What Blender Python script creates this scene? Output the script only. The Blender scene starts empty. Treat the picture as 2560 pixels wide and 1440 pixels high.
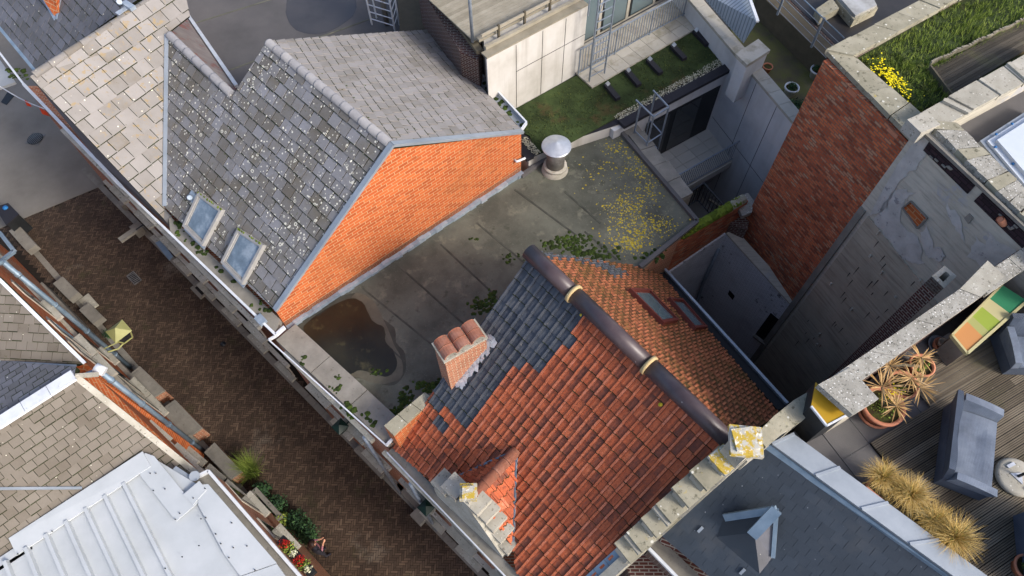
import bpy, bmesh, math, random
from mathutils import Vector, Matrix, noise as mnoise
random.seed(7)
R_ = math.radians
SC = bpy.context.scene
COL = SC.collection
# ------------------------------------------------------------------ camera
CX, CY, F_, CH = 1280.0, 720.0, 1700.0, 22.0          # photo centre, focal length in px, metres above the street
_dn = Vector((18.0, 980.0, F_)).normalized()
_up = -_dn
_iy = Vector((0, -1, 0))
_Y = (_iy - _up * _iy.dot(_up)).normalized()
_X = _Y.cross(_up)
RM = Matrix((_X, _Y, _up))                            # camera (x right, y down, z forward) -> world
cam_d = bpy.data.cameras.new('camera'); cam = bpy.data.objects.new('camera', cam_d); COL.objects.link(cam)
cam_d.sensor_width = 36.0; cam_d.lens = 36.0 * F_ / 2560.0; cam_d.clip_start = 0.1; cam_d.clip_end = 2000
_r = RM @ Vector((1, 0, 0)); _u = RM @ Vector((0, -1, 0)); _b = -(RM @ Vector((0, 0, 1)))
cam.matrix_world = Matrix(((_r.x, _u.x, _b.x, 0), (_r.y, _u.y, _b.y, 0), (_r.z, _u.z, _b.z, CH), (0, 0, 0, 1)))
SC.camera = cam
# ------------------------------------------------------------------ light
SUN_AZ, SUN_EL = -33.0, 36.0                          # world angle of the sun (x axis = 0), elevation
sd = Vector((math.cos(R_(SUN_AZ)) * math.cos(R_(SUN_EL)), math.sin(R_(SUN_AZ)) * math.cos(R_(SUN_EL)), math.sin(R_(SUN_EL))))
sl = bpy.data.lights.new('sun', 'SUN'); sl.energy = 1.3; sl.angle = R_(10); sl.color = (1.0, 0.96, 0.9)
so = bpy.data.objects.new('sun', sl); COL.objects.link(so); so.location = (0, 0, 40)
so.rotation_euler = sd.to_track_quat('Z', 'Y').to_euler()
W = bpy.data.worlds.new('World'); SC.world = W; W.use_nodes = True
wn = W.node_tree; bg = wn.nodes['Background']; sky = wn.nodes.new('ShaderNodeTexSky')
sky.sky_type = 'NISHITA'; sky.sun_disc = False; sky.sun_elevation = R_(SUN_EL); sky.sun_rotation = R_(90 - SUN_AZ)
sky.air_density = 0.7; sky.dust_density = 3.0; sky.ozone_density = 0.6
wn.links.new(sky.outputs[0], bg.inputs[0]); bg.inputs[1].default_value = 0.15
SC.view_settings.view_transform = 'Standard'; SC.view_settings.look = 'None'; SC.view_settings.gamma = 1.0
SC.view_settings.exposure = 1.0

# ------------------------------------------------------------------ geometry helpers
def A(px, py, z):
    "world point at height z seen at photo pixel (px,py)"
    d = RM @ Vector((px - CX, py - CY, F_)); t = (z - CH) / d.z
    return Vector((d.x * t, d.y * t, z))
def proj(p):
    q = RM.transposed() @ (Vector(p) - Vector((0, 0, CH)))
    return CX + F_ * q.x / q.z, CY + F_ * q.y / q.z
class Pl:
    "a plane in the scene: point + normal"
    def __init__(s, a, b, c):
        s.a = a; s.n = (b - a).cross(c - a).normalized()
        if s.n.z < 0: s.n = -s.n
    def __call__(s, px, py, h=0.0):
        d = RM @ Vector((px - CX, py - CY, F_)); o = Vector((0, 0, CH)); a = s.a + s.n * h
        return o + d * (s.n.dot(a - o) / s.n.dot(d))
    def at(s, x, y, h=0.0):
        return Vector((x, y, s.a.z + h - (s.n.x * (x - s.a.x) + s.n.y * (y - s.a.y)) / s.n.z))
def Z(p, z): return Vector((p.x, p.y, z))
def lerp(a, b, t): return a + (b - a) * t
def inpoly(x, y, P):
    c = False; j = len(P) - 1
    for i in range(len(P)):
        if (P[i][1] > y) != (P[j][1] > y) and x < (P[j][0] - P[i][0]) * (y - P[i][1]) / (P[j][1] - P[i][1]) + P[i][0]: c = not c
        j = i
    return c

class MB:
    def __init__(s): s.v = []; s.f = []; s.uv = []; s.r = []; s.m = []; s.s = []
    def face(s, pts, rnd=None, mi=0, uv=None, smooth=False):
        n = len(s.v); s.v += [tuple(p) for p in pts]; s.f.append(list(range(n, n + len(pts))))
        s.fin(pts, rnd, mi, uv, smooth)
    def fin(s, pts, rnd, mi, uv, smooth):
        if uv is None:
            nn = Vector((0, 0, 0))
            for i in range(len(pts)):
                a = pts[i]; b = pts[(i + 1) % len(pts)]
                nn += Vector(((a[1] - b[1]) * (a[2] + b[2]), (a[2] - b[2]) * (a[0] + b[0]), (a[0] - b[0]) * (a[1] + b[1])))
            if nn.length > 1e-12: nn.normalize()
            if abs(nn.z) < 0.6:
                h = math.hypot(nn.x, nn.y) or 1; tx, ty = -nn.y / h, nn.x / h
                uv = [(p[0] * tx + p[1] * ty, p[2]) for p in pts]
            else: uv = [(p[0], p[1]) for p in pts]
        s.uv.append(uv); s.r.append(random.random() if rnd is None else rnd); s.m.append(mi); s.s.append(smooth)
    def box(s, c, ax, ay, az, rnd=None, mi=0):
        c = Vector(c); ax = Vector(ax); ay = Vector(ay); az = Vector(az)
        P = [c + ax * i + ay * j + az * k for k in (-1, 1) for j in (-1, 1) for i in (-1, 1)]
        r = random.random() if rnd is None else rnd
        for q in ((0, 2, 3, 1), (4, 5, 7, 6), (0, 1, 5, 4), (2, 6, 7, 3), (0, 4, 6, 2), (1, 3, 7, 5)): s.face([P[i] for i in q], r, mi)
    def bar(s, a, b, w, h, up=(0, 0, 1), rnd=None, mi=0):
        a = Vector(a); b = Vector(b); d = b - a; L = d.length; d.normalize(); up = Vector(up)
        sd_ = d.cross(up)
        if sd_.length < 1e-4: sd_ = d.cross(Vector((1, 0, 0)))
        sd_.normalize(); u2 = sd_.cross(d)
        s.box((a + b) / 2, d * L / 2, sd_ * w / 2, u2 * h / 2, rnd, mi)
    def slab(s, poly, d, rnd=None, mi=0, mside=None):
        "polygon extruded by vector d (closed)"
        d = Vector(d); r = random.random() if rnd is None else rnd
        P = [Vector(p) for p in poly]; Q = [p + d for p in P]; ms = mi if mside is None else mside
        s.face(P, r, mi); s.face(Q[::-1], r, mi)
        for i in range(len(P)):
            j = (i + 1) % len(P); s.face([P[i], Q[i], Q[j], P[j]], r, ms)
    def prism(s, poly, zb, rnd=None, mi=0, mside=None, cap=True):
        r = random.random() if rnd is None else rnd; P = [Vector(p) for p in poly]; ms = mi if mside is None else mside
        if cap: s.face(P, r, mi)
        for i in range(len(P)):
            j = (i + 1) % len(P); s.face([P[i], Z(P[i], zb), Z(P[j], zb), P[j]], r, ms)
    def tube(s, pts, rad, n=10, rnd=None, mi=0, cap=True, smooth=True):
        pts = [Vector(p) for p in pts]; k = len(pts); base = len(s.v)
        rads = rad if isinstance(rad, (list, tuple)) else [rad] * k; r = random.random() if rnd is None else rnd
        for i, p in enumerate(pts):
            d = (pts[min(i + 1, k - 1)] - pts[max(i - 1, 0)]).normalized()
            a = d.orthogonal().normalized() if i == 0 else (s._a - d * s._a.dot(d)).normalized()
            s._a = a; b = d.cross(a)
            for j in range(n):
                t = 2 * math.pi * j / n; s.v.append(tuple(p + (a * math.cos(t) + b * math.sin(t)) * rads[i]))
        for i in range(k - 1):
            for j in range(n):
                q = [base + i * n + j, base + i * n + (j + 1) % n, base + (i + 1) * n + (j + 1) % n, base + (i + 1) * n + j]
                s.f.append(q); s.fin([s.v[x] for x in q], r, mi, None, smooth)
        if cap:
            for i in (0, k - 1):
                q = [base + i * n + j for j in range(n)]
                if i == 0: q = q[::-1]
                s.f.append(q); s.fin([s.v[x] for x in q], r, mi, None, False)
    def lathe(s, c, prof, n=20, rnd=None, mi=0, smooth=True):
        c = Vector(c); base = len(s.v); r = random.random() if rnd is None else rnd
        for (rr, z) in prof:
            for j in range(n):
                t = 2 * math.pi * j / n; s.v.append((c.x + rr * math.cos(t), c.y + rr * math.sin(t), c.z + z))
        for i in range(len(prof) - 1):
            for j in range(n):
                q = [base + i * n + j, base + i * n + (j + 1) % n, base + (i + 1) * n + (j + 1) % n, base + (i + 1) * n + j]
                s.f.append(q); s.fin([s.v[x] for x in q], r, mi, None, smooth)
    def build(s, name, mats, parent=None, bevel=0.0):
        me = bpy.data.meshes.new(name); me.from_pydata(s.v, [], s.f)
        if not isinstance(mats, (list, tuple)): mats = [mats]
        for m in mats: me.materials.append(m)
        uvl = me.uv_layers.new(name='UVMap'); k = 0; flat = []
        for u in s.uv:
            for p in u: flat += [p[0], p[1]]
        uvl.data.foreach_set('uv', flat)
        at = me.attributes.new('rnd', 'FLOAT', 'FACE'); at.data.foreach_set('value', s.r)
        me.polygons.foreach_set('material_index', s.m); me.polygons.foreach_set('use_smooth', s.s)
        me.update()
        o = bpy.data.objects.new(name, me); COL.objects.link(o)
        if parent is not None:
            o.parent = parent
            if parent.name in LOCAL: LOCAL.add(o.name)
            else: o.matrix_parent_inverse = WM[parent.name].inverted()
        WM[o.name] = Matrix.Identity(4)
        if bevel:
            b = o.modifiers.new('bevel', 'BEVEL'); b.width = bevel; b.segments = 2; b.limit_method = 'ANGLE'; b.angle_limit = R_(40)
        return o
WM = {}; LOCAL = set()
def thing(name, label, cat, loc=(0, 0, 0), group=None, rot=0.0, local=False):
    o = bpy.data.objects.new(name, None); COL.objects.link(o); o.location = loc; o.rotation_euler = (0, 0, rot)
    o.empty_display_size = 0.2; o['label'] = label; o['category'] = cat
    if group: o['group'] = group
    if local: LOCAL.add(o.name)
    WM[o.name] = Matrix.Translation(Vector(loc)) @ Matrix.Rotation(rot, 4, 'Z')
    return o
def tag(o, label, cat, group=None):
    o['label'] = label; o['category'] = cat
    if group: o['group'] = group
    return o
def struct(o, kind='structure'): o['kind'] = kind; return o
def dup(root, loc, rot, label, group=None, scale=None):
    r = root.copy(); COL.objects.link(r); r.location = loc; r.rotation_euler = (0, 0, rot); r['label'] = label
    if scale: r.scale = (scale,) * 3
    if group: r['group'] = group
    for ch in list(root.children):
        c = ch.copy(); COL.objects.link(c); c.parent = r
        for g in ch.children:
            d = g.copy(); COL.objects.link(d); d.parent = c
    return r

# ------------------------------------------------------------------ materials
def lin(h):
    h = h.lstrip('#'); o = []
    for i in (0, 2, 4):
        c = int(h[i:i + 2], 16) / 255.0; o.append(c / 12.92 if c <= 0.04045 else ((c + 0.055) / 1.055) ** 2.4)
    return (o[0], o[1], o[2], 1.0)
class NT:
    def __init__(s, name):
        s.m = bpy.data.materials.new(name); s.m.use_nodes = True; s.t = s.m.node_tree; s.bs = s.t.nodes['Principled BSDF']
        s.co = s.n('ShaderNodeTexCoord')
    def n(s, ty, **k):
        x = s.t.nodes.new(ty)
        for a, b in k.items(): setattr(x, a, b)
        return x
    def l(s, a, b): s.t.links.new(a, b)
    def noise(s, scale, detail=5, rough=0.6, vec=None, dist=0.0):
        x = s.n('ShaderNodeTexNoise'); x.inputs['Scale'].default_value = scale; x.inputs['Detail'].default_value = detail
        x.inputs['Roughness'].default_value = rough; x.inputs['Distortion'].default_value = dist
        s.l(vec or s.co.outputs['Object'], x.inputs['Vector']); return x.outputs['Fac']
    def rng(s, v, a, b, c=0.0, d=1.0):
        x = s.n('ShaderNodeMapRange'); s.l(v, x.inputs[0])
        for i, q in enumerate((a, b, c, d)): x.inputs[1 + i].default_value = q
        return x.outputs[0]
    def math(s, op, a, b):
        x = s.n('ShaderNodeMath', operation=op)
        for i, q in enumerate((a, b)):
            if isinstance(q, (int, float)): x.inputs[i].default_value = q
            else: s.l(q, x.inputs[i])
        return x.outputs[0]
    def mix(s, f, a, b, blend='MIX'):
        x = s.n('ShaderNodeMix', data_type='RGBA', blend_type=blend)
        for i, q in ((0, f), (6, a), (7, b)):
            if isinstance(q, (int, float)): x.inputs[i].default_value = q
            elif isinstance(q, tuple): x.inputs[i].default_value = q
            else: s.l(q, x.inputs[i])
        return x.outputs[2]
    def ramp(s, v, stops):
        x = s.n('ShaderNodeValToRGB'); e = x.color_ramp.elements; s.l(v, x.inputs[0])
        while len(e) < len(stops): e.new(0.5)
        for i, (p, c) in enumerate(stops): e[i].position = p; e[i].color = lin(c) if isinstance(c, str) else c
        return x.outputs[0]
def mat(name, cols, nscale=2.0, rndmix=0.0, rough=0.85, bump=0.3, bscale=30.0, spots=(), brick=None, metal=0.0, streak=None, spec=0.3, roughvar=0.0, wave=None):
    """stops: list of colours from dark to light; t = noise mixed with the per-face random value.
    spots: dicts (k='noise'|'dots'|'rings', s=scale, lo, hi, c=colour, a=amount, ms=mask scale, ml=mask threshold)"""
    N = NT(name); t = N.rng(N.noise(nscale, 6, 0.62), 0.28, 0.72)
    if rndmix > 0:
        at = N.n('ShaderNodeAttribute', attribute_name='rnd')
        mx = N.n('ShaderNodeMix'); mx.inputs[0].default_value = rndmix; N.l(t, mx.inputs[2]); N.l(at.outputs['Fac'], mx.inputs[3]); t = mx.outputs[0]
    col = N.ramp(t, [(i / max(1, len(cols) - 1), c) for i, c in enumerate(cols)])
    hgt = N.noise(bscale, 4, 0.7)
    if brick:
        b = N.n('ShaderNodeTexBrick'); N.l(N.co.outputs['UV'], b.inputs['Vector']); b.offset = 0.5
        b.inputs['Scale'].default_value = 1.0; b.inputs['Brick Width'].default_value = brick.get('w', 0.22); b.inputs['Row Height'].default_value = brick.get('h', 0.072)
        b.inputs['Mortar Size'].default_value = brick.get('m', 0.008); b.inputs['Mortar Smooth'].default_value = 0.2; b.inputs['Bias'].default_value = 0
        b.inputs['Color1'].default_value = (0, 0, 0, 1); b.inputs['Color2'].default_value = (1, 1, 1, 1); b.inputs['Mortar'].default_value = (0.5, 0.5, 0.5, 1)
        bc = N.ramp(b.outputs['Color'], [(i / max(1, len(brick['c']) - 1), c) for i, c in enumerate(brick['c'])])
        col = N.mix(brick.get('a', 0.7), col, bc); col = N.mix(b.outputs['Fac'], col, lin(brick['mortar']))
        hgt = N.math('SUBTRACT', N.math('MULTIPLY', hgt, 0.4), b.outputs['Fac'])
    if streak:   # (scale along, scale across, colour, amount) stains running down the wall
        mp = N.n('ShaderNodeMapping'); N.l(N.co.outputs['UV'], mp.inputs[0]); mp.inputs['Scale'].default_value = (streak[0], streak[1], 1)
        f = N.noise(1.0, 4, 0.6, mp.outputs[0]); col = N.mix(N.rng(f, 0.48, 0.75, 0, streak[3]), col, lin(streak[2]))
    if wave:     # (scale, angle deg, colour, amount) fine grooves, in UV space
        mp = N.n('ShaderNodeMapping'); N.l(N.co.outputs['UV'], mp.inputs[0]); mp.inputs['Rotation'].default_value = (0, 0, R_(wave[1]))
        w = N.n('ShaderNodeTexWave'); w.inputs['Scale'].default_value = wave[0]; w.inputs['Distortion'].default_value = 0.0; N.l(mp.outputs[0], w.inputs[0])
        col = N.mix(N.rng(w.outputs['Fac'], 0.0, 0.35, wave[3], 0), col, lin(wave[2])); hgt = N.math('ADD', N.math('MULTIPLY', hgt, 0.3), w.outputs['Fac'])
    for sp in spots:
        if sp['k'] == 'noise': f = N.rng(N.noise(sp['s'], sp.get('d', 5), sp.get('r', 0.65)), sp['lo'], sp['hi'])
        else:
            v = N.n('ShaderNodeTexVoronoi'); v.inputs['Scale'].default_value = sp['s']; v.inputs['Randomness'].default_value = 1.0
            w = N.n('ShaderNodeVectorMath', operation='ADD'); nz = N.n('ShaderNodeTexNoise'); nz.inputs['Scale'].default_value = sp['s'] * 1.5
            sc_ = N.n('ShaderNodeVectorMath', operation='SCALE'); sc_.inputs[3].default_value = 0.25 / sp['s']
            N.l(N.co.outputs['Object'], nz.inputs[0]); N.l(nz.outputs['Color'], sc_.inputs[0]); N.l(N.co.outputs['Object'], w.inputs[0]); N.l(sc_.outputs[0], w.inputs[1]); N.l(w.outputs[0], v.inputs[0])
            # radius differs from cell to cell
            rr = N.math('MULTIPLY', N.n('ShaderNodeSeparateColor').outputs[0], 1.0)
            sep = rr.node.inputs[0].links[0].from_node; N.l(v.outputs['Color'], sep.inputs[0])
            th = N.math('MULTIPLY', sep.outputs[0], sp['hi'])
            if sp['k'] == 'dots': f = N.math('LESS_THAN', v.outputs['Distance'], th)
            else: f = N.math('MULTIPLY', N.math('LESS_THAN', v.outputs['Distance'], th), N.math('GREATER_THAN', v.outputs['Distance'], N.math('MULTIPLY', th, 0.5)))
        if 'ms' in sp: f = N.math('MULTIPLY', f, N.rng(N.noise(sp['ms'], 3, 0.6), sp['ml'], sp['ml'] + 0.06))
        f = N.math('MULTIPLY', f, sp.get('a', 1.0)); col = N.mix(f, col, lin(sp['c']))
    N.l(col, N.bs.inputs['Base Color']); N.bs.inputs['Roughness'].default_value = rough; N.bs.inputs['Metallic'].default_value = metal
    N.bs.inputs['Specular IOR Level'].default_value = spec
    if roughvar: N.l(N.rng(N.noise(nscale * 0.7, 4), 0.3, 0.7, rough - roughvar, rough + roughvar), N.bs.inputs['Roughness'])
    if bump:
        b = N.n('ShaderNodeBump'); b.inputs['Strength'].default_value = bump; b.inputs['Distance'].default_value = 0.01
        N.l(hgt, b.inputs['Height']); N.l(b.outputs[0], N.bs.inputs['Normal'])
    return N.m
def glassmat(name, c, rough=0.05):
    m = mat(name, [c, c], rough=rough, bump=0, spec=0.9); return m
MOSS = dict(k='noise', s=9, lo=0.58, hi=0.64, c='#39421a', ms=0.8, ml=0.45)
M_ = {}
M_['slate_cream'] = mat('slate_cream', ['#6f6350', '#807c77', '#8c8884', '#96928e'], 1.3, 0.55, 0.75, 0.3, 40,
    spots=[dict(k='noise', s=6, lo=0.56, hi=0.62, c='#94805a', a=.75, ms=0.9, ml=.47), dict(k='dots', s=6, hi=.12, c='#ece8cf', a=.9), dict(k='noise', s=14, lo=.66, hi=.7, c='#5d5a34', a=.7)])
M_['slate_grey'] = mat('slate_grey', ['#5d564b', '#6e6b67', '#7b7a7b', '#8b8b90'], 1.2, 0.6, 0.7, 0.3, 40,
    spots=[dict(k='noise', s=1.6, lo=.5, hi=.66, c='#6a6355', a=.65), dict(k='rings', s=7, hi=.36, c='#d9d6c4', a=.8, ms=.8, ml=.5), dict(k='dots', s=11, hi=.3, c='#e0dccb', a=.85, ms=.7, ml=.42), dict(k='noise', s=11, lo=.68, hi=.71, c='#c9c5b3', a=.7), dict(k='noise', s=13, lo=.64, hi=.68, c='#4c5126', a=.8)])
M_['slate_rear'] = mat('slate_rear', ['#736e66', '#85817c', '#908c89', '#999592'], 1.2, 0.5, 0.75, 0.3, 40,
    spots=[dict(k='noise', s=1.8, lo=.62, hi=.7, c='#85796a', a=.7), dict(k='noise', s=16, lo=.66, hi=.7, c='#565830', a=.8)])
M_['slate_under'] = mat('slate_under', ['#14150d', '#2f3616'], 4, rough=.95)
M_['slate_dark'] = mat('slate_dark', ['#50504e', '#646468', '#75777f'], 1.5, 0.5, 0.7, 0.3, 40, spots=[dict(k='dots', s=5, hi=.1, c='#e3e0d0', a=.8), dict(k='noise', s=10, lo=.64, hi=.69, c='#4b5426', a=.8)])
M_['slate_brown'] = mat('slate_brown', ['#5f574c', '#6e675d', '#7b746a'], 1.2, 0.5, 0.8, 0.3, 40, spots=[dict(k='dots', s=6, hi=.1, c='#e3dfc8', a=.8), dict(k='noise', s=8, lo=.66, hi=.72, c='#4c4c2c', a=.6)])
M_['slate_blue'] = mat('slate_blue', ['#2b3239', '#323a43', '#3a434d'], 0.7, 0.3, 0.6, 0.2, 60, spots=[dict(k='dots', s=7, hi=.07, c='#aab0b8', a=.7), dict(k='noise', s=.7, lo=.55, hi=.75, c='#57524a', a=.35)])
M_['tile_red'] = mat('tile_red', ['#5a3a30', '#8a4c36', '#b45a36', '#c26a44', '#d0866a'], 14, 0.72, 0.7, 0.4, 60, spots=[dict(k='noise', s=32, lo=.5, hi=.66, c='#6b3a2a', a=.55), dict(k='noise', s=.9, lo=.55, hi=.75, c='#8a4e38', a=.35), dict(k='noise', s=11, lo=.6, hi=.68, c='#43302a', a=.6), dict(k='noise', s=18, lo=.68, hi=.72, c='#6d6c4a', a=.5)])
M_['tile_red_rear'] = mat('tile_red_rear', ['#4a3a26', '#7a4a30', '#a86040', '#c27a54'], 5, 0.6, 0.8, 0.4, 60, spots=[dict(k='noise', s=2.2, lo=.42, hi=.66, c='#54481f', a=.65), dict(k='noise', s=14, lo=.6, hi=.66, c='#3c351f', a=.7)])
M_['tile_dark'] = mat('tile_dark', ['#2f333a', '#43474f', '#54575c', '#6e6a66'], 6, 0.6, 0.6, 0.4, 60, spots=[dict(k='noise', s=9, lo=.64, hi=.72, c='#8c8782', a=.5)])
M_['tile_pink'] = mat('tile_pink', ['#b85f48', '#c0695a'], 5, 0.3, 0.8)
M_['brick_orange'] = mat('brick_orange', ['#b4501f', '#c96030'], 1.0, rough=.9, bump=.5, bscale=60, brick=dict(c=['#9c4a22', '#b95a2b', '#c96c38'], mortar='#b99a74', m=.010, w=.27, h=.105, a=.75), spots=[dict(k='noise', s=.55, lo=.52, hi=.75, c='#9c6238', a=.5), dict(k='noise', s=2.5, lo=.6, hi=.72, c='#7d4426', a=.4)])
M_['brick_red'] = mat('brick_red', ['#8c4429', '#ae5a3a'], 1.0, rough=.9, bump=.6, bscale=50, brick=dict(c=['#7a4230', '#b05a38', '#c66843', '#d47a4c', '#b89a7c'], mortar='#806352', m=.011, w=.2, h=.07, a=.8), spots=[dict(k='noise', s=.9, lo=.52, hi=.72, c='#4e2417', a=.5)])
M_['brick_old'] = mat('brick_old', ['#8a4a30', '#a8603f'], 1.0, rough=.9, bump=.5, bscale=50, brick=dict(c=['#8d4a31', '#a95e3e', '#b97656'], mortar='#b3a48c', m=.01, w=.2, h=.065, a=.7))
M_['brick_dark'] = mat('brick_dark', ['#3b2622', '#573029'], 1.0, rough=.9, bump=.5, bscale=50, brick=dict(c=['#3a2420', '#582e26', '#4a2a2a'], mortar='#8b857c', m=.012, w=.2, h=.07, a=.8))
M_['brick_purple'] = mat('brick_purple', ['#281f24', '#33272c'], 3.0, rough=.7, bump=.6, bscale=30, brick=dict(c=['#241b20', '#3a2b31'], mortar='#161113', m=.01, w=.2, h=.09, a=.7))
M_['whitewash'] = mat('whitewash', ['#aeb0b2', '#dcdedf', '#e6e8ea'], 1.3, rough=.9, bump=.6, bscale=18, brick=dict(c=['#c4c7cb', '#dadde2'], mortar='#aaacb0', m=.006, w=.2, h=.07, a=.4), spots=[dict(k='noise', s=5, lo=.58, hi=.66, c='#4a4745', a=.85, ms=.6, ml=.52)])
M_['panel'] = mat('panel', ['#b0aca2', '#c4c0b8', '#cfccc6'], .8, rough=.8, bump=.05, streak=(3.0, .25, '#948e80', .5))
M_['panel_white'] = mat('panel_white', ['#b6b6b6', '#c9c9c9', '#d0d0d0'], .8, rough=.8, bump=.05, streak=(3.0, .3, '#a19e98', .3))
M_['stone'] = mat('stone', ['#8c887b', '#a5a194', '#b9b5aa'], 3, .3, .95, .6, 40, spots=[dict(k='noise', s=12, lo=.58, hi=.66, c='#5a564a', a=.7), dict(k='dots', s=12, hi=.2, c='#d3d1c6', a=.7)])
M_['stone_lichen'] = mat('stone_lichen', ['#7f7b68', '#96917e', '#a9a491'], 3, .3, .95, .7, 40, spots=[dict(k='noise', s=9, lo=.57, hi=.66, c='#4c4a38', a=.75), dict(k='noise', s=5, lo=.64, hi=.68, c='#b9a02d', a=.7, ms=1.1, ml=.52), dict(k='dots', s=7, hi=.2, c='#d9d7ca', a=.8)])
M_['stone_speckle'] = mat('stone_speckle', ['#7d7a70', '#98958b', '#b0ada4'], 5, .2, .95, .8, 40, spots=[dict(k='noise', s=22, lo=.58, hi=.62, c='#3b3931', a=.8), dict(k='dots', s=22, hi=.3, c='#e4e2db', a=.8)])
M_['stone_yellow'] = mat('stone_yellow', ['#8f8b7b', '#b3b0a4', '#c4c1b6'], 4, .2, .95, .6, 40, spots=[dict(k='noise', s=7, lo=.47, hi=.54, c='#b79a21', a=.9), dict(k='noise', s=15, lo=.58, hi=.62, c='#e6e4da', a=.8), dict(k='noise', s=13, lo=.63, hi=.67, c='#54513f', a=.8)])
M_['concrete'] = mat('concrete', ['#6d6a62', '#807c73', '#918d84'], 2, .2, .9, .4, 30, spots=[dict(k='noise', s=10, lo=.6, hi=.7, c='#55524a', a=.6)])
M_['render'] = mat('render', ['#aca696', '#bcb6a6', '#c8c2b2'], .9, 0, .92, .5, 14, streak=(1.4, 12.0, '#6d6860', .5), spots=[dict(k='noise', s=1.3, lo=.58, hi=.62, c='#a2a3a8', a=.75, ms=.4, ml=.5), dict(k='noise', s=9, lo=.72, hi=.75, c='#b5b6b8', a=.8)])
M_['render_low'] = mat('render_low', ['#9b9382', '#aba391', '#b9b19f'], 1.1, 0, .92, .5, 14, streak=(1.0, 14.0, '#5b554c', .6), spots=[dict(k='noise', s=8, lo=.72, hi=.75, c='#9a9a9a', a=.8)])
M_['render_light'] = mat('render_light', ['#a8a59e', '#bab7b0', '#c8c5be'], 3, 0, .92, .7, 14, spots=[dict(k='noise', s=5, lo=.6, hi=.66, c='#77767a', a=.7)])
M_['bitumen'] = mat('bitumen', ['#3f4039', '#53544b', '#65665b', '#74756a'], .8, .2, .95, .5, 50, spec=.15,
    spots=[dict(k='noise', s=2.1, lo=.56, hi=.66, c='#7d7b6b', a=.55), dict(k='noise', s=3.2, lo=.58, hi=.7, c='#36382f', a=.6), dict(k='noise', s=7, lo=.7, hi=.74, c='#2f3a17', a=.85), dict(k='noise', s=26, lo=.6, hi=.7, c='#8c8b7c', a=.35)])
M_['bitumen_dark'] = mat('bitumen_dark', ['#4b4a4a', '#5b5959', '#686563'], .5, .2, .85, .25, 60)
M_['seam'] = mat('seam', ['#2f302b', '#45463f', '#5a5b52'], 3, .2, .9)
M_['moss'] = mat('moss', ['#1c260c', '#33421a', '#475a20'], 9, .6, 1, .9, 40)
M_['moss_bright'] = mat('moss_bright', ['#3a4716', '#5d6c20', '#7a8a30'], 9, .6, 1, .9, 40)
M_['lichen_y'] = mat('lichen_y', ['#8e7f20', '#b9a32a', '#c9b64c'], 14, .7, 1, .5, 60)
M_['lichen_w'] = mat('lichen_w', ['#b9b6a2', '#dedbc9', '#e9e7da'], 14, .7, 1, .3, 60)
M_['lichen_g'] = mat('lichen_g', ['#77775a', '#8f8f6c', '#9b9a80'], 14, .7, 1, .3, 60)
M_['puddle'] = mat('puddle', ['#191911', '#24231a', '#323022'], .8, rough=.3, bump=.05, bscale=6, spec=.4, spots=[dict(k='noise', s=3, lo=.6, hi=.7, c='#4a4630', a=.6)])
M_['puddle_grey'] = mat('puddle_grey', ['#3b3a3a', '#454343', '#4b4846'], .9, rough=.12, bump=0, spec=.6)
M_['damp'] = mat('damp', ['#34342d', '#43433a', '#504f45'], 2.4, .2, .55, .3, 40)
M_['silt'] = mat('silt', ['#4c4a3f', '#5c594c', '#676354'], 2, rough=.6, bump=.2)
M_['zinc'] = mat('zinc', ['#858d94', '#979fa6', '#a9b0b6'], 1.5, .2, .5, .1, 20, metal=.35, spots=[dict(k='noise', s=3, lo=.6, hi=.7, c='#84898d', a=.5), dict(k='noise', s=9, lo=.7, hi=.74, c='#5c6064', a=.6)])
M_['zinc_blue'] = mat('zinc_blue', ['#5d7182', '#7b8e9e', '#93a3b0'], 2, .2, .5, .2, 20, metal=.3)
M_['lead'] = mat('lead', ['#7f8d9a', '#9aa6b2', '#c2c8ce'], 8, .5, .45, .6, 12, metal=.3)
M_['alu'] = mat('alu', ['#a9adb3', '#bdc1c6', '#cdd0d4'], 5, .2, .4, .1, 20, metal=.5)
M_['galv'] = mat('galv', ['#76808a', '#8d96a0', '#9ba3ab'], 6, .2, .5, .1, 20, metal=.4)
M_['white'] = mat('white', ['#b9bdc2', '#cdd1d5', '#d9dcdf'], 3, .2, .5, .1, 20, spots=[dict(k='noise', s=7, lo=.66, hi=.72, c='#8c8e90', a=.5)])
M_['metal_sheet'] = mat('metal_sheet', ['#a6abad', '#b3b8ba', '#bec2c4'], .9, .15, .5, .05, 20, metal=.0, streak=(.4, .4, '#98a0a4', .3))
M_['steel_pipe'] = mat('steel_pipe', ['#5a5753', '#716e69', '#8c8984'], 5, .1, .45, .1, 20, metal=.4)
M_['ridge_glaze'] = mat('ridge_glaze', ['#3a3031', '#4a3e40', '#5c504c'], 2.2, .2, .38, .15, 20, spec=.45, spots=[dict(k='dots', s=4, hi=.05, c='#e0e0e0')])
M_['collar'] = mat('collar', ['#b39a6d', '#c6b083'], 6, .2, .8)
M_['ridge_stone'] = mat('ridge_stone', ['#6f7074', '#7e7f84', '#8b8b8d'], 4, .4, .8, .4, 40, spots=[dict(k='noise', s=6, lo=.62, hi=.68, c='#8f8a70', a=.6)])
M_['terracotta'] = mat('terracotta', ['#7a4a3a', '#93604c', '#a77a68'], 5, .4, .8, .4, 40, spots=[dict(k='noise', s=7, lo=.56, hi=.68, c='#6b5a4a', a=.6)])
M_['pot'] = mat('pot', ['#a4674c', '#bd7d5f', '#c48a6c'], 4, .2, .8, .1, 40)
M_['soil'] = mat('soil', ['#221a10', '#38301c', '#45501c'], 12, .3, 1, .9, 40)
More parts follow.
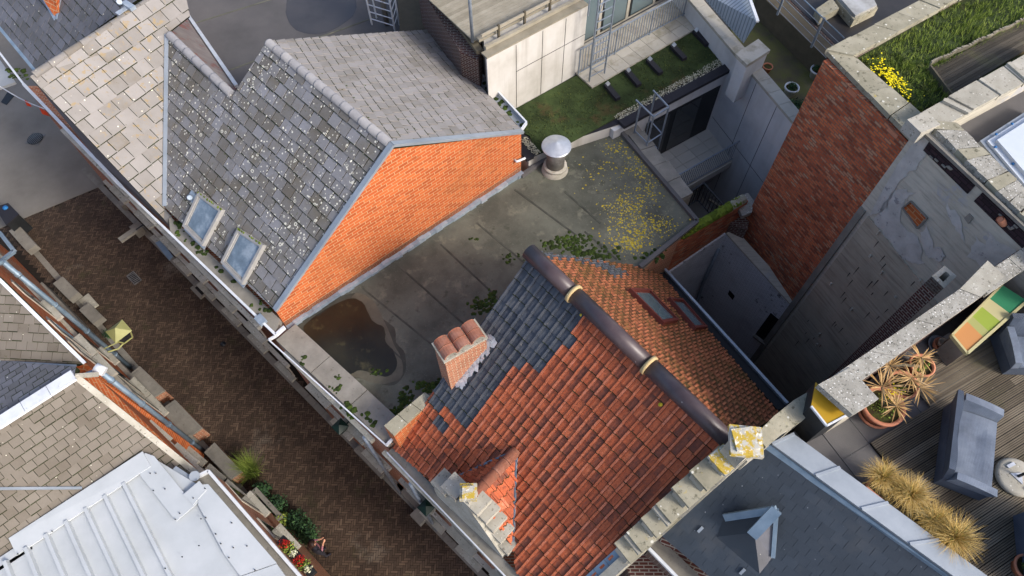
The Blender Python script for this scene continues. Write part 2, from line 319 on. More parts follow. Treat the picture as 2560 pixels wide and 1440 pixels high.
M_['wood_deck'] = mat('wood_deck', ['#3a352c', '#4c463b', '#5d564a', '#6b6557'], 1.4, .55, .85, .5, 20, wave=(11.0, 0, '#221e19', .8), spots=[dict(k='noise', s=1.4, lo=.56, hi=.7, c='#5b5a38', a=.45), dict(k='noise', s=14, lo=.68, hi=.72, c='#8c8678', a=.6)])
M_['wood_grey'] = mat('wood_grey', ['#77705f', '#8f8877', '#a39c8b'], 3, .5, .85, .4, 30)
M_['wood_old'] = mat('wood_old', ['#4a4438', '#5b5445', '#716a58'], 3, .5, .9, .5, 30)
M_['dark'] = mat('dark', ['#141416', '#1d1d20'], 3, rough=.7, bump=0)
M_['rubber'] = mat('rubber', ['#232228', '#2f2e33'], 4, .2, .7, .1, 30)
M_['glass'] = glassmat('glass', '#5c6c70'); M_['glass_sky'] = mat('glass_sky', ['#3f484e', '#66747e', '#9fa8ae'], 1.6, 0, .1, 0, spec=.9)  # glass_sky: mottled tones paint reflections into the skylight panes
M_['glass_dark'] = glassmat('glass_dark', '#25282a')
M_['frame_grey'] = mat('frame_grey', ['#8e8c88', '#a3a19d'], 5, .2, .6); M_['frame_red'] = mat('frame_red', ['#5d2a22', '#6f382e'], 5, .2, .6)
M_['paver'] = mat('paver', ['#302720', '#43362c', '#554538', '#6b5a4c'], .8, .5, .85, .5, 40, spots=[dict(k='noise', s=.5, lo=.6, hi=.72, c='#7d7468', a=.55), dict(k='noise', s=1.3, lo=.58, hi=.68, c='#3a3a22', a=.5)])
M_['paver_base'] = mat('paver_base', ['#1f1a16', '#2a241e'], 3, rough=1)
M_['asphalt'] = mat('asphalt', ['#6b665f', '#77726a', '#817c74'], .6, 0, .9, .3, 80, spots=[dict(k='noise', s=18, lo=.64, hi=.7, c='#827d76', a=.4)])
M_['ground'] = mat('ground', ['#4d4a45', '#5b5751'], .5, rough=.95)
M_['mossy_ground'] = mat('mossy_ground', ['#454038', '#57523f', '#5f5f38', '#6b6450'], .9, 0, .95, .4, 40, spots=[dict(k='noise', s=1.5, lo=.5, hi=.68, c='#59602a', a=.6)])
M_['flagstone'] = mat('flagstone', ['#565553', '#636160', '#6f6d6a'], .9, .35, .8, .3, 50, spots=[dict(k='dots', s=5, hi=.07, c='#cfcfca', a=.8)])
M_['pale_tile'] = mat('pale_tile', ['#9a9486', '#aaa497', '#b8b2a5'], 1.5, .5, .8, .2, 40, spots=[dict(k='noise', s=2.0, lo=.52, hi=.68, c='#77725a', a=.6)])
M_['patio'] = mat('patio', ['#b3afa5', '#bfbbb1', '#c9c5bb'], 1.5, .5, .8, .1, 40)
M_['green'] = mat('green', ['#222a16', '#35401f', '#495528', '#646b34'], 1.2, .7, .9, 0)
M_['green_b'] = mat('green_b', ['#41501f', '#62762f', '#82943f', '#9aa552'], 1.2, .7, .9, 0)
M_['sedum'] = mat('sedum', ['#20260f', '#2f3b1e', '#414f2a', '#566038'], 1.6, .3, 1, 1.0, 14, spots=[dict(k='noise', s=.9, lo=.56, hi=.68, c='#4d3a24', a=.75), dict(k='noise', s=6, lo=.6, hi=.68, c='#1a2010', a=.7)])
M_['hedge'] = mat('hedge', ['#18261a', '#26402a', '#3a5a34', '#4d6b3a'], 2, .7, .8, 0)
M_['yellow_fl'] = mat('yellow_fl', ['#d8c400', '#eede10'], 5, .5, .7, 0); M_['red_fl'] = mat('red_fl', ['#a01c18', '#c52a20'], 5, .5, .7, 0)
M_['white_fl'] = mat('white_fl', ['#c9c9a0', '#e8e8d0'], 5, .5, .7, 0)
M_['straw'] = mat('straw', ['#856c2e', '#b08f48', '#cdb06c', '#dcc48c'], 3, .75, .85, 0)
M_['straw_palm'] = mat('straw_palm', ['#8b6d45', '#b3925f', '#cfb184'], 3, .7, .85, 0)
M_['gravel'] = mat('gravel', ['#8f8a72', '#b8b298', '#d8d3bd'], 20, .7, .95, .5, 40)
M_['rattan'] = mat('rattan', ['#3f4856', '#505a69', '#5e6877'], 2, .1, .6, .8, 20, wave=(14.0, 45, '#2d343f', .35))
M_['rattan_seat'] = mat('rattan_seat', ['#5d6675', '#758090', '#8b95a3'], 2.5, .1, .55, .8, 20, wave=(16.0, 0, '#3d4551', .4))
M_['ochre'] = mat('ochre', ['#a5801c', '#b48f25'], 2, 0, .5, .05); M_['lantern'] = mat('lantern', ['#8a8a55', '#a3a26c'], 3, .3, .5, .1, 30)
M_['green_iron'] = mat('green_iron', ['#10261f', '#1b352c'], 3, .3, .4, .1); M_['iron'] = mat('iron', ['#1d1f21', '#2a2d30'], 3, .3, .5, .1)
for n_, c_ in (('st_green', '#2f7a55'), ('st_cream', '#b3ac80'), ('st_lime', '#8a9c3c'), ('st_olive', '#9a9c60'), ('st_tan', '#b9824e')):
    M_[n_] = mat(n_, [c_, c_], 2, .1, .7, .1)
M_['red'] = mat('red', ['#c63a1c', '#d8512a'], 3, .3, .6, .1); M_['blue'] = mat('blue', ['#1f5f9a', '#2b78b5'], 3, .3, .5, 0)
M_['skin'] = mat('skin', ['#b98469', '#c89478'], 5, 0, .6, 0); M_['hair'] = mat('hair', ['#20130d', '#37221a'], 20, 0, .6, .3, 60)
M_['cloth_dark'] = mat('cloth_dark', ['#1e1d24', '#2b2a33'], 5, 0, .9, .2); M_['cloth_pink'] = mat('cloth_pink', ['#8a5560', '#b08088'], 12, .2, .9, .2)
M_['dome'] = mat('dome', ['#8f8e88', '#a9a9a5', '#b9babb'], 2, 0, .25, .1, spec=.6)
M_['cupola'] = mat('cupola', ['#b9c2cc', '#cdd4db'], 1, 0, .2, 0, spec=.6)
M_['cell_glass'] = glassmat('cell_glass', '#42525c', .1)
m = M_

# ------------------------------------------------------------------ shingles: real overlapping slates or tiles clipped to a convex roof polygon
def shingles(polys, udir, row, wid, th, mats, colfn=None, parent=None, name='roof', offset=0.5, gap=0.012, prof=None, under=None, jit=0.004, skew=0.0, base=0.02, origin=None, edge=0.02, eprob=.8, rib=False):
    bm = bmesh.new(); lay = bm.faces.layers.float.new('rnd'); P0 = polys[0]
    if not isinstance(mats, (list, tuple)): mats = [mats]
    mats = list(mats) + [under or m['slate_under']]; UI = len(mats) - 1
    for P in polys:
        n = (P[1] - P[0]).cross(P[2] - P[0]).normalized()
        if n.z < 0: n = -n
        u = Vector(udir); u = (u - n * u.dot(n)).normalized(); v = n.cross(u)
        if v.z < 0: v = -v
        o = origin or P0[0]; us = [(p - o).dot(u) for p in P]; vs = [(p - o).dot(v) for p in P]
        sub = bmesh.new(); sl_ = sub.faces.layers.float.new('rnd')
        i0 = math.floor(min(vs) / row) - 1; i1 = math.ceil(max(vs) / row) + 1
        j0 = math.floor(min(us) / wid) - 2; j1 = math.ceil(max(us) / wid) + 2
        for i in range(i0, i1):
            for j in range(j0, j1):
                sh = (offset * wid) if i % 2 else 0.0
                uj = wid * .008
                ua = j * wid + sh + gap / 2 + random.uniform(-uj, uj); ub = ua + wid - gap; va = i * row + random.uniform(-.5, .5) * jit * 2; vb = (i + 1) * row + row * 0.15
                cc = o + u * (ua + ub) / 2 + v * (va + vb) / 2
                mi, rv = (0, random.random()) if colfn is None else colfn(cc)
                if mi is None: continue
                t0 = th + random.uniform(0, jit); t1 = 0.002 + random.uniform(0, jit) * .4
                pr = prof or [(0, 0), (1, 0)]
                top = [sub.verts.new(o + u * (ua + (ub - ua) * s) + v * vb + n * (base + t1 + h * .9)) for s, h in pr]
                bot = [sub.verts.new(o + u * (ua + (ub - ua) * s) + v * va + n * (base + t0 + h)) for s, h in pr]
                low = [sub.verts.new(o + u * (ua + (ub - ua) * s) + v * va + n * (base - .004)) for s, h in ((0, 0), (1, 0))]
                lt = [sub.verts.new(o + u * (ua + (ub - ua) * s) + v * vb + n * (base - .004)) for s in (0, 1)]
                fs = []; mid = bot
                if random.random() < eprob:      # lower edge darkened: dirt and moss, plus each row's shadow line painted in
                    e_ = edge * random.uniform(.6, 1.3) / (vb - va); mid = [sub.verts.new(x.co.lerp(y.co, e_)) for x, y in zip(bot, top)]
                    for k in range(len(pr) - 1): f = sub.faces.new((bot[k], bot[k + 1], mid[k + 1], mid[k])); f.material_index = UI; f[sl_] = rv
                for k in range(len(pr) - 1): fs.append(sub.faces.new((mid[k], mid[k + 1], top[k + 1], top[k])))
                fs.append(sub.faces.new([low[0], low[1]] + bot[::-1])); fs.append(sub.faces.new((low[0], bot[0]) + ((mid[0],) if mid is not bot else ()) + (top[0], lt[0]))); fs.append(sub.faces.new((low[1], lt[1], top[-1]) + ((mid[-1],) if mid is not bot else ()) + (bot[-1],)))
                for f in fs: f[sl_] = rv; f.material_index = mi
                if rib:
                    for k_, f in enumerate(fs[:len(pr) - 1]): f[sl_] = random.uniform(.78, 1) if k_ < 2 else (0 if k_ == 2 else min(1, max(0, rv * .75 + random.uniform(-.16, .16))))
        cen = sum(P, Vector()) / len(P)
        for k in range(len(P)):
            a = P[k]; b = P[(k + 1) % len(P)]; en = (b - a).cross(n).normalized()
            if (cen - a).dot(en) > 0: en = -en
            bmesh.ops.bisect_plane(sub, geom=sub.verts[:] + sub.edges[:] + sub.faces[:], plane_co=a, plane_no=en, clear_outer=True)
        tm = bpy.data.meshes.new('t'); sub.to_mesh(tm); sub.free(); bm.from_mesh(tm); bpy.data.meshes.remove(tm)
        # solid sheet under the slates
        tv = [bm.verts.new(p + n * base * .5) for p in P]; bv = [bm.verts.new(p - n * .12) for p in P]
        fs = [bm.faces.new(tv), bm.faces.new(bv[::-1])] + [bm.faces.new((tv[k], bv[k], bv[(k + 1) % len(P)], tv[(k + 1) % len(P)])) for k in range(len(P))]
        for f in fs: f.material_index = UI
    me = bpy.data.meshes.new(name); bm.normal_update(); bm.to_mesh(me); bm.free()
    for x in mats: me.materials.append(x)
    o = bpy.data.objects.new(name, me); COL.objects.link(o)
    if parent is not None: o.parent = parent; o.matrix_parent_inverse = WM[parent.name].inverted()
    WM[o.name] = Matrix.Identity(4)
    return o
def blobs(mb, pts, r0, r1, hgt=.3, n=7, mi=0):
    "low irregular cushions (moss, lichen): a fan with raised centre"
    for p, nrm in pts:
        r = random.uniform(r0, r1); a = nrm.orthogonal().normalized(); b = nrm.cross(a); ph = random.random() * 6; c = p + nrm * (r * hgt + .003)
        ring = []
        for j in range(n):
            t = ph + 2 * math.pi * j / n; rr = r * random.uniform(.6, 1.15); ring.append(p + (a * math.cos(t) + b * math.sin(t)) * rr - nrm * .004)
        rv = random.random()
        for j in range(n): mb.face([ring[j], ring[(j + 1) % n], c], rv, mi)
def blades(mb, c, n, h, lean, w, spread, seg=3, mi=0, droop=.6):
    for _ in range(n):
        t = random.random() * 6.283; d = Vector((math.cos(t), math.sin(t), 0)); s = Vector((-d.y, d.x, 0)); hh = h * random.uniform(.55, 1.1); ll = lean * random.uniform(.2, 1.1)
        p0 = Vector(c) + Vector((random.gauss(0, 1), random.gauss(0, 1), 0)) * spread * .4; rv = random.random(); prev = None
        for k in range(seg + 1):
            q = k / seg; p = p0 + d * ll * q ** 1.6 + Vector((0, 0, hh * (q - droop * q * q * ll / max(h, .01) * .6))); ww = w * (1 - q) * .5 + .0005
            if prev: mb.face([prev[0] - s * prev[1], prev[0] + s * prev[1], p + s * ww, p - s * ww], rv, mi)
            prev = (p, ww)
def leafball(mb, c, rx, ry, rz, n, sz, mi=0):
    c = Vector(c)
    for _ in range(n):
        d = Vector((random.gauss(0, 1), random.gauss(0, 1), random.gauss(0, 1))).normalized() * random.random() ** .45
        k = .8 + .45 * mnoise.noise(d * 2.5 + c); p = c + Vector((d.x * rx * k, d.y * ry * k, d.z * rz * k))
        nn = (d + Vector((random.gauss(0, .6), random.gauss(0, .6), random.gauss(.5, .6)))).normalized(); a = nn.orthogonal().normalized(); b = nn.cross(a); an = random.random() * 6
        a2 = a * math.cos(an) + b * math.sin(an); b2 = nn.cross(a2); s = sz * random.uniform(.6, 1.3)
        mb.face([p - a2 * s, p + b2 * s * .5, p + a2 * s, p - b2 * s * .5], None, mi)

def quadframe(mb, O, I, n, h, mi=0, zin=0.0):
    "raised rectangular ring: outer corners O, inner corners I, thickness h along n"
    n = Vector(n)
    for k in range(4):
        j = (k + 1) % 4; r = random.random()
        mb.face([O[k] + n * h, O[j] + n * h, I[j] + n * h, I[k] + n * h], r, mi)
        mb.face([O[k], O[j], O[j] + n * h, O[k] + n * h], r, mi); mb.face([I[k] + n * h, I[j] + n * h, I[j] + n * zin, I[k] + n * zin], r, mi)
def inset(Q, t):
    c = sum(Q, Vector()) / 4; o = []
    for k in range(4):
        a = (Q[(k + 1) % 4] - Q[k]).normalized(); b = (Q[k - 1] - Q[k]).normalized(); o.append(Q[k] + (a + b) * t)
    return o
def one(name, mats, fn, parent=None, bevel=0.0):
    b = MB(); fn(b); return b.build(name, mats, parent, bevel)
def railing(root, a, b, h, step, m_, nposts=2, name='baluster', rr=.009):
    a = Vector(a); b = Vector(b); L = (b - a).length; k = max(2, int(L / step))
    one('top_rail', m_, lambda q: q.bar(a + Vector((0, 0, h)), b + Vector((0, 0, h)), .045, .03), root)
    one('bottom_rail', m_, lambda q: q.bar(a + Vector((0, 0, .08)), b + Vector((0, 0, .08)), .035, .02), root)
    for i in range(k + 1):
        p = lerp(a, b, i / k); w = .035 if i in (0, k) or (nposts > 2 and i % max(1, k // (nposts - 1)) == 0) else rr * 2
        one('post' if w > .03 else name, m_, lambda q: q.bar(p + Vector((0, 0, 0 if w > .03 else .08)), p + Vector((0, 0, h)), w, w, (b - a).normalized()), root)

# =================================================================== GROUND, STREET
g = MB(); g.face([(-400, -400, -.35), (400, -400, -.35), (400, 400, -.35), (-400, 400, -.35)]); struct(g.build('ground', m['ground']))
UD = (A(820, 1039, 0) - A(467, 680, 0)).normalized()          # along the street, to the lower right
UP_ = Vector((-UD.y, UD.x, 0))                                 # across the street, away from the grey house row? (points up right)
if UP_.y < 0: UP_ = -UP_
FR = A(467, 680, 0)                                            # foot of the right-hand row
FL = A(120, 670, 0)                                            # foot of the left-hand row
SWD = (FR - FL).dot(UP_)                                       # street width
def ST(s, w, z=0.0): return FR + UD * s - UP_ * w + Vector((0, 0, z))
# herringbone bricks (real pavers) and the asphalt beyond them
hb0 = A(50, 550, 0); hb1 = A(290, 450, 0)
g = MB(); g.face([ST(-40, -12, -.02), ST(-40, 16, -.02), ST(60, 16, -.02), ST(60, -12, -.02)]); struct(g.build('street_bed', m['paver_base']))
s_hb = (hb1 - FR).dot(UD)
def asph(b):
    e0 = lerp(hb0, hb1, -.6); e1 = lerp(hb0, hb1, 2.2)
    b.slab([e0 + Vector((0, 0, .01)), e1 + Vector((0, 0, .01)), e1 - UD * 40 + Vector((0, 0, .01)), e0 - UD * 40 + Vector((0, 0, .01))], (0, 0, -.02))
struct(one('road', m['asphalt'], asph))
def pavers(b):
    L, w = .215, .072; n_hb = Vector((-(hb1 - hb0).y, (hb1 - hb0).x, 0)).normalized()
    if n_hb.dot(UD) < 0: n_hb = -n_hb
    c0 = ST(0, 0); ax = Vector((1, 0, 0)); ay = Vector((0, 1, 0))
    k = 3                                                       # paver is three widths long
    def put(cx_, cy_, hor):
        p = Vector((cx_, cy_, 0)); s_ = (p - FR).dot(UD); w_ = (FR - p).dot(UP_)
        if not (-8 < s_ < 15.5 and -.15 < w_ < SWD + .35) or (p - hb0).dot(n_hb) < .02: return
        dx, dy = (L / 2 - .006, w / 2 - .005) if hor else (w / 2 - .005, L / 2 - .006)
        z = random.uniform(-.004, .005); t = random.uniform(-.003, .003); j = random.uniform(-.03, .03)
        q = [(-dx, -dy), (dx, -dy), (dx, dy), (-dx, dy)]
        b.face([(cx_ + x * math.cos(j) - y * math.sin(j), cy_ + x * math.sin(j) + y * math.cos(j), z + (t if x > 0 else -t)) for x, y in q], random.random() ** 1.3)
    a = w
    for i in range(-220, 220):
        for jj in range(-60, 60):
            # herringbone tiling on a square grid of paver widths: period 2k along the diagonal
            x0 = (i + jj * 2 * k) * a; y0 = i * a
            X = x0 + c0.x + 1.0; Y = y0 + c0.y - 5
            if abs(X - (-6)) > 22 or abs(Y - 6) > 18: continue
            put(X + L / 2, Y + w / 2, True); put(X + w / 2, Y + w + L / 2, False)
struct(one('paving', m['paver'], pavers))
# narrow pavement strips along both rows
def kerbs(b):
    for i in range(52):
        s0 = -7.5 + i * .45
        b.slab([ST(s0, -.05, .05), ST(s0 + .44, -.05, .05), ST(s0 + .44, .16, .05), ST(s0, .16, .05)], (0, 0, -.1))
        b.slab([ST(s0, SWD - .14, .05), ST(s0 + .44, SWD - .14, .05), ST(s0 + .44, SWD + .06, .05), ST(s0, SWD + .06, .05)], (0, 0, -.1))
struct(one('kerb', m['concrete'], kerbs))

# =================================================================== GREY SLATE HOUSE
P2 = Pl(A(665, 105, 10.3), A(978, 362, 10.3), A(685, 772, 7.2))
P1 = Pl(P2(412, 515), P2(417, 85), A(75, 192, 9.85))
P4 = Pl(A(665, 105, 10.3), A(978, 362, 10.3), A(1305, 330, 7.96))
H1 = thing('brick_house', 'grey slate house with bright orange brick gable, two skylights and lichen dotted roof', 'house', Z(P2(600, 600), 0))
ridge_dir = (A(978, 362, 10.3) - A(665, 105, 10.3)).normalized()
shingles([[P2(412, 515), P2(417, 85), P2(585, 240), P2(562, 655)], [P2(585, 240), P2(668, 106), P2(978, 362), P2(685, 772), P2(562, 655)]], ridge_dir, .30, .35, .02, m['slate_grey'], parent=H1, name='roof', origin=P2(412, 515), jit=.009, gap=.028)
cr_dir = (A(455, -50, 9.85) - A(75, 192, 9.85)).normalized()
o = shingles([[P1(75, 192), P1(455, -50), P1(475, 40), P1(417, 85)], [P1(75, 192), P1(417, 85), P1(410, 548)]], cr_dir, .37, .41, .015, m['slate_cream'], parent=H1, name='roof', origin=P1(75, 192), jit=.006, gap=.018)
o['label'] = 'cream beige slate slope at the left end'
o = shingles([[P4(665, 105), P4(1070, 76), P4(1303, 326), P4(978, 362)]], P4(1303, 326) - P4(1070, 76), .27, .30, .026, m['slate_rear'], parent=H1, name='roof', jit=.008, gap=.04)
o['label'] = 'pale rear slate slope with mossy joints'
# neighbour beyond the raised cream verge: its own street-facing slope
nd = Vector((-cr_dir.y, cr_dir.x, 0)); nd = nd if nd.x < 0 else -nd
H0 = thing('neighbour_house', 'neighbour with dark blue grey slates, mossy joints and zinc gutter beyond the cream slope', 'house', Z(A(60, 60, 7), 0))
_e0, _e1 = A(0, 70, 6.9), A(87, 175, 6.9); _ed = (_e1 - _e0).normalized(); _en = Vector((-_ed.y, _ed.x, 0)); _en = _en if _en.y > 0 else -_en
P5 = Pl(_e0, _e1, _e0 + _en * 2 + Vector((0, 0, 1.5)))
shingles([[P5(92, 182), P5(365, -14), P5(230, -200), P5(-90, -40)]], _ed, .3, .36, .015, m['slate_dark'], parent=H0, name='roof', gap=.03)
one('wall', m['brick_old'], lambda b: b.prism([P5(92, 182, -.15), P5(360, -12, -.15), P5(230, -198, -.15), P5(-88, -40, -.15)], 0), H0)
one('gutter', m['zinc_blue'], lambda b: b.bar(P5(-90, -38, .02), P5(92, 182, .02), .1, .1), H0)
P3 = Pl(P2(417, 85), P2(585, 240), A(592, 214, 8.7))
def f(b): b.slab([P2(417, 85), P3(475, 40), P3(592, 214), P2(585, 240)], (0, 0, -.15))
one('lead_slope', mat('lead_slope', ['#6a5f5a', '#7d736d', '#8f8780'], 1.1, rough=.8, spots=[dict(k='noise', s=1.6, lo=.56, hi=.6, c='#7c4a42', a=.8)]), f, H1)
gF = P2(687, 774); gA = A(978, 362, 10.3); gE = A(1303, 330, 7.96)
gdir = (Z(gE, 0) - Z(gF, 0)).normalized(); gn = Vector((gdir.y, -gdir.x, 0))
if gn.y > 0: gn = -gn
def gable(b):
    mid = Z(gF, 0) + gdir * (Z(gA, 0) - Z(gF, 0)).dot(gdir)
    pts = [Z(gF, 5.6), Z(gE, 5.6), Z(gE, gE.z - .03), Z(mid, gA.z - .05), Z(gF, gF.z - .03)]
    b.slab(pts, -gn * .25)
one('gable_wall', m['brick_orange'], gable, H1)
def body(b):
    b.prism([Z(gF, 6.5), Z(gE, 6.5), A(1075, 80, 6.6), Z(P2(665, 105), 6.5), Z(P2(590, 230), 6.5), Z(P2(415, 520), 6.5)], 0)
    b.prism([Z(P2(415, 520), 6.2), Z(P2(580, 240), 6.2), Z(P2(440, 100), 6.2), Z(P1(430, 20), 6.2), Z(P1(440, -40), 6.2), A(60, 215, 6.2)], 0)
one('wall', m['brick_old'], body, H1)
def vg(b):                                            # verge of the cream slope down to the street gutter
    a = P1(75, 192); c = P1(408, 545)
    b.slab([a - Vector((0, 0, .1)), c - Vector((0, 0, .1)), Z(c, 6.3), Z(a, 6.3)], UP_ * .2)
one('gable_wall', m['slate_dark'], vg, H1)
def flsh(b):
    for p, q in ((gF, gA), (gA, gE)): b.bar(p + gn * .05 + Vector((0, 0, .06)), q + gn * .05 + Vector((0, 0, .06)), .14, .07, rnd=.5)
one('valley_lead', m['zinc'], lambda b: b.bar(P2(412, 515, .05), P2(417, 85, .05), .11, .04), H1)
one('verge_flashing', m['zinc'], flsh, H1)
def rt(b, a, c, n, r):
    for i in range(n):
        p = lerp(a, c, i / n); q = lerp(a, c, (i + .98) / n); b.tube([p, lerp(p, q, .06), lerp(p, q, .07), q], [r * 1.06, r * 1.06, r, r * .98], 12)
one('ridge_tiles', m['ridge_stone'], lambda b: rt(b, A(672, 108, 10.3), A(975, 360, 10.3), 14, .115), H1)
one('ridge_tiles', m['ridge_stone'], lambda b: rt(b, P2(424, 88, .02), P2(580, 236, .02), 7, .11), H1)
one('ridge_tiles', m['slate_cream'], lambda b: rt(b, A(85, 188, 9.85), A(455, -50, 9.85), 10, .1), H1)
def gut(b):
    led = [P2(425, 590) , P2(690, 835)]
    a0, a1, a2, a3 = A(425, 578, 6.75), Z(P2(412, 525), 6.75), Z(P2(687, 778), 6.75), A(688, 832, 6.75)
    b.slab([a0, a1, a2, a3], (0, 0, -.2), mi=1)
    b.bar(A(60, 212, 6.72), A(305, 468, 6.72), .09, .1); b.bar(A(305, 468, 6.75), A(690, 838, 6.75), .06, .12); b.bar(A(690, 838, 6.75), A(712, 818, 6.75), .06, .12)
    b.bar(A(-10, 120, 6.6), A(62, 214, 6.7), .06, .1)
one('gutter', [m['white'], m['concrete']], gut, H1)
def gut2(b):
    b.slab([A(1070, 76, 6.93), A(1092, 66, 6.93), A(1316, 308, 7.75), A(1302, 328, 7.75)], (0, 0, -.1), mi=1)
    b.bar(A(1090, 64, 6.98), A(1316, 308, 7.82), .05, .12); b.bar(A(1316, 308, 7.82), A(1300, 330, 7.85), .05, .12)
one('gutter', [m['white'], m['zinc']], gut2, H1)
one('gutter', m['white'], lambda b: b.bar(P3(470, 38, .05), P3(592, 216, .05), .1, .1), H1)
def mossg(b):
    L = []
    for k in range(60):
        t = random.random(); p = lerp(A(1078, 74, 6.95), A(1306, 318, 7.77), t) + Vector((random.uniform(-.08, .12), random.uniform(-.08, .08), .0)); L.append((p, Vector((0, 0, 1))))
    for k in range(34):
        t = random.choice([random.uniform(.02, .35), random.random()]); p = lerp(A(430, 560, 6.76), A(680, 800, 6.76), t); L.append((p + UP_ * random.uniform(-.1, .15), Vector((0, 0, 1))))
    for x in range(30): L.append((A(40 + random.uniform(-25, 30), 185 + random.uniform(-14, 14), 6.5), Vector((0, 0, 1))))
    blobs(b, L, .03, .1, .35)
struct(one('moss', m['moss'], mossg, H1), 'stuff')
def strip(b):
    for k in range(40):
        t = k / 40; p = lerp(Z(gF, 6.24), Z(gE, 6.24), t) + gn * .03; q = lerp(Z(gF, 6.24), Z(gE, 6.24), t + .026) + gn * .03
        b.bar(p, q, .16 + random.uniform(-.03, .05), .1 + random.uniform(0, .12), rnd=random.random())
one('base_flashing', m['lead'], strip, H1)
def skylight(parent, Pn, O, G, fm, gm, h=.14, name='roof_window', lift=.02):
    Q = [Pn(*p, lift) for p in O]; n = Pn.n
    q = MB(); quadframe(q, Q, inset(Q, .075), n, h, zin=.03); fr = q.build(name, fm, parent)
    q = MB(); I = inset(Q, .07); q.face([p + n * (h * .6) for p in I]); q.build('pane', gm, fr)
    q = MB(); quadframe(q, [p + n * (h * .6) for p in inset(Q, .078)], [p + n * (h * .6) for p in inset(Q, .11)], n, .02); q.build('sash', fm, fr)
    return fr, Q, n
for O in ([(505, 482), (565, 526), (516, 616), (466, 566)], [(604, 572), (668, 614), (615, 712), (562, 656)]):
    fr, Q, n = skylight(H1, P2, O, None, m['frame_grey'], m['glass_sky'])
    one('flashing', m['zinc'], lambda b: b.bar(lerp(Q[3], Q[2], 0) + n * .02, Q[2] + n * .02, .2, .03, n), fr)
    L = []
    for k in range(14): L.append((lerp(Q[0], Q[1], random.random()) + n * .15, n))
    q = MB(); blobs(q, L, .02, .05, .4); struct(q.build('moss', m['moss_bright'], fr), 'stuff')
def lichens(b):
    for _ in range(70):
        x = random.uniform(430, 900); y = random.uniform(110, 720)
        if inpoly(x, y, [(425, 120), (585, 255), (665, 125), (940, 365), (690, 740), (600, 560), (420, 500)]): blobs(b, [(P2(x, y, .045), P2.n)], .018, .04, .1)
struct(one('lichen', m['lichen_w'], lichens, H1), 'stuff')
def mossroof(b):
    for _ in range(160):
        x = random.uniform(690, 1290); y = random.uniform(85, 350)
        if inpoly(x, y, [(690, 110), (1065, 80), (1290, 320), (980, 350)]): blobs(b, [(P4(x, y, .035), P4.n)], .015, .035, .3)
struct(one('moss', m['moss'], mossroof, H1), 'stuff')
one('roof_vent', m['lead'], lambda b: (b.box(P2(482, 492, .06), ridge_dir * .13, P2.n.cross(ridge_dir) * .12, P2.n * .03), b.tube([P2(476, 494, .05), P2(474, 494, .22)], [.1, .06], 12)), H1)
one('vent_hood', m['lead'], lambda b: b.box(A(652, 800, 6.8), ridge_dir * .14, UP_ * .1, Vector((0, 0, .05))), H1)
one('vent_pipe', m['white'], lambda b: b.tube([Z(gE, 7.0) - gdir * .25, Z(gE, 7.0) - gdir * .25 + gn * .1, Z(gE, 6.95) + gn * .12 + gdir * .05], .035, 8), H1)
# brick chimney foot of the neighbour with lead valleys
def nch():
    T_ = thing('chimney', 'orange brick chimney foot between two lead strips on dark slates', 'chimney', P5(135, 20))
    q = [P5(104, -8), P5(137, 42), P5(150, 34), P5(152, -20)]
    one('stack', m['brick_orange'], lambda b: b.prism([Z(q[0], q[0].z + .5), Z(q[1], q[1].z + .12), Z(q[2], q[2].z + .12), Z(q[3], q[3].z + .6)], 7), T_)
    one('lead_strip', m['lead'], lambda b: b.bar(P5(103, -14, .03), P5(138, 48, .03), .1, .03, P5.n), T_)
    one('lead_strip', m['lead'], lambda b: b.bar(P5(153, -14, .03), P5(141, 48, .03), .1, .03, P5.n), T_)
nch()
tag(one('roof_finial', m['lead'], lambda b: (b.box(A(310, 28, 9.9), cr_dir * .2, nd * .08, Vector((0, 0, .05))), b.box(A(322, 14, 10.0), cr_dir * .08, nd * .2, Vector((0, 0, .05))), b.tube([A(300, 10, 9.9), A(298, 4, 10.2)], .07, 8))), 'crumpled lead and white roof cap at cream slate ridge', 'roof cap')

# =================================================================== FLAT ROOF BUILDING
H2 = thing('flat_roof_building', 'low building with grey bitumen flat roof, brown puddle and yellow lichen', 'building', Z(A(1000, 850, 6.2), 0))
rp = [(688, 848), (966, 1112), (1330, 1010), (1600, 680), (1743, 553), (1527, 300), (1427, 357), (1303, 440), (712, 836)]
def frb(b): b.prism([A(x, y, 6.2) for x, y in rp], 0, mi=0, mside=1)
one('body', [m['bitumen'], m['brick_old']], frb, H2)
def seams(b):
    nrm = Vector((0, 0, 1))
    for (x0, y0, x1, y1) in [(1000, 670, 1240, 885), (905, 722, 1090, 872), (1100, 612, 1290, 790), (1190, 558, 1335, 680), (1285, 475, 1440, 590), (1460, 580, 1540, 650), (870, 780, 1010, 905), (1410, 480, 1500, 560)]:
        b.slab([A(x0, y0, 6.208), A(x1, y1, 6.208), A(x1 + 3, y1 - 3, 6.208), A(x0 + 3, y0 - 3, 6.208)], (0, 0, -.02))
one('sheet_seams', m['seam'], seams, H2)
def kerb2(b):
    a, c = A(690, 850, 6.38), A(968, 1112, 6.38); w = UP_ * .62
    n = 3
    for i in range(n):
        p = lerp(a, c, i / n); q = lerp(a, c, (i + .985) / n); b.slab([p, q, q + w, p + w], (0, 0, -.3))
one('parapet_slab', m['concrete'], kerb2, H2)
one('edge_trim', m['white'], lambda b: (b.bar(A(672, 850, 6.42), A(966, 1114, 6.42), .03, .1), b.bar(A(966, 1114, 6.42), A(990, 1088, 6.42), .05, .1), b.bar(A(672, 850, 6.42), A(690, 840, 6.42), .04, .1)), H2)
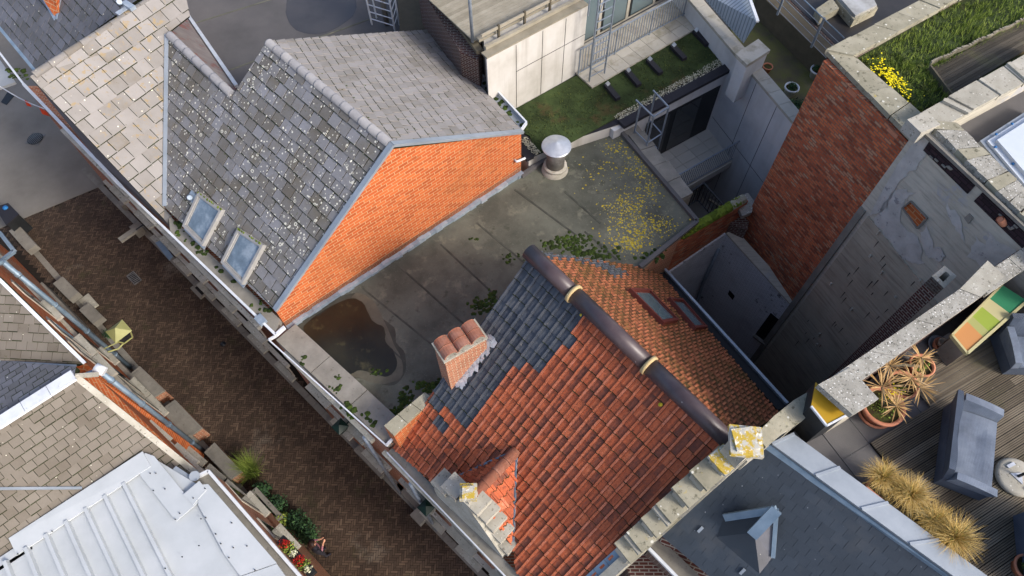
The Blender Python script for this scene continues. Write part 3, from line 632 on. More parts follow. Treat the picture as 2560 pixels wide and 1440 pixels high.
one('roof_edge', m['bitumen_dark'], lambda b: [b.bar(A(*p, 6.26), A(*q, 6.26), .12, .12) for p, q in (((1743, 553), (1527, 300)), ((1527, 300), (1427, 357)), ((1427, 357), (1303, 440)), ((1743, 553), (1600, 668)))], H2)
def poly_blob(px, z, k=.12, n=4):
    pts = [A(x, y, z) for x, y in px]; out = []
    for i in range(len(pts)):
        p0, p1, p2, p3 = pts[i - 1], pts[i], pts[(i + 1) % len(pts)], pts[(i + 2) % len(pts)]
        for j in range(n):
            t = j / n; q = 0.5 * ((2 * p1) + (p2 - p0) * t + (2 * p0 - 5 * p1 + 4 * p2 - p3) * t * t + (3 * p1 - p0 - 3 * p2 + p3) * t ** 3)
            out.append(Vector((q.x + random.uniform(-.012, .012), q.y + random.uniform(-.012, .012), z)))
    return out
struct(one('silt', m['silt'], lambda b: (b.face(poly_blob([(880, 740), (925, 745), (955, 790), (985, 860), (1005, 905), (1000, 945), (950, 960), (900, 945), (850, 925), (870, 850)], 6.2045))), H2), 'stuff')
struct(one('damp_patch', m['damp'], lambda b: b.face(poly_blob([(738, 822), (800, 765), (870, 735), (918, 742), (948, 790), (985, 818), (990, 855), (1012, 885), (1012, 930), (985, 962), (930, 955), (890, 945), (860, 958), (815, 915), (775, 885), (748, 850)], 6.2035)), H2), 'stuff')
struct(one('puddle', m['puddle'], lambda b: b.face(poly_blob([(760, 815), (810, 775), (870, 748), (905, 755), (930, 800), (960, 820), (965, 855), (985, 880), (992, 915), (970, 940), (935, 935), (900, 925), (870, 935), (838, 905), (800, 870), (770, 840)], 6.209))), 'structure')
def frmoss(b):
    U3 = Vector((0, 0, 1)); L = []
    for cxm, cym, rx, ry, n in [(1400, 610, 45, 14, 60), (1440, 600, 40, 12, 45), (1470, 630, 50, 14, 60), (1500, 640, 30, 10, 30), (1630, 640, 35, 14, 30), (1200, 760, 26, 14, 40), (1235, 745, 18, 20, 30), (1080, 965, 30, 14, 45), (1020, 1000, 22, 22, 50), (1000, 1030, 16, 16, 30), (1185, 600, 10, 5, 4), (1280, 645, 24, 8, 14), (845, 950, 10, 20, 6), (868, 1015, 10, 12, 18), (880, 1030, 10, 10, 14), (755, 900, 12, 10, 5), (835, 975, 14, 10, 8), (940, 930, 20, 8, 10), (920, 1040, 20, 20, 8)]:
        for _ in range(n):
            x = random.gauss(cxm, rx * .6); y = random.gauss(cym, ry * .6); z = 6.205
            if inpoly(x, y, [(680, 850), (740, 830), (1010, 1080), (970, 1115)]): z = 6.385
            L.append((A(x, y, z), U3))
    blobs(b, L, .025, .085, .45)
struct(one('moss', m['moss'], frmoss, H2), 'stuff')
def frl(b, k):
    U3 = Vector((0, 0, 1)); L = []
    C_ = [(1590, 575, 60, 55, 330), (1560, 520, 55, 45, 200), (1620, 470, 35, 45, 110), (1590, 410, 40, 35, 100), (1540, 370, 40, 25, 70), (1500, 430, 60, 40, 50), (1570, 610, 40, 18, 120), (1660, 560, 35, 25, 70)]
    for cxm, cym, rx, ry, n in C_:
        for _ in range(int(n * k[0])):
            x = random.gauss(cxm, rx * .55); y = random.gauss(cym, ry * .55)
            if inpoly(x, y, [(1527, 305), (1738, 553), (1600, 662), (1500, 640), (1400, 560), (1330, 440), (1430, 365)]): L.append((A(x, y, 6.203), U3))
    blobs(b, L, k[1], k[2], .06)
struct(one('lichen', m['lichen_y'], lambda b: frl(b, (.9, .012, .04)), H2), 'stuff')
struct(one('lichen', m['lichen_g'], lambda b: frl(b, (1.1, .008, .022)), H2), 'stuff')
# round metal vent on the flat roof
V0 = A(1387, 424, 6.2)
VT = thing('roof_vent', 'round steel vent with conical silver cap on flat roof', 'vent', V0)
one('pipe', m['steel_pipe'], lambda b: b.lathe(V0, [(.0, 0), (.27, 0), (.27, 1.0), (0, 1.0)], 28), VT)
one('collar', m['pale_tile'], lambda b: (b.lathe(V0, [(.4, 0), (.37, .1), (.3, .14), (.27, .14)], 28), b.lathe(V0 + Vector((0, 0, .16)), [(.27, 0), (.35, .02), (.35, .06), (.27, .08)], 28)), VT)
one('cap', m['alu'], lambda b: b.lathe(V0 + Vector((0, 0, 1.03)), [(.0, -.03), (.41, -.03), (.43, .0), (.41, .02), (0.0, .18)], 32, smooth=False), VT)

# =================================================================== TILE HOUSE
TF = Pl(A(1335, 640, 10.4), A(1830, 1110, 10.4), A(985, 1120, 6.1)); TR = Pl(A(1335, 640, 10.4), A(1830, 1110, 10.4), A(1650, 700, 5.8))
tdir = (A(1830, 1110, 10.4) - A(1335, 640, 10.4)).normalized()
H3 = thing('tiled_house', 'red pantile house with patched black tiles and brown glazed ridge', 'house', Z(A(1500, 1100, 7), 0))
DK = [(1300, 600), (1330, 640), (1462, 775), (1430, 850), (1345, 930), (1285, 900), (1240, 960), (1215, 1010), (1180, 1070), (1080, 1000), (1085, 960), (1190, 810)]
def tcol(c):
    x, y = proj(c)
    if inpoly(x, y, DK) or (1095 < x < 1120 and 1048 < y < 1072): return 1, random.random()
    if (x - 1415) ** 2 + (y - 1188) ** 2 < 130: return 2, .5
    return 0, random.random()
pan = [(0, .026), (.03, .032), (.27, .032), (.33, .0), (.55, .003), (.78, .0), (1, 0)]
TE = TF(1290, 1440); 
tpoly = [TF(1318, 645), TF(1822, 1118), TF(1470, 1455), TF(1410, 1560), TF(985, 1119)]
tw = lambda *px: [TF(*p) for p in px]
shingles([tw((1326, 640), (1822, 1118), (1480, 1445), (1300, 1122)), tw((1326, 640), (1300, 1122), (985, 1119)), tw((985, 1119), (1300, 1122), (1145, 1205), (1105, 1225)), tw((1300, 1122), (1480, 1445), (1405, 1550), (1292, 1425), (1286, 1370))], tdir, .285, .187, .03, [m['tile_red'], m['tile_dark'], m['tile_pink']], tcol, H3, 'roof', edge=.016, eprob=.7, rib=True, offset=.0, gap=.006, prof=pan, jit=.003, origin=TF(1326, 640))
def rcol(c):
    x, y = proj(c)
    if inpoly(x, y, [(1340, 632), (1400, 640), (1520, 665), (1570, 690), (1540, 700), (1480, 668), (1400, 652), (1360, 650)]): return 1, random.random()
    return 0, random.random()
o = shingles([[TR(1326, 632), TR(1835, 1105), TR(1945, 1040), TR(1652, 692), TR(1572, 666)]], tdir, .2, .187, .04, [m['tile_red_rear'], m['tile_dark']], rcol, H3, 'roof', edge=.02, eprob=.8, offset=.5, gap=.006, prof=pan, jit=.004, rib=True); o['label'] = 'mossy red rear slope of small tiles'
def ridge(b):
    a = A(1322, 628, 10.52); c = A(1838, 1118, 10.52); seg = [(0, .245), (.247, .617), (.622, 1)]
    for s, e in seg: b.tube([lerp(a, c, s), lerp(a, c, e)], [.175, .16], 20)
rg = one('ridge', m['ridge_glaze'], ridge, H3)
def col_(t): 
    a = A(1322, 628, 10.52); c = A(1838, 1118, 10.52)
    return lambda b: b.tube([lerp(a, c, t - .007), lerp(a, c, t + .007)], .205, 20)
for t in (.246, .62): one('collar', m['collar'], col_(t), H3)
def tbody(b):
    pts = [Z(TF(988, 1119), 5.9), Z(TF(1420, 1550), 5.9), Z(TR(1950, 1045), 5.7), Z(TR(1655, 695), 5.6), Z(TR(1574, 668), 5.9)]
    b.prism(pts, 0)
    a = TF(988, 1119); c = Z(A(1324, 640, 10.4), 10.3); d = TR(1574, 668); 
    b.slab([Z(a, a.z - .1), c, Z(d, d.z - .1), Z(d, 5.9), Z(a, 5.9)], tdir * .2)
one('wall', m['brick_old'], tbody, H3)
def tgut(b):
    a = TF(978, 1124) - Vector((0, 0, .02)); c = TF(1292, 1450) - Vector((0, 0, .05))
    b.bar(a, c, .22, .1, mi=0); b.bar(a - UP_ * .12 + Vector((0, 0, .05)), c - UP_ * .12 + Vector((0, 0, .05)), .03, .1, mi=1)
one('gutter', [m['concrete'], m['white']], tgut, H3)
def rgut(b):
    a = TR(1646, 688) - Vector((0, 0, .1)); c = TR(1950, 1030) - Vector((0, 0, .1)); out = Vector((-tdir.y, tdir.x, 0)); out = out if out.x > 0 else -out
    b.bar(a + out * .14, c + out * .14, .26, .12, mi=0); b.bar(a + out * .28 + Vector((0, 0, .06)), c + out * .28 + Vector((0, 0, .06)), .07, .14, mi=1)
one('gutter', [m['dark'], m['zinc']], rgut, H3)
for O in ([(1567, 729), (1617, 731), (1691, 808), (1652, 816)], [(1666, 751), (1701, 755), (1762, 825), (1732, 828)]):
    skylight(H3, TR, O, None, m['frame_red'], m['glass'], h=.12, lift=.05)
struct(one('lichen', m['lichen_y'], lambda b: blobs(b, [(TR(1500, 757, .05), TR.n), (TR(1478, 718, .05), TR.n), (TF(1648, 966, .05), TF.n), (TF(1452, 787, .05), TF.n), (TF(1650, 1012, .05), TF.n)], .03, .05, .3), H3), 'stuff')
# chimney
cz = 9.35; C4 = [A(1088, 862, cz), A(1112, 905, cz), A(1228, 838, cz), A(1190, 800, cz)]
def mkch():
    CHM = thing('chimney', 'brick chimney capped with three pairs of half round clay tiles', 'chimney', Z(C4[0], 7.0))
    e1 = (C4[2] - C4[1]); L = .98; d1 = e1.normalized(); d2 = Vector((-d1.y, d1.x, 0)); d2 = d2 if d2.y > 0 else -d2; w = .46; o0 = C4[1]
    Q = [o0, o0 + d1 * L, o0 + d1 * L + d2 * w, o0 + d2 * w]
    one('stack', m['brick_old'], lambda b: b.prism(Q, 6.2), CHM)
    one('slab', m['stone'], lambda b: b.slab([Q[0] - (d1 + d2) * .03 + Vector((0, 0, .05)), Q[1] + (d1 - d2) * .03 + Vector((0, 0, .05)), Q[2] + (d1 + d2) * .03 + Vector((0, 0, .05)), Q[3] + (d2 - d1) * .03 + Vector((0, 0, .05))], (0, 0, -.06)), CHM)
    for i in range(3):
        for j in range(2):
            def cap(b):
                c0 = o0 + d1 * (L * (i + .5) / 3) + d2 * (w * (.02 + .5 * j)) + Vector((0, 0, .05)); r = L / 6 * .98; n = 8; rv = random.random()
                for k in range(n):
                    t0 = math.pi * k / n; t1 = math.pi * (k + 1) / n
                    for rr, s_ in ((r, 1), (r - .025, -1)):
                        pts = [c0 + d1 * rr * math.cos(t0) + Vector((0, 0, rr * math.sin(t0))), c0 + d1 * rr * math.cos(t1) + Vector((0, 0, rr * math.sin(t1)))]
                        pts += [pts[1] + d2 * w * .47 + Vector((0, 0, -.02)), pts[0] + d2 * w * .47 + Vector((0, 0, -.02))]
                        b.face(pts, rv)
                    for off in (0, w * .47):
                        q = [c0 + d1 * rr * math.cos(t) + Vector((0, 0, rr * math.sin(t))) + d2 * off for t, rr in ((t0, r), (t1, r), (t1, r - .025), (t0, r - .025))]; b.face(q, rv)
            one('cap_tile', m['terracotta'], cap, CHM)
    def fl(b):
        for k in range(26):
            t = k / 26; x = lerp(Vector((1148, 962, 0)), Vector((1238, 842, 0)), t); p = TF(x.x - 2, x.y, .06)
            for s_ in range(2):
                q = p + tdir * random.uniform(-.06, .08) + TF.n * random.uniform(0, .03); an = random.uniform(-.6, .6); a = (tdir * math.cos(an) + TF.n.cross(tdir) * math.sin(an)) * random.uniform(.05, .09); c = TF.n.cross(a)
                b.face([q - a - c, q + a - c, q + a + c + TF.n * .03, q - a + c], None)
    one('foil_flashing', m['white'], fl, CHM)
mkch()
# parapet piece with mossy coping at the left foot of the tiles
pc = [A(960, 1064, 7.25), A(984, 1088, 7.25), A(1086, 995, 7.25), A(1062, 980, 7.25)]
PW = thing('parapet_wall', 'short mossy coped brick wall between flat roof and red tiles', 'wall', Z(pc[0], 6))
one('brickwork', m['brick_orange'], lambda b: b.prism([p - Vector((0, 0, .08)) for p in pc], 5.5), PW)
def pcop(b):
    for i in range(3):
        q = [lerp(pc[0], pc[3], i / 3), lerp(pc[1], pc[2], i / 3), lerp(pc[1], pc[2], (i + .97) / 3), lerp(pc[0], pc[3], (i + .97) / 3)]; b.slab(q, (0, 0, -.09))
one('coping', m['stone_lichen'], pcop, PW, .012)
# dormer with stepped gable
def dormer():
    D = thing('dormer', 'small red tiled dormer with crow stepped stone gable and lichen finial', 'dormer', Z(A(1200, 1240, 7.9), 6))
    rb = TF(1292, 1126, .02); rf = A(1186, 1238, rb.z); vl = TF(1146, 1192, .0); vr = TF(1283, 1372, .0)
    fl_ = Vector((rf.x, rf.y, 0)); 
    dcol = lambda c: (0, random.random())
    dd = (rf - rb).normalized()
    for tri in ([rb, vl, rf + (vl - rf) * .02], [rb, rf, vr]):
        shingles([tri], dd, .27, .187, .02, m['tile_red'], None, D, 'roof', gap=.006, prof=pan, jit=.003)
    one('ridge_tiles', m['terracotta'], lambda b: rt(b, rf + Vector((0, 0, .02)), rb + Vector((0, 0, .0)), 4, .12), D)
    one('valley_lead', m['zinc_blue'], lambda b: ([b.bar(lerp(rb, vl, k / 8) + TF.n * .05 + UD * random.uniform(-.01, .02), lerp(rb, vl, (k + 1) / 8) + TF.n * .05, .09, .03, TF.n) for k in range(8)], [b.bar(lerp(rb, vr, k / 10) + TF.n * .05, lerp(rb, vr, (k + 1) / 10) + TF.n * .05 + UD * random.uniform(-.01, .02), .09, .03, TF.n) for k in range(10)]), D)
    # gable wall and steps: blocks descending both sides of the peak
    def gw(b):
        e0 = A(1105, 1200, 6.9); e1 = A(1275, 1368, 6.6); p = Z(rf, 8.0)
        b.slab([Z(e0, 6.2), Z(e1, 6.2), Z(e1, 6.6), Z(lerp(e1, p, .4), 7.2), p, Z(lerp(e0, p, .5), 7.3), Z(e0, 6.9)], -UP_ * .25)
    one('gable_wall', m['stone'], gw, D)
    for (x, y, z, s) in [(1112, 1207, 7.2, .16), (1138, 1218, 7.55, .16), (1192, 1252, 7.95, .17), (1214, 1272, 7.65, .17), (1232, 1295, 7.35, .17), (1250, 1322, 7.05, .17), (1268, 1352, 6.75, .16)]:
        one('step_stone', m['stone'], lambda b: b.box(A(x, y, z), UD * (s + .05), UP_ * .21, Vector((0, 0, .12)), None), D, .012)
    one('finial_block', m['stone_yellow'], lambda b: (b.box(A(1171, 1231, 8.35), _Xh * .17, _Yh * .17, Vector((0, 0, .04))), b.box(A(1171, 1231, 8.42), _Xh * .12, _Yh * .12, Vector((0, 0, .04)))), D, .01)
    one('finial_pedestal', m['stone'], lambda b: b.box(A(1172, 1236, 8.15), UD * .13, UP_ * .13, Vector((0, 0, .22))), D, .01)
_Xh = Vector((1, 0.02, 0)).normalized(); _Yh = Vector((-.02, 1, 0)).normalized()
dormer()

# =================================================================== MODERN BLOCK WITH GREEN ROOF
G_ = 6.6
def px3(L, z): return [A(x, y, z) for x, y in L]
H4 = thing('modern_building', 'pale panelled modern block with sedum green roof, patio and glazed storey', 'building', Z(A(1500, 250, G_), 0))
one('roof_slab', m['rubber'], lambda b: b.prism(px3([(1230, 300), (1452, 178), (1700, 40), (1850, 166), (1562, 312), (1525, 322), (1440, 372), (1330, 432)], G_), 4.0, mside=1), H4) if False else None
def gslab(b): b.prism(px3([(1230, 300), (1290, 268), (1700, 40), (1850, 160), (1565, 306), (1528, 318), (1424, 352), (1322, 398)], G_ - .02), 4.05, mi=0, mside=1)
one('roof_slab', [m['rubber'], m['panel']], gslab, H4)
sed = px3([(1240, 298), (1290, 271), (1700, 48), (1818, 150), (1530, 300), (1415, 362), (1340, 385), (1325, 340)], G_ + .03)
def sedum(b):
    b.face(sed); 
sx = MB(); sx.slab(sed, (0, 0, -.04)); sx.build('sedum_bed', m['sedum'], H4)
SED_PX = [(1300, 280), (1455, 195), (1485, 222), (1700, 95), (1745, 60), (1815, 145), (1530, 292), (1420, 350), (1345, 378), (1315, 330)]
def seds(b):
    for _ in range(9000):
        x = random.uniform(1290, 1830); y = random.uniform(60, 385)
        if not inpoly(x, y, SED_PX): continue
        p = A(x, y, G_ + .03); t = mnoise.noise(Vector((x * .012, y * .02, 0)))
        if t > .35 and random.random() < .8: continue
        d = Vector((random.gauss(0, 1), random.gauss(0, 1), 0)).normalized() * random.uniform(.02, .045); s = Vector((-d.y, d.x, 0)) * .45; z = Vector((0, 0, random.uniform(.01, .05)))
        b.face([p - s * .3, p + d * .5 + s + z, p + d + z * .8, p + d * .5 - s + z], random.random())
struct(one('sedum', m['green'], seds, H4), 'stuff')
def grav(b):
    for (a, c, w, n) in ((A(1545, 300, G_ + .04), A(1820, 148, G_ + .04), .2, 1500), (A(1308, 345, G_ + .04), A(1345, 385, G_ + .04), .12, 240)):
        pr = (c - a).normalized(); pp = Vector((-pr.y, pr.x, 0))
        for _ in range(n):
            p = lerp(a, c, random.random()) + pp * random.uniform(-w, w); r = random.uniform(.012, .026); t = random.random() * 6
            q = [p + Vector((math.cos(t + k * 1.57) * r, math.sin(t + k * 1.57) * r * random.uniform(.6, 1), random.uniform(0, .01))) for k in range(4)]; b.face(q, random.random()); 
struct(one('gravel', m['gravel'], grav, H4), 'stuff')
one('roof_kerb', m['rubber'], lambda b: b.bar(A(1553, 312, G_ + .05), A(1842, 158, G_ + .05), .3, .12), H4)
one('roof_kerb', m['rubber'], lambda b: b.bar(A(1304, 372, G_ + .03), A(1326, 398, G_ + .03), .25, .1), H4)
# tall panelled wall with timber-edged terrace above
Kz = 9.05
k0, k1, k2 = A(1203, 135, Kz), A(1295, 92, Kz), A(1475, -5, Kz)
f0 = A(1291, 270, G_); f1 = A(1452, 179, G_); wd = (f1 - f0).normalized(); wnm = Vector((wd.y, -wd.x, 0)); wnm = wnm if wnm.y < 0 else -wnm
wl = Z(f0, 0) + wd * (k0 - f0).dot(wd); 
H5 = thing('panel_wall_block', 'taller pale concrete panel block with timber roof deck and balustrade', 'building', Z(f0, 0))
E5 = f1 + wd * .02
one('wall', m['panel'], lambda b: b.prism([Z(wl, Kz), Z(E5, Kz), Z(E5, Kz) - wnm * 9, A(1190, -160, Kz), A(1196, 20, Kz)], 0), H5)
def joints(b):
    for d_ in (0, .95, 1.9 - .1): 
        p = f0 + wd * d_ + wnm * .003; b.bar(Z(p, G_), Z(p, Kz - .05), .012, .012, wnm)
    for za in (8.05,): b.bar(Z(f0 + wd * .0, za) + wnm * .003, Z(E5, za) + wnm * .003, .012, .012)
one('panel_joint', m['iron'], joints, H5)
one('coping', m['wood_grey'], lambda b: b.bar(Z(wl, Kz + .03) - wnm * .12, Z(E5, Kz + .03) - wnm * .12, .26, .05), H5)
def rails5():
    for off, zz, w, h in ((.28, .12, .10, .10), (.42, .42, .04, .09), (.62, .16, .16, .08)):
        one('timber_rail', m['wood_grey'], lambda b: b.bar(Z(wl + wd * .15, Kz + zz) - wnm * off, Z(E5 - wd * .1, Kz + zz) - wnm * off, w, h), H5)
    for t in (.2, .45, .7, .95): one('post', m['wood_old'], lambda b: b.bar(Z(lerp(wl, E5, t), Kz) - wnm * .42, Z(lerp(wl, E5, t), Kz + .5) - wnm * .42, .06, .06, wnm), H5)
rails5()
def dk(b):
    for i in range(30):
        y0 = .75 + i * .125; b.slab([Z(wl, Kz + .06) + wd * .1 - wnm * y0, Z(E5, Kz + .06) - wnm * y0, Z(E5, Kz + .06) - wnm * (y0 + .117), Z(wl, Kz + .06) + wd * .1 - wnm * (y0 + .117)], (0, 0, -.04), random.random())
one('deck_boards', m['wood_grey'], dk, H5)
one('tall_pole', m['galv'], lambda b: b.tube([Z(wl, Kz) + wd * .1 - wnm * .8, Z(wl, Kz + 2.5) + wd * .1 - wnm * .8], .045, 10), H5)
# recessed glazed storey right of the panel wall
one('glazed_facade', [m['pale_tile'], m['glass_dark']], lambda b: (b.slab([Z(E5, G_) - wnm * .95, Z(E5 + wd * 5.5, G_) - wnm * .95, Z(E5 + wd * 5.5, Kz) - wnm * .95, Z(E5, Kz) - wnm * .95], -wnm * .3, mi=0)), H5)
for d_ in (.35, 1.6, 2.85, 4.1):
    fr = one('window', m['iron'], lambda b: b.slab([Z(E5 + wd * d_, G_ + .1) - wnm * .93, Z(E5 + wd * (d_ + 1.1), G_ + .1) - wnm * .93, Z(E5 + wd * (d_ + 1.1), G_ + 2.1) - wnm * .93, Z(E5 + wd * d_, G_ + 2.1) - wnm * .93], -wnm * .05), H5)
    one('pane', m['glass'], lambda b: b.slab([Z(E5 + wd * (d_ + .06), G_ + .16) - wnm * .91, Z(E5 + wd * (d_ + 1.04), G_ + .16) - wnm * .91, Z(E5 + wd * (d_ + 1.04), G_ + 2.04) - wnm * .91, Z(E5 + wd * (d_ + .06), G_ + 2.04) - wnm * .91], -wnm * .02), fr)
# paved walkway, tiles
wk0 = A(1480, 218, G_ + .1); wk1 = A(1757, 62, G_ + .1); wkd = (wk1 - wk0).normalized(); wkn = Vector((-wkd.y, wkd.x, 0)); wkn = wkn if wkn.y > 0 else -wkn
wkL = (wk1 - wk0).length
def walk(b):
    n = 9
    for i in range(n):
        for j in range(4):
            p = wk0 + wkd * (wkL * i / n) + wkn * j * .42; q = p + wkd * (wkL / n - .012); b.slab([p, q, q + wkn * .408, p + wkn * .408], (0, 0, -.06), random.random())
one('walkway_slabs', m['pale_tile'], walk, H4)
RL = thing('railing', 'long grey steel balustrade along the paved walkway above the sedum roof', 'railing', wk0 + wkn * .62)
railing(RL, wk0 + wkn * .68 - wkd * .0, wk1 + wkn * .72, 1.0, .115, m['galv'], 4)
# black ballast bars on the sedum
for i, (x0, y0, x1, y1) in enumerate([(1515, 212, 1545, 248), (1567, 178, 1598, 214), (1620, 150, 1652, 184), (1680, 115, 1712, 148), (1736, 78, 1770, 113)]):
    a, c = A(x0, y0, G_ + .1), A(x1, y1, G_ + .1); d = c - a; t = thing('ballast_bar', ['dark rubber bar beside the steel ladder foot, nearest to the chimney vent', 'second dark rubber bar on sedum counting from the ladder', 'middle one of the five dark rubber bars across the sedum', 'dark rubber bar second from the white wall on the sedum', 'dark rubber bar nearest the white parapet wall'][i], 'bar', Z(a, G_), 'black bars across the green roof')
    one('bar', m['rubber'], lambda b: b.bar(a, c, .17, .12), t, .012)
    one('bracket', m['alu'], lambda b: b.box(a + d.normalized() * .06 + Vector((0, 0, .07)), d.normalized() * .07, d.normalized().orthogonal() * .06, Vector((0, 0, .012))), t, .006)
# steel ladder on the walkway
LD = thing('ladder', 'grey steel cat ladder standing on walkway in front of the glazed storey', 'ladder', A(1490, 195, G_))
l0, l1 = A(1473, 203, G_ + .15), A(1511, 183, G_ + .15); up = Vector((0, 0, 3.6))
for p in (l0, l1): one('rail', m['galv'], lambda b: b.bar(p, p + up, .05, .03, wd), LD)
for i in range(12): one('rung', m['galv'], lambda b: b.bar(l0 + up * ((i + .6) / 12.5), l1 + up * ((i + .6) / 12.5), .025, .025), LD)
for s_ in (0, 1):
    b0 = (l0, l1)[s_]; one('cage_bar', m['galv'], lambda b: b.bar(b0 + Vector((0, 0, 2.2)) - wnm * .35, b0 + up - wnm * .35, .03, .03, wd), LD)
one('cage_brace', m['galv'], lambda b: b.bar(l0 + Vector((0, 0, 2.2)), l1 + Vector((0, 0, 2.7)) - wnm * .35, .03, .02), LD)
# patio below, glazing, railing
PZ = 4.0
pa, pb = A(1575, 305, G_), A(1832, 172, G_); pdir = (pb - pa).normalized(); pn = Vector((pdir.y, -pdir.x, 0)); pn = pn if pn.y < 0 else -pn
HP = thing('patio', 'pale tiled upper patio with sliding glass front, between two side walls', 'patio', Z(pa, PZ))
one('back_wall', m['panel_white'], lambda b: b.slab([Z(pa - pdir * .6, 1.0), Z(pb + pdir * .1, 1.0), Z(pb + pdir * .1, G_ - .05), Z(pa - pdir * .6, G_ - .05)], -pn * .2), HP)
gl = one('sliding_door', m['iron'], lambda b: b.slab([Z(pa + pdir * .75, PZ + .05) + pn * .02, Z(pb - pdir * .35, PZ + .05) + pn * .02, Z(pb - pdir * .35, PZ + 2.1) + pn * .02, Z(pa + pdir * .75, PZ + 2.1) + pn * .02], -pn * .06), HP)
for q0, q1 in ((.85, 1.7), (1.95, 3.0)):
    one('pane', m['glass_dark'], lambda b: b.slab([Z(pa + pdir * q0, PZ + .12) + pn * .035, Z(pa + pdir * min(q1, (pb - pa).length - .45), PZ + .12) + pn * .035, Z(pa + pdir * min(q1, (pb - pa).length - .45), PZ + 2.03) + pn * .035, Z(pa + pdir * q0, PZ + 2.03) + pn * .035], -pn * .01), gl)
fl0 = A(1706, 470, PZ); fl1 = A(1862, 372, PZ)
def pfloor(b):
    s0 = (fl0 - Z(pa, PZ)).dot(pn); k = int(s0 / .42) + 1; L = (pb - pa).length + .4
    for i in range(k):
        for j in range(int(L / .6) + 1):
            p = Z(pa, PZ) - pdir * .25 + pdir * j * .6 + pn * (i * s0 / k); q = p + pdir * .59; b.slab([p, q, q + pn * (s0 / k - .012), p + pn * (s0 / k - .012)], (0, 0, -.05), random.random())
    b.slab([Z(pa - pdir * .4, PZ - .055), Z(pb + pdir * .2, PZ - .055), Z(pb + pdir * .2, PZ - .055) + pn * (s0 + .04), Z(pa - pdir * .4, PZ - .055) + pn * (s0 + .04)], (0, 0, -.28), .5)
one('floor_slabs', m['patio'], pfloor, HP)
one('downpipe', m['zinc_blue'], lambda b: b.tube([A(1827, 187, 6.35), A(1783, 315, 4.0)], .07, 10), HP)
RL2 = thing('railing', 'dark grey balustrade at the open edge of the pale tiled patio', 'railing', fl0)
s0 = (fl0 - Z(pa, PZ)).dot(pn); railing(RL2, Z(pa, PZ) + pn * s0 + pdir * .62, Z(pb, PZ) + pn * s0 + pdir * .25, .95, .1, m['galv'], 2)
HG = thing('hatch_guard', 'galvanised square guard frame around roof ladder at patio edge', 'guard frame', A(1630, 290, G_))
h0, h1, h2, h3 = A(1590, 250, 7.5), A(1633, 226, 7.5), A(1672, 268, 7.5), A(1634, 292, 7.5)
for p, q in ((h0, h3), (h1, h2), (h3, h2)): one('top_rail', m['galv'], lambda b: b.bar(p, q, .04, .04), HG)
for p in (lerp(h0, h3, .25), lerp(h1, h2, .15), h3, h2): one('post', m['galv'], lambda b: b.bar(Z(p, 5.6), p, .04, .04, wd), HG)
for z_ in (6.4, 5.7):
    for p, q in ((h3, h2), (lerp(h1, h2, .15), h2), (lerp(h0, h3, .25), h3)): one('rail', m['galv'], lambda b: b.bar(Z(p, z_), Z(q, z_), .03, .03), HG)
# coped wall between flat roof and patio
CW = thing('parapet_wall', 'weathered stone coped wall between bitumen roof and tiled patio', 'wall', Z(A(1640, 400, 6.3), 0))
c0, c1, d0, d1 = A(1540, 300, 6.3), A(1700, 500, 6.3), A(1578, 290, 6.3), A(1735, 482, 6.3)
one('brickwork', m['concrete'], lambda b: b.prism([lerp(c0, d0, .1) - Vector((0, 0, .1)), lerp(c0, d0, .85) - Vector((0, 0, .1)), lerp(c1, d1, .85) - Vector((0, 0, .1)), lerp(c1, d1, .1) - Vector((0, 0, .1))], 0), CW)
for i in range(5):
    j = random.uniform(-.03, .03); one('coping_stone', m['concrete'], lambda b: b.slab([lerp(c0, c1, i / 5) + pdir * j, lerp(d0, d1, i / 5) + pdir * j, lerp(d0, d1, (i + .975) / 5) + pdir * j, lerp(c0, c1, (i + .975) / 5) + pdir * j], (0, 0, -.11)), CW, .015)
# white panelled wall with pale coping
wa, wb = A(1872, 170, 7.4), A(1985, 303, 7.4); wwd = (wb - wa).normalized(); wwn = Vector((-wwd.y, wwd.x, 0)); wwn = wwn if wwn.x > 0 else -wwn
WW = thing('white_wall', 'white panelled court wall with pale stone coping and square capped pier', 'wall', Z(wa, 0))
in0 = Z(wa, 7.3) - wwd * 4.6
one('wall', m['panel_white'], lambda b: b.slab([Z(in0, 0), Z(wb + wwd * 3, 0), Z(wb + wwd * 3, 7.32), Z(in0, 7.32)], wwn * .3), WW)
def wj(b):
    for px0, py0, px1, py1 in ((1887, 218, 1837, 340), (1937, 277, 1853, 463)):
        d = RM @ Vector((px0 - CX, py0 - CY, F_)); t = ((wa - Vector((0, 0, CH))).dot(wwn)) / d.dot(wwn); p = Vector((0, 0, CH)) + d * t
        b.bar(Z(p, 2.0) - wwn * .003, Z(p, 7.25) - wwn * .003, .012, .012, wwn)
    for z_ in (4.6,): b.bar(Z(in0, z_) - wwn * .003, Z(wb, z_) - wwn * .003, .01, .01)
one('panel_joint', m['iron'], wj, WW)
for i in range(-9, 7):
    p = Z(wa, 7.42) + wwd * (i * .52 + .12); one('coping_stone', m['pale_tile'], lambda b: b.slab([p - wwn * .06, p + wwd * .51 - wwn * .06, p + wwd * .51 + wwn * .36, p + wwn * .36], (0, 0, -.09), .6 + random.random() * .4), WW, .008)
one('pier', m['panel_white'], lambda b: b.prism([A(1846, 140, 8.0), A(1897, 107, 8.0), A(1920, 130, 8.0), A(1869, 163, 8.0)], 6.5), WW)
one('pier_cap', m['pale_tile'], lambda b: b.slab(px3([(1839, 134), (1896, 97), (1926, 125), (1868, 162)], 8.1), (0, 0, -.12), 1.0), WW, .01)
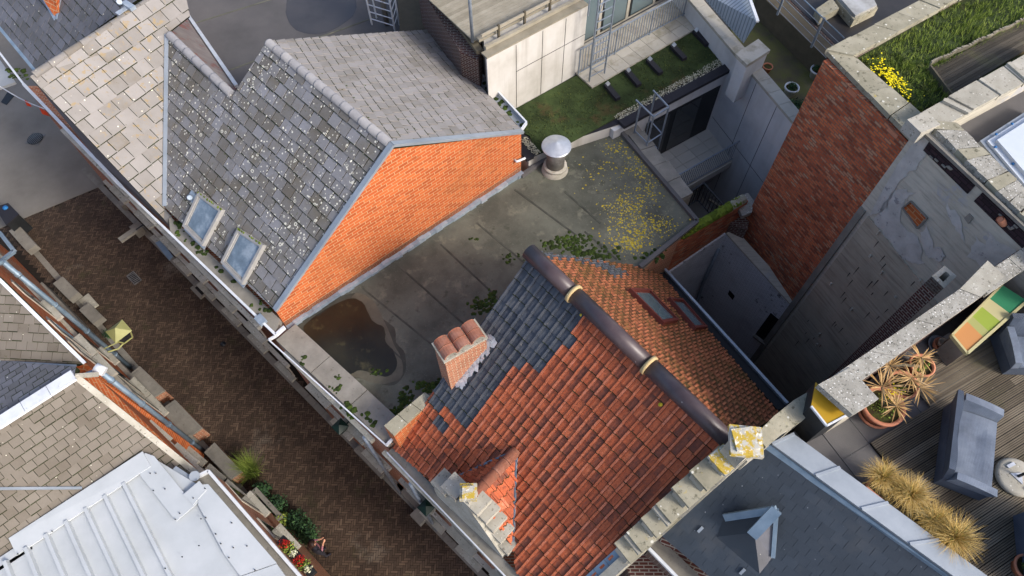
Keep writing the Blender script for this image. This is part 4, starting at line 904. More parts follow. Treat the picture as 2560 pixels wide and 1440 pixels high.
tag(one('slatted_screen', mat('screen', ['#8d979f', '#a0a9b0', '#adb6bc'], 1, 0, .7, .3, 20, wave=(2.6, 0, '#5d666d', .8)), lambda b: b.slab([A(1745, -25, 8.0), A(1872, -25, 8.6), A(1893, 52, 8.5), A(1860, 105, 7.6)], (0, 0, -.05))), 'pale blue grey slatted screen sloping over the white wall', 'screen')
tag(one('ledge_board', m['white'], lambda b: b.bar(A(1868, -20, 8.68), A(1894, 54, 8.57), .09, .06)), 'white edge board along the top of the slatted screen', 'board')
# courts
struct(one('court_floor', m['patio'], lambda b: b.slab(px3([(1560, 560), (1700, 380), (1900, 420), (1980, 620), (1880, 640), (1700, 700)], 1.2), (0, 0, -.1), .1)))
GU = thing('railing', 'small black iron guard at the flat roof corner above the pale court', 'railing', A(1710, 510, 5.0))
q0, q1, q2 = A(1706, 528, 5.0), A(1742, 503, 5.0), A(1792, 560, 5.0); railing(GU, q0, q1, .9, .11, m['iron']); 
GU2 = thing('railing', 'black iron railing with planks behind it by the mossy coping', 'railing', q1); railing(GU2, q1, q2, .9, .12, m['iron'])
one('plank', m['wood_old'], lambda b: b.bar(lerp(q1, q2, .3) + Vector((.15, .1, .3)), lerp(q1, q2, .9) + Vector((.15, .1, .5)), .08, .03), GU2)

# =================================================================== WALLS AROUND THE DARK COURTYARD
CWL = thing('courtyard_wall', 'low red brick wall with mossy ridge coping, whitewashed below', 'wall', Z(A(1800, 560, 5.9), 0))
u0, u1 = A(1582, 672, 6.0), A(1872, 500, 5.8); ud = (u1 - u0).normalized(); un = Vector((-ud.y, ud.x, 0)); un = un if un.y > 0 else -un
one('brickwork', m['brick_red'], lambda b: b.slab([Z(u0, 0), Z(Z(u1, 0), 0), Z(u1, 5.75), Z(u0, 5.95)], un * .28), CWL)
for i in range(9):
    t = .42 + i * .062; one('coping_stone', m['stone_lichen'] if i > 6 else m['moss_bright'], lambda b: b.tube([lerp(u0, u1, t) + un * .12, lerp(u0, u1, t + .06) + un * .12], .15, 8, smooth=False), CWL)
def cmoss(b):
    L = []
    for _ in range(240):
        t = random.uniform(.4, .95); L.append((lerp(u0, u1, t) + un * random.uniform(0, .22) + Vector((0, 0, .11 + random.uniform(-.05, .02))), Vector((random.uniform(-.4, .4), random.uniform(-.4, .4), 1)).normalized()))
    blobs(b, L, .03, .07, .4)
struct(one('moss', m['moss_bright'], cmoss, CWL), 'stuff')
def onpl(px, py, p0, n):
    d = RM @ Vector((px - CX, py - CY, F_)); o = Vector((0, 0, CH)); return o + d * ((p0 - o).dot(n) / d.dot(n))
w0 = onpl(1658, 692, u0 - un * .07, un); w1 = onpl(1815, 585, u0 - un * .07, un); 
_t0, _t1 = A(2063, 143, 11.2), A(2280, 350, 11.2); _td = (_t1 - _t0).normalized(); _tn = Vector((-_td.y, _td.x, 0)); _tn = _tn if _tn.x > 0 else -_tn
w2 = onpl(1975, 762, _t0 - _tn * .1, _tn)
i1 = (w1 - w0).normalized(); i2 = (Z(w2, 0) - Z(w1, 0)).normalized(); n1 = Vector((-i1.y, i1.x, 0)); n2 = Vector((-i2.y, i2.x, 0)); n2 = n2 if n2.x > 0 else -n2; n1 = n1 if n1.y > 0 else -n1
one('whitewashed_wall', m['whitewash'], lambda b: b.slab([Z(w0 - i1 * .6, 0), Z(w1, 0), w1, w0 - i1 * .6], n1 * .06), CWL)
CW2 = thing('courtyard_wall', 'whitewashed brick wall with black window opening under the tall brick wall', 'wall', Z(w1, 0))
one('whitewashed_wall', m['whitewash'], lambda b: (b.slab([Z(w1, 0), Z(w2, 0), w2, w1], n2 * .3), b.slab([Z(w2, 0), Z(w2 + _td * 2.0, 0), w2 + _td * 2.0, w2], _tn * .08)), CW2)
one('ledge', m['render'], lambda b: b.bar(w1 + n2 * .16 + Vector((0, 0, .03)), w2 + n2 * .16 + Vector((0, 0, .03)), .34, .06), CW2)
def onpl(px, py, p0, n):
    d = RM @ Vector((px - CX, py - CY, F_)); o = Vector((0, 0, CH)); return o + d * ((p0 - o).dot(n) / d.dot(n))
win = [onpl(x, y, w1, n2) - n2 * .01 for x, y in [(1927, 782), (1953, 803), (1917, 858), (1888, 836)]]
ww_ = one('window', m['dark'], lambda b: b.slab(win, n2 * .02), CW2); one('sill', m['concrete'], lambda b: b.bar(win[3] - n2 * .05, win[2] - n2 * .05, .12, .08), ww_)
one('wall_hole', m['dark'], lambda b: b.slab([onpl(x, y, w1, n2) - n2 * .008 for x, y in [(1824, 725), (1837, 740), (1832, 750), (1820, 735)]], n2 * .01), CW2)
one('downpipe', m['galv'], lambda b: (b.tube([onpl(1803, 620, w1, n2) - n2 * .12, onpl(1765, 700, w1, n2) - n2 * .12, onpl(1750, 745, w1, n2) - n2 * .12, onpl(1752, 765, w1, n2) - n2 * .3], .06, 8)), CW2)
struct(one('courtyard_floor', m['paver_base'], lambda b: b.slab(px3([(1600, 740), (1730, 740), (1960, 930), (1960, 1060), (1700, 1000)], .02), (0, 0, -.1))))
# rear lean-to corner between brick tower and mossy wall
LT = thing('lean_to', 'small lichen speckled slate roof over dark brick at foot of the tall brick wall', 'shed', A(1860, 520, 5))
one('roof', m['stone_speckle'], lambda b: b.slab(px3([(1834, 495), (1870, 482), (1885, 502), (1880, 530), (1856, 540)], 5.6), (0, 0, -.15)), LT)
one('wall', m['brick_dark'], lambda b: b.prism(px3([(1840, 505), (1878, 528), (1868, 575), (1825, 560)], 5.0), 4.3), LT)

# =================================================================== TALL PARTY WALL: BRICK PART AND RENDERED PART
t0_, t1_ = A(2063, 143, 11.2), A(2280, 350, 11.2); td = (t1_ - t0_).normalized(); tn = Vector((-td.y, td.x, 0)); tn = tn if tn.x > 0 else -tn
BW = thing('brick_wall', 'tall dark red brick party wall with lichen spotted concrete coping', 'wall', Z(t0_, 0))
one('wall', m['brick_red'], lambda b: b.slab([Z(t0_, 0), Z(t1_ + td * .05, 0), Z(t1_ + td * .05, 11.1), Z(t0_, 11.1)], tn * .55), BW)
for x, y in ((2130, 232), (2232, 332)):
    p = onpl(x, y, t0_, tn); one('air_brick', m['pot'], lambda b: b.slab([p - td * .14 - Vector((0, 0, .05)), p + td * .14 - Vector((0, 0, .05)), p + td * .14 + Vector((0, 0, .05)), p - td * .14 + Vector((0, 0, .05))], -tn * .015), BW)
def copl(name, par, L, z, mt, n, dz=.12, jit=.02):
    "coping stones between two pixel lines L=(a0,a1 | b0,b1)"
    a0, a1, b0, b1 = [A(x, y, zz) for (x, y), zz in zip(L, z if isinstance(z, (list, tuple)) else [z] * 4)]
    for i in range(n):
        j = Vector((0, 0, random.uniform(-jit, jit))); k = random.uniform(-jit, jit)
        q = [lerp(a0, a1, i / n), lerp(b0, b1, i / n), lerp(b0, b1, (i + .985) / n), lerp(a0, a1, (i + .985) / n)]
        one(name, mt, lambda b: b.slab([p + j + (b0 - a0).normalized() * k for p in q], (0, 0, -dz)), par, .015)
copl('coping_stone', BW, [(2067, 124), (2284, 350), (2137, 138), (2320, 300)], 11.25, m['stone_lichen'], 4)
RW = thing('rendered_wall', 'tall patchy grey rendered wall with purple brick strips, orange patch and square flue', 'wall', Z(t1_, 0))
RO = t1_ - tn * .12
RL_ = 4.6
one('wall', m['render'], lambda b: b.slab([Z(RO, 0), Z(RO + td * RL_, 0), Z(RO + td * RL_, 11.6), Z(RO, 11.6)], tn * .7), RW)
rp3 = lambda x, y, h=0.0: onpl(x, y, RO - tn * h, tn)
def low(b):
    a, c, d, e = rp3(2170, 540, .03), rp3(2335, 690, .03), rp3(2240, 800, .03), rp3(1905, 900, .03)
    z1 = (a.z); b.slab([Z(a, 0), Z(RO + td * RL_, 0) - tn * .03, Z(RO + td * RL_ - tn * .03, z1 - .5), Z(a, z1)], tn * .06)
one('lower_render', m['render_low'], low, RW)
one('corner_pilaster', m['concrete'], lambda b: (b.slab([Z(RO, 0) - tn * .05, Z(RO + td * .17, 0) - tn * .05, Z(RO + td * .17, rp3(2168, 530).z) - tn * .05, Z(RO, rp3(2168, 530).z) - tn * .05], tn * .1)), RW)
def blot(px, h=.012):
    return lambda b: b.slab([rp3(x, y, h) for x, y in px], tn * .01)
def wob(px, k=5, a=5):
    o = []
    for i in range(len(px)):
        for j in range(k):
            t = j / k; q = px[(i + 1) % len(px)]; o.append((px[i][0] + (q[0] - px[i][0]) * t + random.uniform(-a, a), px[i][1] + (q[1] - px[i][1]) * t + random.uniform(-a, a)))
    return o
def patch(px, name='plaster_patch', mt='render_light', h=.012, a=6): one(name, m[mt], lambda b: b.face([rp3(x, y, h) for x, y in wob(px, 5, a)]), RW)
patch([(2290, 335), (2325, 345), (2310, 400), (2250, 450), (2215, 520), (2175, 540)])
patch([(2245, 470), (2290, 480), (2260, 500), (2252, 560), (2300, 600), (2310, 660), (2260, 650), (2215, 590), (2185, 545)])
patch([(2315, 560), (2330, 600), (2345, 650), (2310, 640), (2300, 590)], a=4)
patch([(2365, 510), (2400, 540), (2410, 600), (2380, 560)], a=4)
patch([(2470, 580), (2530, 620), (2555, 640), (2520, 660), (2470, 620)], a=6)
patch([(2440, 590), (2500, 640), (2520, 700), (2470, 680), (2420, 640)], h=.008, a=6)
patch([(2325, 622), (2350, 618), (2365, 640), (2350, 655), (2328, 645)], a=3, h=.02)
for px in ([(2322, 355), (2436, 465), (2418, 485), (2308, 376)], [(2455, 482), (2570, 592), (2556, 622), (2434, 503)]):
    one('purple_brick_strip', m['brick_purple'], lambda b: b.slab([rp3(x, y, .03) for x, y in px], tn * .03), RW)
def mort(b):
    for _ in range(12):
        x, y = random.choice([(2335, 385), (2345, 395), (2360, 408), (2375, 425), (2390, 440), (2480, 525), (2500, 540), (2530, 565)]); x += random.uniform(-8, 10); y += random.uniform(-6, 10); p = rp3(x, y, .05)
        b.box(p, td * random.uniform(.02, .06), Vector((0, 0, .012)), tn * .015)
one('mortar_lump', m['concrete'], mort, RW)
for px in ([(2256, 520), (2277, 503), (2318, 545), (2293, 571)],):
    one('orange_brick_patch', m['brick_orange'], lambda b: b.slab([rp3(x, y, .01) for x, y in px], tn * .02), RW)
    one('patch_rim', m['concrete'], lambda b: [b.bar(rp3(*px[k], .03), rp3(*px[(k + 1) % 4], .03), .03, .035, tn) for k in range(4)], RW)
one('square_socket', m['concrete'], lambda b: b.slab([rp3(x, y, .03) for x, y in [(2410, 545), (2422, 534), (2432, 545), (2420, 560)]], tn * .03), RW)
def nubs(b):
    for _ in range(26):
        x = random.uniform(1990, 2300); y = random.uniform(560, 900)
        if not inpoly(x, y, [(2180, 560), (2320, 690), (2080, 900), (1990, 900), (1960, 860)]): continue
        p = rp3(x, y, .05); b.box(p, td * random.uniform(.012, .03), Vector((0, 0, random.uniform(.01, .08))), tn * .02, random.random())
one('render_scar', m['render'], nubs, RW)
def streaks(b):
    for _ in range(46):
        x = random.uniform(1990, 2320); y = random.uniform(560, 900)
        if not inpoly(x, y, [(2180, 560), (2320, 690), (2080, 900), (1990, 900), (1960, 860)]): continue
        p = rp3(x, y, .035); b.slab([p, p + td * .02, p + td * .012 - Vector((0, 0, random.uniform(.1, .4))), p - Vector((0, 0, .12))], tn * .005)
one('crack', m['dark'], streaks, RW)
sk = A(2360, 690, 9.9)
FLU = thing('flue', 'square concrete flue mouth against rendered wall beside dark stone slab', 'flue', Z(sk, 8))
fq = px3([(2330, 690), (2362, 664), (2392, 690), (2360, 720)], 10.9)
def flu(b):
    I = inset(fq, .09); quadframe(b, [p - Vector((0, 0, .3)) for p in fq], [p - Vector((0, 0, .3)) for p in I], (0, 0, 1), .3); b.prism([p - Vector((0, 0, .02)) for p in fq], 0, cap=False, mside=2); b.face([p - Vector((0, 0, .25)) for p in I], mi=1)
one('flue_head', [m['stone'], m['dark'], m['brick_dark']], flu, FLU)
tag(one('drain_pipe', m['pot'], lambda b: (b.tube([rp3(2510, 560, .02), rp3(2500, 548, .12)], .07, 16, cap=False), b.tube([rp3(2510, 560, .02), rp3(2500, 549, .12)], .055, 16))), 'pale clay pipe end sticking out of the purple brick strip', 'pipe')
def cop4():
    a0, a1, b0, b1 = A(2318, 300, 11.75), A(2640, 620, 11.75), A(2392, 308, 11.75), A(2660, 560, 11.75)
    for i in range(12):
        t = i / 12; q = [lerp(a0, a1, t), lerp(b0, b1, t), lerp(b0, b1, t + .082), lerp(a0, a1, t + .082)]
        one('coping_stone', m['stone_speckle'] if i % 3 else m['stone_lichen'], lambda b: b.slab([p + Vector((random.uniform(-.02, .02), random.uniform(-.02, .02), 0)) for p in q], (0, 0, -.2)), RW, .03)
    one('string_course', m['concrete'], lambda b: b.bar(Z(RO, 11.64) - tn * .02, Z(RO + td * 4.5, 11.64) - tn * .02, .06, .07), RW)
    one('end_block', m['stone'], lambda b: b.box(A(2300, 318, 11.65), td * .2, tn * .25, Vector((0, 0, .15))), RW, .02)
cop4()
# =================================================================== UPPER RIGHT: STONE COPINGS, ROOF GARDEN
SW1 = thing('garden_wall', 'lichen spotted stone coped wall along the far edge of the roof garden', 'wall', Z(A(2200, 60, 11.2), 0))
copl('coping_stone', SW1, [(2067, 124), (2460, -86), (2137, 138), (2500, -60)], [11.28] * 4, m['stone_lichen'], 7)
one('wall', m['brick_dark'], lambda b: b.prism(px3([(2075, 126), (2455, -80), (2495, -62), (2140, 134)], 11.1), 0), SW1)
SW2 = thing('garden_wall', 'pale rounded stone coping wall between roof garden and flat grey roof', 'wall', Z(A(2400, 240, 11.5), 0))
copl('coping_stone', SW2, [(2300, 283), (2640, 90), (2370, 310), (2680, 142)], 11.62, m['stone'], 5)
for t in (.16, .42, .63):
    p = lerp(A(2300, 283, 11.64), A(2640, 90, 11.64), t); q = lerp(A(2370, 310, 11.64), A(2680, 142, 11.64), t); one('raised_joint', m['stone'], lambda b: b.bar(p, q, .09, .06), SW2, .02)
one('wall', m['render'], lambda b: b.prism(px3([(2308, 288), (2640, 98), (2680, 134), (2370, 302)], 11.5), 0), SW2)
GZ = 10.9
RG = thing('roof_garden_building', 'building under the planted roof garden', 'building', Z(A(2300, 200, GZ), 0)); RG['label'] = 'planted roof garden of grass, yellow flowers and board path behind the brick wall'
one('soil', m['sedum'], lambda b: b.prism(px3([(2137, 138), (2480, -66), (2800, -160), (2800, 20), (2300, 290)], GZ), 5), RG)
def gg(b):
    for _ in range(5200):
        x = random.uniform(2120, 2600); y = random.uniform(-10, 300)
        if not inpoly(x, y, [(2150, 150), (2385, 14), (2600, -10), (2600, 50), (2390, 150), (2325, 185), (2340, 200), (2375, 240), (2300, 285)]): continue
        p = A(x, y, GZ); k = .6 + .9 * max(0, mnoise.noise(Vector((x * .015, y * .02, 3))) + .3)
        blades(b, p, 3, .16 * k, .09, .014, .05, 2, droop=.2)
struct(one('grass', m['green_b'], gg, RG), 'stuff')
def gl_(b):
    for _ in range(60):
        x = random.uniform(2150, 2400); y = random.uniform(120, 290)
        if inpoly(x, y, [(2150, 150), (2240, 120), (2330, 190), (2375, 240), (2300, 285)]): leafball(b, A(x, y, GZ + .08), .14, .14, .1, 40, .022)
struct(one('low_leaves', m['green'], gl_, RG), 'stuff')
YF = thing('flower_bush', 'bright yellow flowering bush in the roof garden corner', 'bush', A(2225, 190, GZ))
one('leaves', m['green'], lambda b: leafball(b, A(2225, 190, GZ + .12), .42, .3, .16, 500, .03), YF)
def yf(b):
    for _ in range(230):
        x = random.gauss(2228, 22); y = 192 + (x - 2228) * .7 + random.gauss(0, 13); p = A(x, y, GZ + .28 + random.uniform(-.04, .04)); r = random.uniform(.014, .024); n = 6
        b.face([p + Vector((math.cos(k * 1.047) * r, math.sin(k * 1.047) * r, random.uniform(-.004, .004))) for k in range(n)], random.random())
struct(one('flowers', m['yellow_fl'], yf, YF), 'stuff')
BP = thing('board_path', 'weathered grey board path edged by a log roll border in the roof garden', 'path', A(2450, 170, GZ))
pb0, pb1, pb2, pb3 = A(2326, 172, GZ + .06), A(2700, -20, GZ + .06), A(2720, 30, GZ + .06), A(2378, 238, GZ + .06)
def bpd(b):
    for i in range(9):
        b.slab([lerp(pb0, pb3, i / 9), lerp(pb1, pb2, i / 9), lerp(pb1, pb2, (i + .94) / 9), lerp(pb0, pb3, (i + .94) / 9)], (0, 0, -.05), random.random())
one('boards', m['wood_deck'], bpd, BP)
def logs(b):
    a, c = A(2323, 165, GZ), A(2590, 40, GZ)
    for i in range(66):
        p = lerp(a, c, i / 66) + Vector((0, .02 * math.sin(i * .5), 0)); b.tube([p, p + Vector((0, 0, .14 + random.uniform(-.02, .02)))], .026, 7, smooth=False)
one('log_border', m['wood_grey'], logs, BP)
one('side_board', m['wood_old'], lambda b: b.bar(A(2323, 170, GZ + .08), A(2376, 240, GZ + .08), .04, .16), BP)
# flat roof right of the copings with roof light
FR2 = thing('flat_roof_building', 'flat grey bitumen roof with a large translucent roof light, far right', 'building', Z(A(2500, 330, 10.9), 0))
one('body', m['bitumen_dark'], lambda b: b.prism(px3([(2380, 308), (2700, 130), (3000, 300), (2700, 640)], 10.9), 4), FR2)
SKL = thing('roof_light', 'large translucent white roof light with blue capped bolts', 'roof light', A(2530, 380, 10.9))
sq = px3([(2450, 352), (2590, 262), (2760, 420), (2600, 530)], 11.2)
one('kerb', m['zinc'], lambda b: b.prism([p for p in sq], 10.9), SKL)
one('dome', m['cupola'], lambda b: (b.slab([p + Vector((0, 0, .05)) for p in inset(sq, .1)], (0, 0, -.05)), b.slab([p + Vector((0, 0, .13)) for p in inset(sq, .22)], (0, 0, -.09))), SKL, .03)
for x, y in [(2488, 368), (2490, 336), (2530, 310), (2532, 410)]: one('bolt', m['blue'], lambda b: b.lathe(A(x, y, 11.26), [(.028, 0), (.028, .02), (0, .03)], 10), SKL)
# =================================================================== FAR BACK: LANE, FENCE, DARK ROOFS
LN = 4.6
struct(one('mossy_lane', m['mossy_ground'], lambda b: b.slab(px3([(1800, -60), (1905, -80), (2110, 160), (2080, 420), (1900, 420)], LN), (0, 0, -.2))))
FW = thing('fence', 'steel wire fence with two posts on a low dark wall above the mossy lane', 'fence', A(1990, 80, 5.4))
fz = 5.6
one('low_wall', m['wood_old'], lambda b: b.slab(px3([(1895, -20), (2085, 165), (2115, 150), (1930, -40)], 5.5), (0, 0, -1.5)), FW)
for (x0, y0, x1, y1) in ((1943, 37, 1962, -10), (2028, 118, 2073, 8)):
    p = A(x0, y0, fz); q = A(x1, y1, fz + 1.2); one('post', m['galv'], lambda b: b.bar(p, Z(p, fz + 1.2), .07, .07, wd), FW)
fa, fb = A(1915, 5, fz), A(2075, 165, fz)
for i in range(5): one('wire', m['galv'] if i < 4 else m['zinc_blue'], lambda b: b.tube([fa - (fb - fa) * .3 + Vector((0, 0, .12 + i * .26)), fb + Vector((0, 0, .12 + i * .26))], .012 if i < 4 else .022, 6), FW)
BR = thing('flat_roof_building', 'dark wet flat roof behind the wire fence with a roof dome', 'building', Z(A(2100, 60, 6), 0))
one('body', m['bitumen'] if False else m['brick_dark'], lambda b: b.prism(px3([(1935, -35), (2120, 148), (2420, -20), (2300, -160), (2100, -170)], 5.4), 0, mi=0), BR)
one('roof_sheet', mat('wet_roof', ['#2a2928', '#343231', '#3d3a36'], .9, 0, .35, .3, 40), lambda b: b.slab(px3([(1945, -30), (2120, 140), (2405, -20), (2290, -150), (2105, -160)], 5.42), (0, 0, -.02)), BR)
DM = thing('roof_dome', 'mossy edged plastic roof dome on the dark wet roof', 'roof dome', A(2150, 25, 5.5))
dq = px3([(2090, -2), (2160, -45), (2195, 20), (2135, 50)], 5.75)
one('kerb', m['stone_lichen'], lambda b: b.prism(dq, 5.4), DM); one('dome', m['dome'], lambda b: b.slab([p + Vector((0, 0, .1)) for p in inset(dq, .08)], (0, 0, -.1)), DM, .05)
tag(one('roof_slab_stone', m['stone_lichen'], lambda b: b.slab(px3([(2040, 22), (2080, -5), (2098, 20), (2052, 45)], 5.75), (0, 0, -.3)), None, .01), 'mossy square slab left of the roof dome', 'slab')
POTS = [(1915, 180, .12, 'terracotta pot standing in the lane behind the white pier', 'pot'), ]
def pot(name, label, c, r, h, mt, plant=None, group=None, cat='pot', fill='soil'):
    T_ = thing(name, label, cat, c, group)
    one('pot', mt, lambda b: b.lathe(c, [(0, 0), (r * .72, 0), (r * .95, h * .82), (r * 1.06, h * .82), (r * 1.06, h), (r * .9, h), (r * .86, h * .8), (0, h * .8)], 28), T_)
    one('soil', m[fill], lambda b: b.lathe(c, [(0, h * .86), (r * .87, h * .84)], 24), T_)
    if plant: plant(T_, c + Vector((0, 0, h * .85)))
    return T_
def leafy(n, rx, rz, sz, mt='hedge'):
    return lambda T_, c: one('leaves', m[mt], lambda b: leafball(b, c + Vector((0, 0, rz * .6)), rx, rx, rz, n, sz), T_)
pot('plant_pot', 'terracotta pot standing in the mossy lane behind the white pier', A(1915, 178, LN), .17, .24, m['pot'])
pot('plant_pot', 'white bag pot with twigs against the white wall in the lane', A(1972, 236, LN), .24, .35, m['white'], leafy(160, .2, .15, .04))
pot('plant_pot', 'white bag pot with green leaves at left edge of the brick wall', A(2036, 192, LN), .24, .35, m['white'], leafy(220, .2, .15, .04))
struct(one('weed_clump', m['hedge'], lambda b: leafball(b, A(1995, 260, LN + .15), .45, .3, .16, 500, .04)), 'stuff')
# dark flat roof behind the grey house with puddle
DR = thing('flat_roof_building', 'dark grey flat roof with round puddle behind the slate house', 'building', Z(A(700, 40, 6.3), 0))
one('body', [m['bitumen_dark'], m['brick_dark']], lambda b: b.prism(px3([(400, -160), (380, 60), (560, 330), (760, 330), (1010, 110), (1020, -160)], 6.3), 0, mside=1), DR)
struct(one('puddle', m['puddle_grey'], lambda b: b.face(poly_blob([(715, 20), (730, -30), (800, -50), (880, -20), (888, 30), (850, 65), (800, 85), (750, 80), (722, 55)], 6.306))), 'structure')
for L in (((480, 60), (960, -90)), ((560, 180), (1000, 20))): one('sheet_seam', m['bitumen'], lambda b: b.bar(A(*L[0], 6.305), A(*L[1], 6.305), .05, .014), DR)
# lattice ladder frame
LF = thing('lattice_ladder', 'white lattice steel ladder frame above the dark roof at top centre', 'ladder', A(960, 70, 6.3))
l = [A(930, 62, 6.4), A(988, 80, 6.4)]; tl = [A(888, -5, 8.6), A(975, -5, 8.6)]
for i in range(2):
    for off in (Vector((0, 0, 0)), Vector((.12, .35, 0))): one('rail', m['white'], lambda b: b.bar(l[i] + off, l[i] + off + Vector((0, 0, 2.6)), .045, .045, wd), LF)
for k in range(9):
    z_ = Vector((0, 0, .25 + k * .28)); one('rung', m['white'], lambda b: b.bar(l[0] + z_, l[1] + z_, .025, .025), LF)
    one('brace', m['white'], lambda b: b.bar(l[1] + z_, l[1] + z_ + Vector((.12, .35, .2)), .02, .02), LF)
one('pipe', m['concrete'], lambda b: b.tube([lerp(l[0], l[1], .5) + Vector((.1, .2, 0)), lerp(l[0], l[1], .5) + Vector((.1, .2, 2.6))], .09, 10), LF)
# dark block between: weathered roof edge with pipe
DB = thing('dark_block', 'dark brown weathered roof block with vertical vent pipes beside the pale panels', 'building', Z(A(1100, 60, 8), 0))
one('lower_wall', m['wood_old'], lambda b: b.prism(px3([(1000, 85), (1060, 72), (1200, 175), (1205, 130), (1050, -60), (990, -60)], 7.0), 0), DB)
one('upper_block', m['brick_dark'], lambda b: b.prism(px3([(1150, 130), (1195, 150), (1205, 100), (1170, 20), (1080, -60), (1040, -50)], 8.6), 0), DB)
one('coping', m['wood_old'], lambda b: (b.slab(px3([(1120, 20), (1140, 45), (1180, 15), (1150, -20)], 9.1), (0, 0, -.4)), b.bar(A(1148, 60, 8.9), A(1200, 130, 8.9), .2, .12)), DB)
one('vent_pipe', m['steel_pipe'], lambda b: b.tube([A(1138, 105, 7.0), Z(A(1138, 105, 7.0), 8.3)], .07, 12), DB)

# =================================================================== STEPPED PARTY GABLE
SG = thing('stepped_gable', 'lichen covered stone stepped party gable between red tiles and blue slates', 'gable', Z(A(1800, 1200, 10), 0))
g0, g1 = A(1865, 1105, 10.9), TF(1592, 1352, .35); sgd = (Z(g1, 0) - Z(g0, 0)).normalized(); sgn = Vector((-sgd.y, sgd.x, 0)); sgn = sgn if sgn.x > 0 else -sgn
rr0 = A(2042, 972, 10.9); rgd = (Z(rr0, 0) - Z(g0, 0)).normalized()
zoff = lambda x, y: TF.at(x, y).z
def sgw(b):
    e = g1 + sgd * 2.2
    b.slab([Z(g0, 0), Z(e, 0), Z(e, zoff(e.x, e.y) + .15), Z(g0, 10.7)], sgn * .2)
    b.slab([Z(g0, 0), Z(rr0, 0), Z(rr0, 10.2), Z(g0, 10.4)], sgn * .24)
one('wall', m['stone'], sgw, SG)
steps = [(1822, 1140), (1772, 1180), (1727, 1222), (1685, 1262), (1648, 1298), (1612, 1334), (1582, 1362)]
for i, (x, y) in enumerate(steps):
    z_ = 10.56 - i * .315; c = A(x, y, z_)
    one('step_stone', m['stone_lichen'] if i else m['stone_yellow'], lambda b: b.box(c, sgd * (.26 if i else .3), sgn * random.uniform(.2, .23), Vector((0, 0, .04))), SG, .015)
    if i in (3, 5): one('step_stone', m['stone'], lambda b: b.box(c + sgd * .2 - Vector((0, 0, .1)), sgd * .12, sgn * .2, Vector((0, 0, .05))), SG, .01)
    one('step_base', m['stone'], lambda b: b.box(c - Vector((0, 0, .24)) + sgd * .05, sgd * .2, sgn * .15, Vector((0, 0, .18))), SG, .01)
_k0, _k1 = A(1835, 1128, 10.42), A(1578, 1366, 8.5)
for k in range(7): one('raking_coping', m['stone_speckle'] if k % 2 else m['stone_lichen'], lambda b: b.bar(lerp(_k0, _k1, k / 7), lerp(_k0, _k1, (k + .98) / 7), .46, .14), SG, .015)
fc = A(1864, 1104, 11.25); fx = (Vector((1, .12, 0))).normalized(); fy = Vector((-fx.y, fx.x, 0)) 
fx2 = Vector((1, -.1, 0)).normalized(); fy2 = Vector((.1, 1, 0)).normalized()
one('finial_slab', m['stone_yellow'], lambda b: (b.box(fc, fx2 * .26, fy2 * .25, Vector((0, 0, .05))), b.box(fc + Vector((-.03, .02, .07)), fx * .18, fy * .18, Vector((0, 0, .03)))), SG, .012)
one('finial_pier', m['stone'], lambda b: b.box(fc - Vector((0, 0, .35)), sgd * .18, sgn * .18, Vector((0, 0, .32))), SG, .01)
cpts = [(1890, 1085, 10.75), (1935, 1040, 10.68), (1985, 1000, 10.62), (2045, 965, 10.6)]; cpt2 = [(1915, 1118, 10.72), (1958, 1082, 10.66), (2008, 1050, 10.6), (2062, 1002, 10.58)]
for i in range(3):
    q = [A(*cpts[i]), A(*cpts[i + 1]), A(*cpt2[i + 1]), A(*cpt2[i])]; one('coping_stone', m['stone_lichen'], lambda b: b.slab(q, (0, 0, -.12)), SG, .012)
# lead and gutter where tiles run down past the stepped gable
one('lead_strip', m['zinc_blue'], lambda b: [b.bar(lerp(TF(1575, 1358, .05), TF(1440, 1480, .05), k / 5), lerp(TF(1575, 1358, .05), TF(1440, 1480, .05), (k + .97) / 5), .2, .04, TF.n) for k in range(5)], SG)
# =================================================================== BLUE SLATE HOUSE
B0, B1 = A(1905, 1112, 10.25), A(2400, 1456, 10.25)
H6 = thing('slate_house', 'house with smooth blue grey slate roof under broad zinc capping and small dormer', 'house', Z(A(1900, 1300, 9), 0))
bdn = Vector((-(B1 - B0).y, (B1 - B0).x, 0)).normalized(); bdn = bdn if bdn.x < 0 else -bdn
PB = Pl(B0, B1, B0 + bdn * 2.0 + Vector((0, 0, -1.75)))
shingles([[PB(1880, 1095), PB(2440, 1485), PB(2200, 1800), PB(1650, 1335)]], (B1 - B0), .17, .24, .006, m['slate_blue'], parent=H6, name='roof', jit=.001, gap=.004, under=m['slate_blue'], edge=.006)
def zc(b):
    n = 4; a0, a1, b0, b1 = A(1895, 1100, 10.42), A(2420, 1470, 10.42), A(1975, 1082, 10.42), A(2500, 1462, 10.42)
    a0, a1, b0, b1 = A(1930, 1110, 10.42), A(2400, 1452, 10.42), A(1985, 1085, 10.42), A(2480, 1448, 10.42)
    for i in range(n): 
        b.slab([lerp(a0, a1, i / n), lerp(b0, b1, i / n), lerp(b0, b1, (i + .995) / n), lerp(a0, a1, (i + .995) / n)], (0, 0, -.1), .5)
        p, q = lerp(a0, a1, i / n), lerp(b0, b1, i / n); b.bar(p + Vector((0, 0, .01)), q + Vector((0, 0, .01)), .05, .03)
one('zinc_capping', m['zinc'], zc, H6)
one('zinc_apron', m['zinc_blue'], lambda b: b.slab([A(1925, 1112, 10.36), A(2395, 1455, 10.36), PB(2380, 1458, .02), PB(1905, 1118, .02)], (0, 0, -.03)), H6)
one('wall', m['brick_dark'], lambda b: b.prism([A(1930, 1108, 10.2), A(2440, 1478, 10.2), Z(PB(2200, 1800), 6), Z(PB(1660, 1338), 8.0)], 0), H6)
